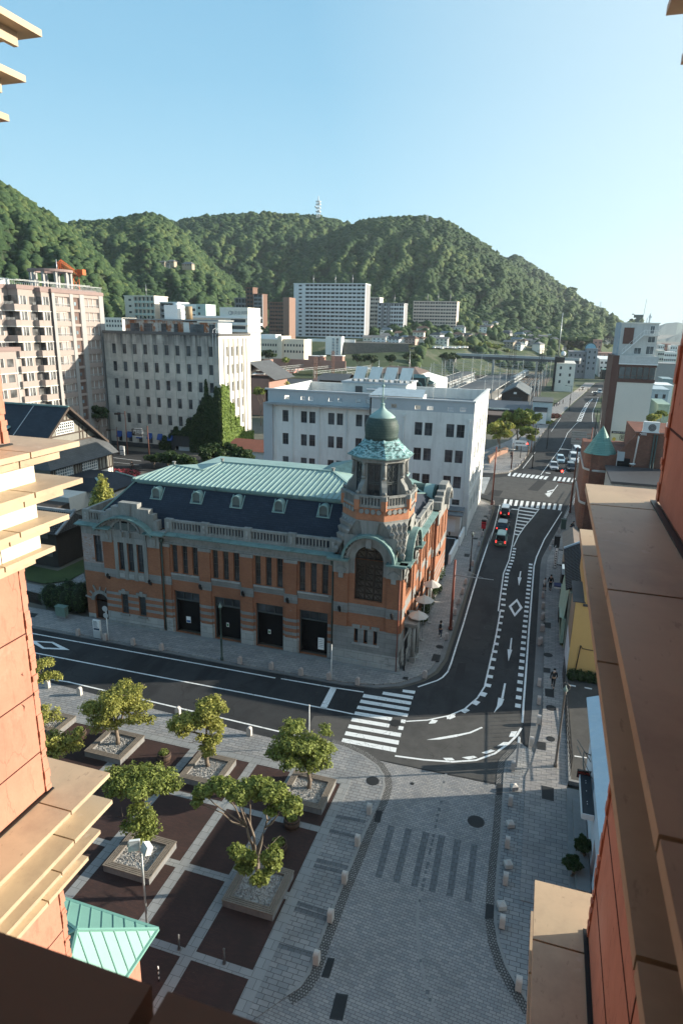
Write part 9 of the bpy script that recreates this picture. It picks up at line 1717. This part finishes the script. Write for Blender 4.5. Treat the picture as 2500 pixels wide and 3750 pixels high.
for x, y, L, W, h_, k, p, lb in ((2.9,141.0,4.4,1.7,1.45,'sedan',PS,'silver white saloon first in its lane'),(4.3,149.2,4.2,1.68,1.5,'hatch',PLb,'pale blue hatchback behind the silver saloon'),(6.3,141.0,4.3,1.75,1.55,'suv',PK,'black car at the right stop line'),(7.1,150.6,4.9,1.85,1.95,'suv',PW,'white high roofed vehicle behind the black car'),(8.1,159.5,4.8,1.85,2.0,'van',PW,'second white van in the queue'),(9.4,170.5,4.6,1.8,1.65,'suv',PK,'dark car at the end of the queue'),(23.5,330,4.8,1.85,1.95,'van',PW,'white van near the far crossing'),(20.8,318,4.4,1.75,1.5,'sedan',PK,'dark car near the far crossing'),(16.5,345,4.4,1.75,1.5,'sedan',PW,'white car parked by the pale office')):
    car((x, y, 0), ya-.1*(y > 300), L, W, h_, k, p, lb, go)
# ================= people =================
SKIN = mat('skin', (.50,.30,.21), .6, .05, 5); HAIR = mat('black_hair', (.012,.01,.009), .7, .2, 9)
def skin(name, pts, edges, rad, m, parent, root=0):
    me = bpy.data.meshes.new(name); L = wloc(parent); me.from_pydata([tuple(Vector(p)-L) for p in pts], edges, []); o = bpy.data.objects.new(name, me); col.objects.link(o)
    md = o.modifiers.new('skin', 'SKIN'); md.use_smooth_shade = True
    if not me.skin_vertices: me.skin_vertices.new(name='skin') if hasattr(me.skin_vertices, 'new') else None
    if not me.skin_vertices:
        bpy.context.view_layer.objects.active = o; o.select_set(True); bpy.ops.mesh.customdata_skin_add(); o.select_set(False)
    for i, r_ in enumerate(rad): sv = me.skin_vertices[0].data[i]; sv.radius = (r_, r_) if not isinstance(r_, tuple) else r_; sv.use_root = (i == root)
    o.modifiers.new('sub', 'SUBSURF').levels = 1; o.modifiers['sub'].render_levels = 1
    dg = bpy.context.evaluated_depsgraph_get(); m2 = bpy.data.meshes.new_from_object(o.evaluated_get(dg)); o.modifiers.clear(); o.data = m2; m2.materials.clear(); m2.materials.append(m); o.parent = parent; return o
def person(P, yaw, lab, top, bot, hgt=1.68, stride=.25, pack=None, pose='walk', skirt=False, mask=False, arms=(.2,-.2), group=None, shoes=None):
    t = thing('person', P, lab, 'person', group); M = Matrix.Translation(P) @ Matrix.Rotation(yaw,4,'Z'); s = hgt/1.7      # local +x = facing
    def J(x, y, z): return M @ Vector((x*s, y*s, z*s))
    if pose == 'crouch': pel, ch, nk, hd = (-.1,0,.36), (.12,0,.72), (.22,0,.86), (.30,0,.98); legs = [((.25,.13,.5),(-.02,.12,.08),(.14,.12,.03)), ((.27,-.13,.48),(0,-.12,.08),(.16,-.12,.03))]; am = [((.3,.2,.55),(.48,.1,.35)), ((.3,-.2,.55),(.5,-.08,.32))]
    elif pose == 'ride': pel, ch, nk, hd = (-.1,0,.95), (.15,0,1.3), (.24,0,1.45), (.3,0,1.6); legs = [((.22,.1,.75),(.08,.1,.32),(.2,.1,.27)), ((.25,-.1,.95),(.14,-.1,.55),(.26,-.1,.5))]; am = [((.3,.22,1.15),(.5,.24,1.05)), ((.3,-.22,1.15),(.5,-.24,1.05))]
    else:
        pel, ch, nk, hd = (0,0,.92), (.02,0,1.28), (.02,0,1.43), (.04,0,1.56); a, b_ = stride, -stride
        legs = [((a*.55+.04,.09,.5),(a,.09,.08),(a+.15,.09,.03)), ((b_*.4+.04,-.09,.5),(b_-.04,-.09,.1),(b_+.1,-.09,.03))]; am = [((.02+arms[1]*.5,.24,1.08),(arms[1]*1.3+.08,.25,.86)), ((.02+arms[0]*.5,-.24,1.08),(arms[0]*1.3+.08,-.25,.86))]
    V = [pel, ch, nk, hd, (hd[0]+.01,0,hd[2]+.1)]; E_ = [(0,1),(1,2),(2,3),(3,4)]; rd = [.125,.135,.052,.095,.075]
    for i, sg in ((0,1),(1,-1)):
        k = len(V); V += [(pel[0],sg*.09,pel[2]-.06), *legs[i]]; E_ += [(0,k),(k,k+1),(k+1,k+2),(k+2,k+3)]; rd += [.085,.056,.038,.034]
        k = len(V); sh = (ch[0]+.0,sg*.175,ch[2]+.08); V += [sh, *am[i]]; E_ += [(1,k),(k,k+1),(k+1,k+2)]; rd += [.055,.04,.026]
        w_ = Vector(am[i][1]); d = (w_-Vector(am[i][0])).normalized(); pm_ = w_+d*.06; k2 = len(V); V.append(tuple(pm_)); E_.append((k2-1,k2)); rd.append(.024)
        for f_, (oy, ln) in enumerate(((-.028,.055),(-.01,.07),(.01,.075),(.028,.065))): V.append(tuple(pm_+d*ln+Vector((oy+.008,-sg*.012,0)))); E_.append((k2,len(V)-1)); rd.append(.009)
        V.append(tuple(w_+d*.05+Vector((.045,0,.0)))); E_.append((k2-1,len(V)-1)); rd.append(.01)
    skin('body', [J(*v) for v in V], E_, [r_*s for r_ in rd], SKIN, t)
    V = [pel, ch, (nk[0],0,nk[2]-.06)]; E_ = [(0,1),(1,2)]; rd = [.15,.165,.075]
    for i, sg in ((0,1),(1,-1)): k = len(V); w_ = Vector(am[i][0]).lerp(Vector(am[i][1]), .9); V += [(ch[0],sg*.18,ch[2]+.08), am[i][0], tuple(w_)]; E_ += [(1,k),(k,k+1),(k+1,k+2)]; rd += [.075,.058,.044]
    skin('jacket', [J(*v) for v in V], E_, [r_*s for r_ in rd], top, t)
    V = [(pel[0],0,pel[2]+.03)]; E_ = []; rd = [.145]
    for i, sg in ((0,1),(1,-1)): k = len(V); V += [(pel[0],sg*.09,pel[2]-.1), legs[i][0], tuple(Vector(legs[i][0]).lerp(Vector(legs[i][1]), .9 if not skirt else .15))]; E_ += [(0,k),(k,k+1),(k+1,k+2)]; rd += [.11,.078 if not skirt else .12,.056 if not skirt else .13]
    skin('skirt' if skirt else 'trousers', [J(*v) for v in V], E_, [r_*s for r_ in rd], bot, t)
    c = J(hd[0]-.02,0,hd[2]+.055); MB().use(HAIR).sphere((0,0,0),1,10,7) if 0 else None
    b = MB().use(HAIR).lathe_xyz(c, [(.112*s*math.cos(a_), .112*s*math.sin(a_)) for a_ in np.linspace(-.1,1.55,6)], 12, (1,1,1)); b.lathe_xyz(J(hd[0]-.06,0,hd[2]+.0), [(.085*s*math.sin(q), -.1*s*math.cos(q)) for q in np.linspace(0,3.14,7)], 10, (1,1,1)); b.build('hair', t)
    b = MB(M).use(SKIN); b.sphere(((hd[0]+.1)*s,0,(hd[2]+.0)*s),.017*s,6,4); [b.sphere((hd[0]*s,q*.098*s,(hd[2]+.02)*s),.022*s,6,4) for q in (-1,1)]; b.use(BLACK); [b.sphere(((hd[0]+.088)*s,q*.033*s,(hd[2]+.035)*s),.011*s,6,4) for q in (-1,1)]
    if not mask: b.use(mat('lips',(.35,.12,.1),.6)).box((hd[0]+.085)*s,(hd[0]+.094)*s,-.025*s,.025*s,(hd[2]-.045)*s,(hd[2]-.033)*s)
    b.build('face', t)
    if mask: MB(M).use(WHT).sphere(((hd[0]+.06)*s,0,(hd[2]-.02)*s),1,8,6) if 0 else MB(M).use(WHT).lathe_xyz(((hd[0]+.055)*s,0,(hd[2]-.025)*s), [(.055*s*math.sin(q), -.05*s*math.cos(q)) for q in np.linspace(0,3.14,6)], 8, (1,1.3,1)).build('face_mask', t)
    for i in (0, 1): a_, f_ = Vector(legs[i][1]), Vector(legs[i][2]); MB().use(shoes or BLACK).bar(J(a_.x-.05,a_.y,max(.04,a_.z-.04)), J(f_.x+.03,f_.y,f_.z+.012), .085*s, .075*s).build('shoe', t)
    if pack: MB(M).use(pack).lathe_xyz(((ch[0]-.2)*s,0,(ch[2]-.06)*s), [(.14*s*math.sin(q), -.25*s*math.cos(q)) for q in np.linspace(0,3.14,7)], 10, (.6,1.05,1)).build('backpack', t)
    return t
BLKC = mat('black_cloth',(.02,.02,.022),.9); NAVY = mat('navy_cloth',(.03,.04,.07),.9); LGC = mat('light_grey_cloth',(.5,.49,.47),.9); WHC = mat('white_cloth',(.66,.64,.62),.9); DKG = mat('dark_grey_cloth',(.06,.06,.065),.9)
person(G(*c3(1150,1715),.11), U, 'person in pale shirt with black backpack walking away beside the hall', LGC, NAVY, 1.72, .2, BLKC, shoes=WHT)
person(G(*z5(478,850),.1), -U-.1, 'person in black with white face mask walking toward the lamp post', BLKC, BLKC, 1.7, .2, mask=True)
person(G(*zR(500,1438),.1), -U-.2, 'tall person in black standing by the blue awning', BLKC, BLKC, 1.78, .08); person(G(*zR(420,1448),.1), -U+.6, 'small person in white top and dark skirt by the awning', WHC, DKG, 1.5, .08, skirt=True)
person(G(*zR(795,585),.1), -.3, 'person crouching on the pavement near the brick building', BLKC, NAVY, 1.68, pose='crouch')
person(G(*cC(640,765),.11), U, 'dark clothed person walking under the far round trees', BLKC, BLKC, 1.75, .2)
person(G(*cC(468,920),.11), 1.0, 'person waiting at the corner beneath the yellow green tree', DKG, NAVY, 1.65, .05)
for k, (x, y) in enumerate(((745,592),(758,590),(768,586),(778,580),(800,572),(846,560),(905,492),(925,488),(958,495))): person(G(*cC(x,y),.11), 1.2+.5*k, f'distant pedestrian on the far pavement, {ordn[k]} from the left', [BLKC,NAVY,WHC,DKG][k%4], [BLKC,NAVY][k%2], 1.7, .15, group='pedestrians on the far pavement')
P = G(*cA(612,527),0); by = math.pi*.98; cy_ = person((P[0],P[1],0), by, 'cyclist in dark clothes riding along the side road', BLKC, BLKC, 1.7, pose='ride')
t = thing('bicycle', (P[0],P[1],0), 'dark bicycle ridden along the side road', 'bicycle'); M = Matrix.Translation(P) @ Matrix.Rotation(by,4,'Z')
for x_ in (-.52,.52): b = MB(M @ Matrix.Translation((x_,0,.34))).use(TYRE); arcband(b,0,0,.3,.34,-.02,.02,0,360,20); [b.bar((0,0,0),(.3*math.cos(a_),0,.3*math.sin(a_)),.008) for a_ in np.linspace(0,6.28,9)]; b.build('wheel', t)
v = lambda x_, z_: M @ Vector((x_,0,z_)); MB().use(BLACK).tube([v(-.52,.34),v(-.12,.3),v(.4,.85),v(.52,.34)],.02,6).tube([v(-.12,.3),v(-.2,.92)],.018,6).tube([v(-.16,.8),v(.38,.85)],.018,6).tube([v(-.52,.34),v(-.18,.8)],.014,6).bar(v(-.34,.93),v(-.08,.94),.12,.05).tube([M@Vector((.42,-.26,1.0)),v(.4,.9),M@Vector((.42,.26,1.0))],.016,6).build('frame', t)
# ================= the hazy air =================
hm = bpy.data.materials.new('haze_air'); hm.use_nodes = True; nt = hm.node_tree; nt.nodes.remove(nt.nodes['Principled BSDF']); pv = nt.nodes.new('ShaderNodeVolumePrincipled'); nt.links.new(pv.outputs[0], nt.nodes['Material Output'].inputs['Volume'])
pv.inputs['Color'].default_value = (.80,.90,1,1); pv.inputs['Density'].default_value = .00009; pv.inputs['Anisotropy'].default_value = .3
b = MB().use(hm).box(-3000,3000,-300,3200,-1.2,330); o = b.build('haze'); tag(o, 'thin blue air haze over the town', 'haze', kind='stuff')
sc.cycles.volume_bounces = 0; sc.cycles.volume_step_rate = 1
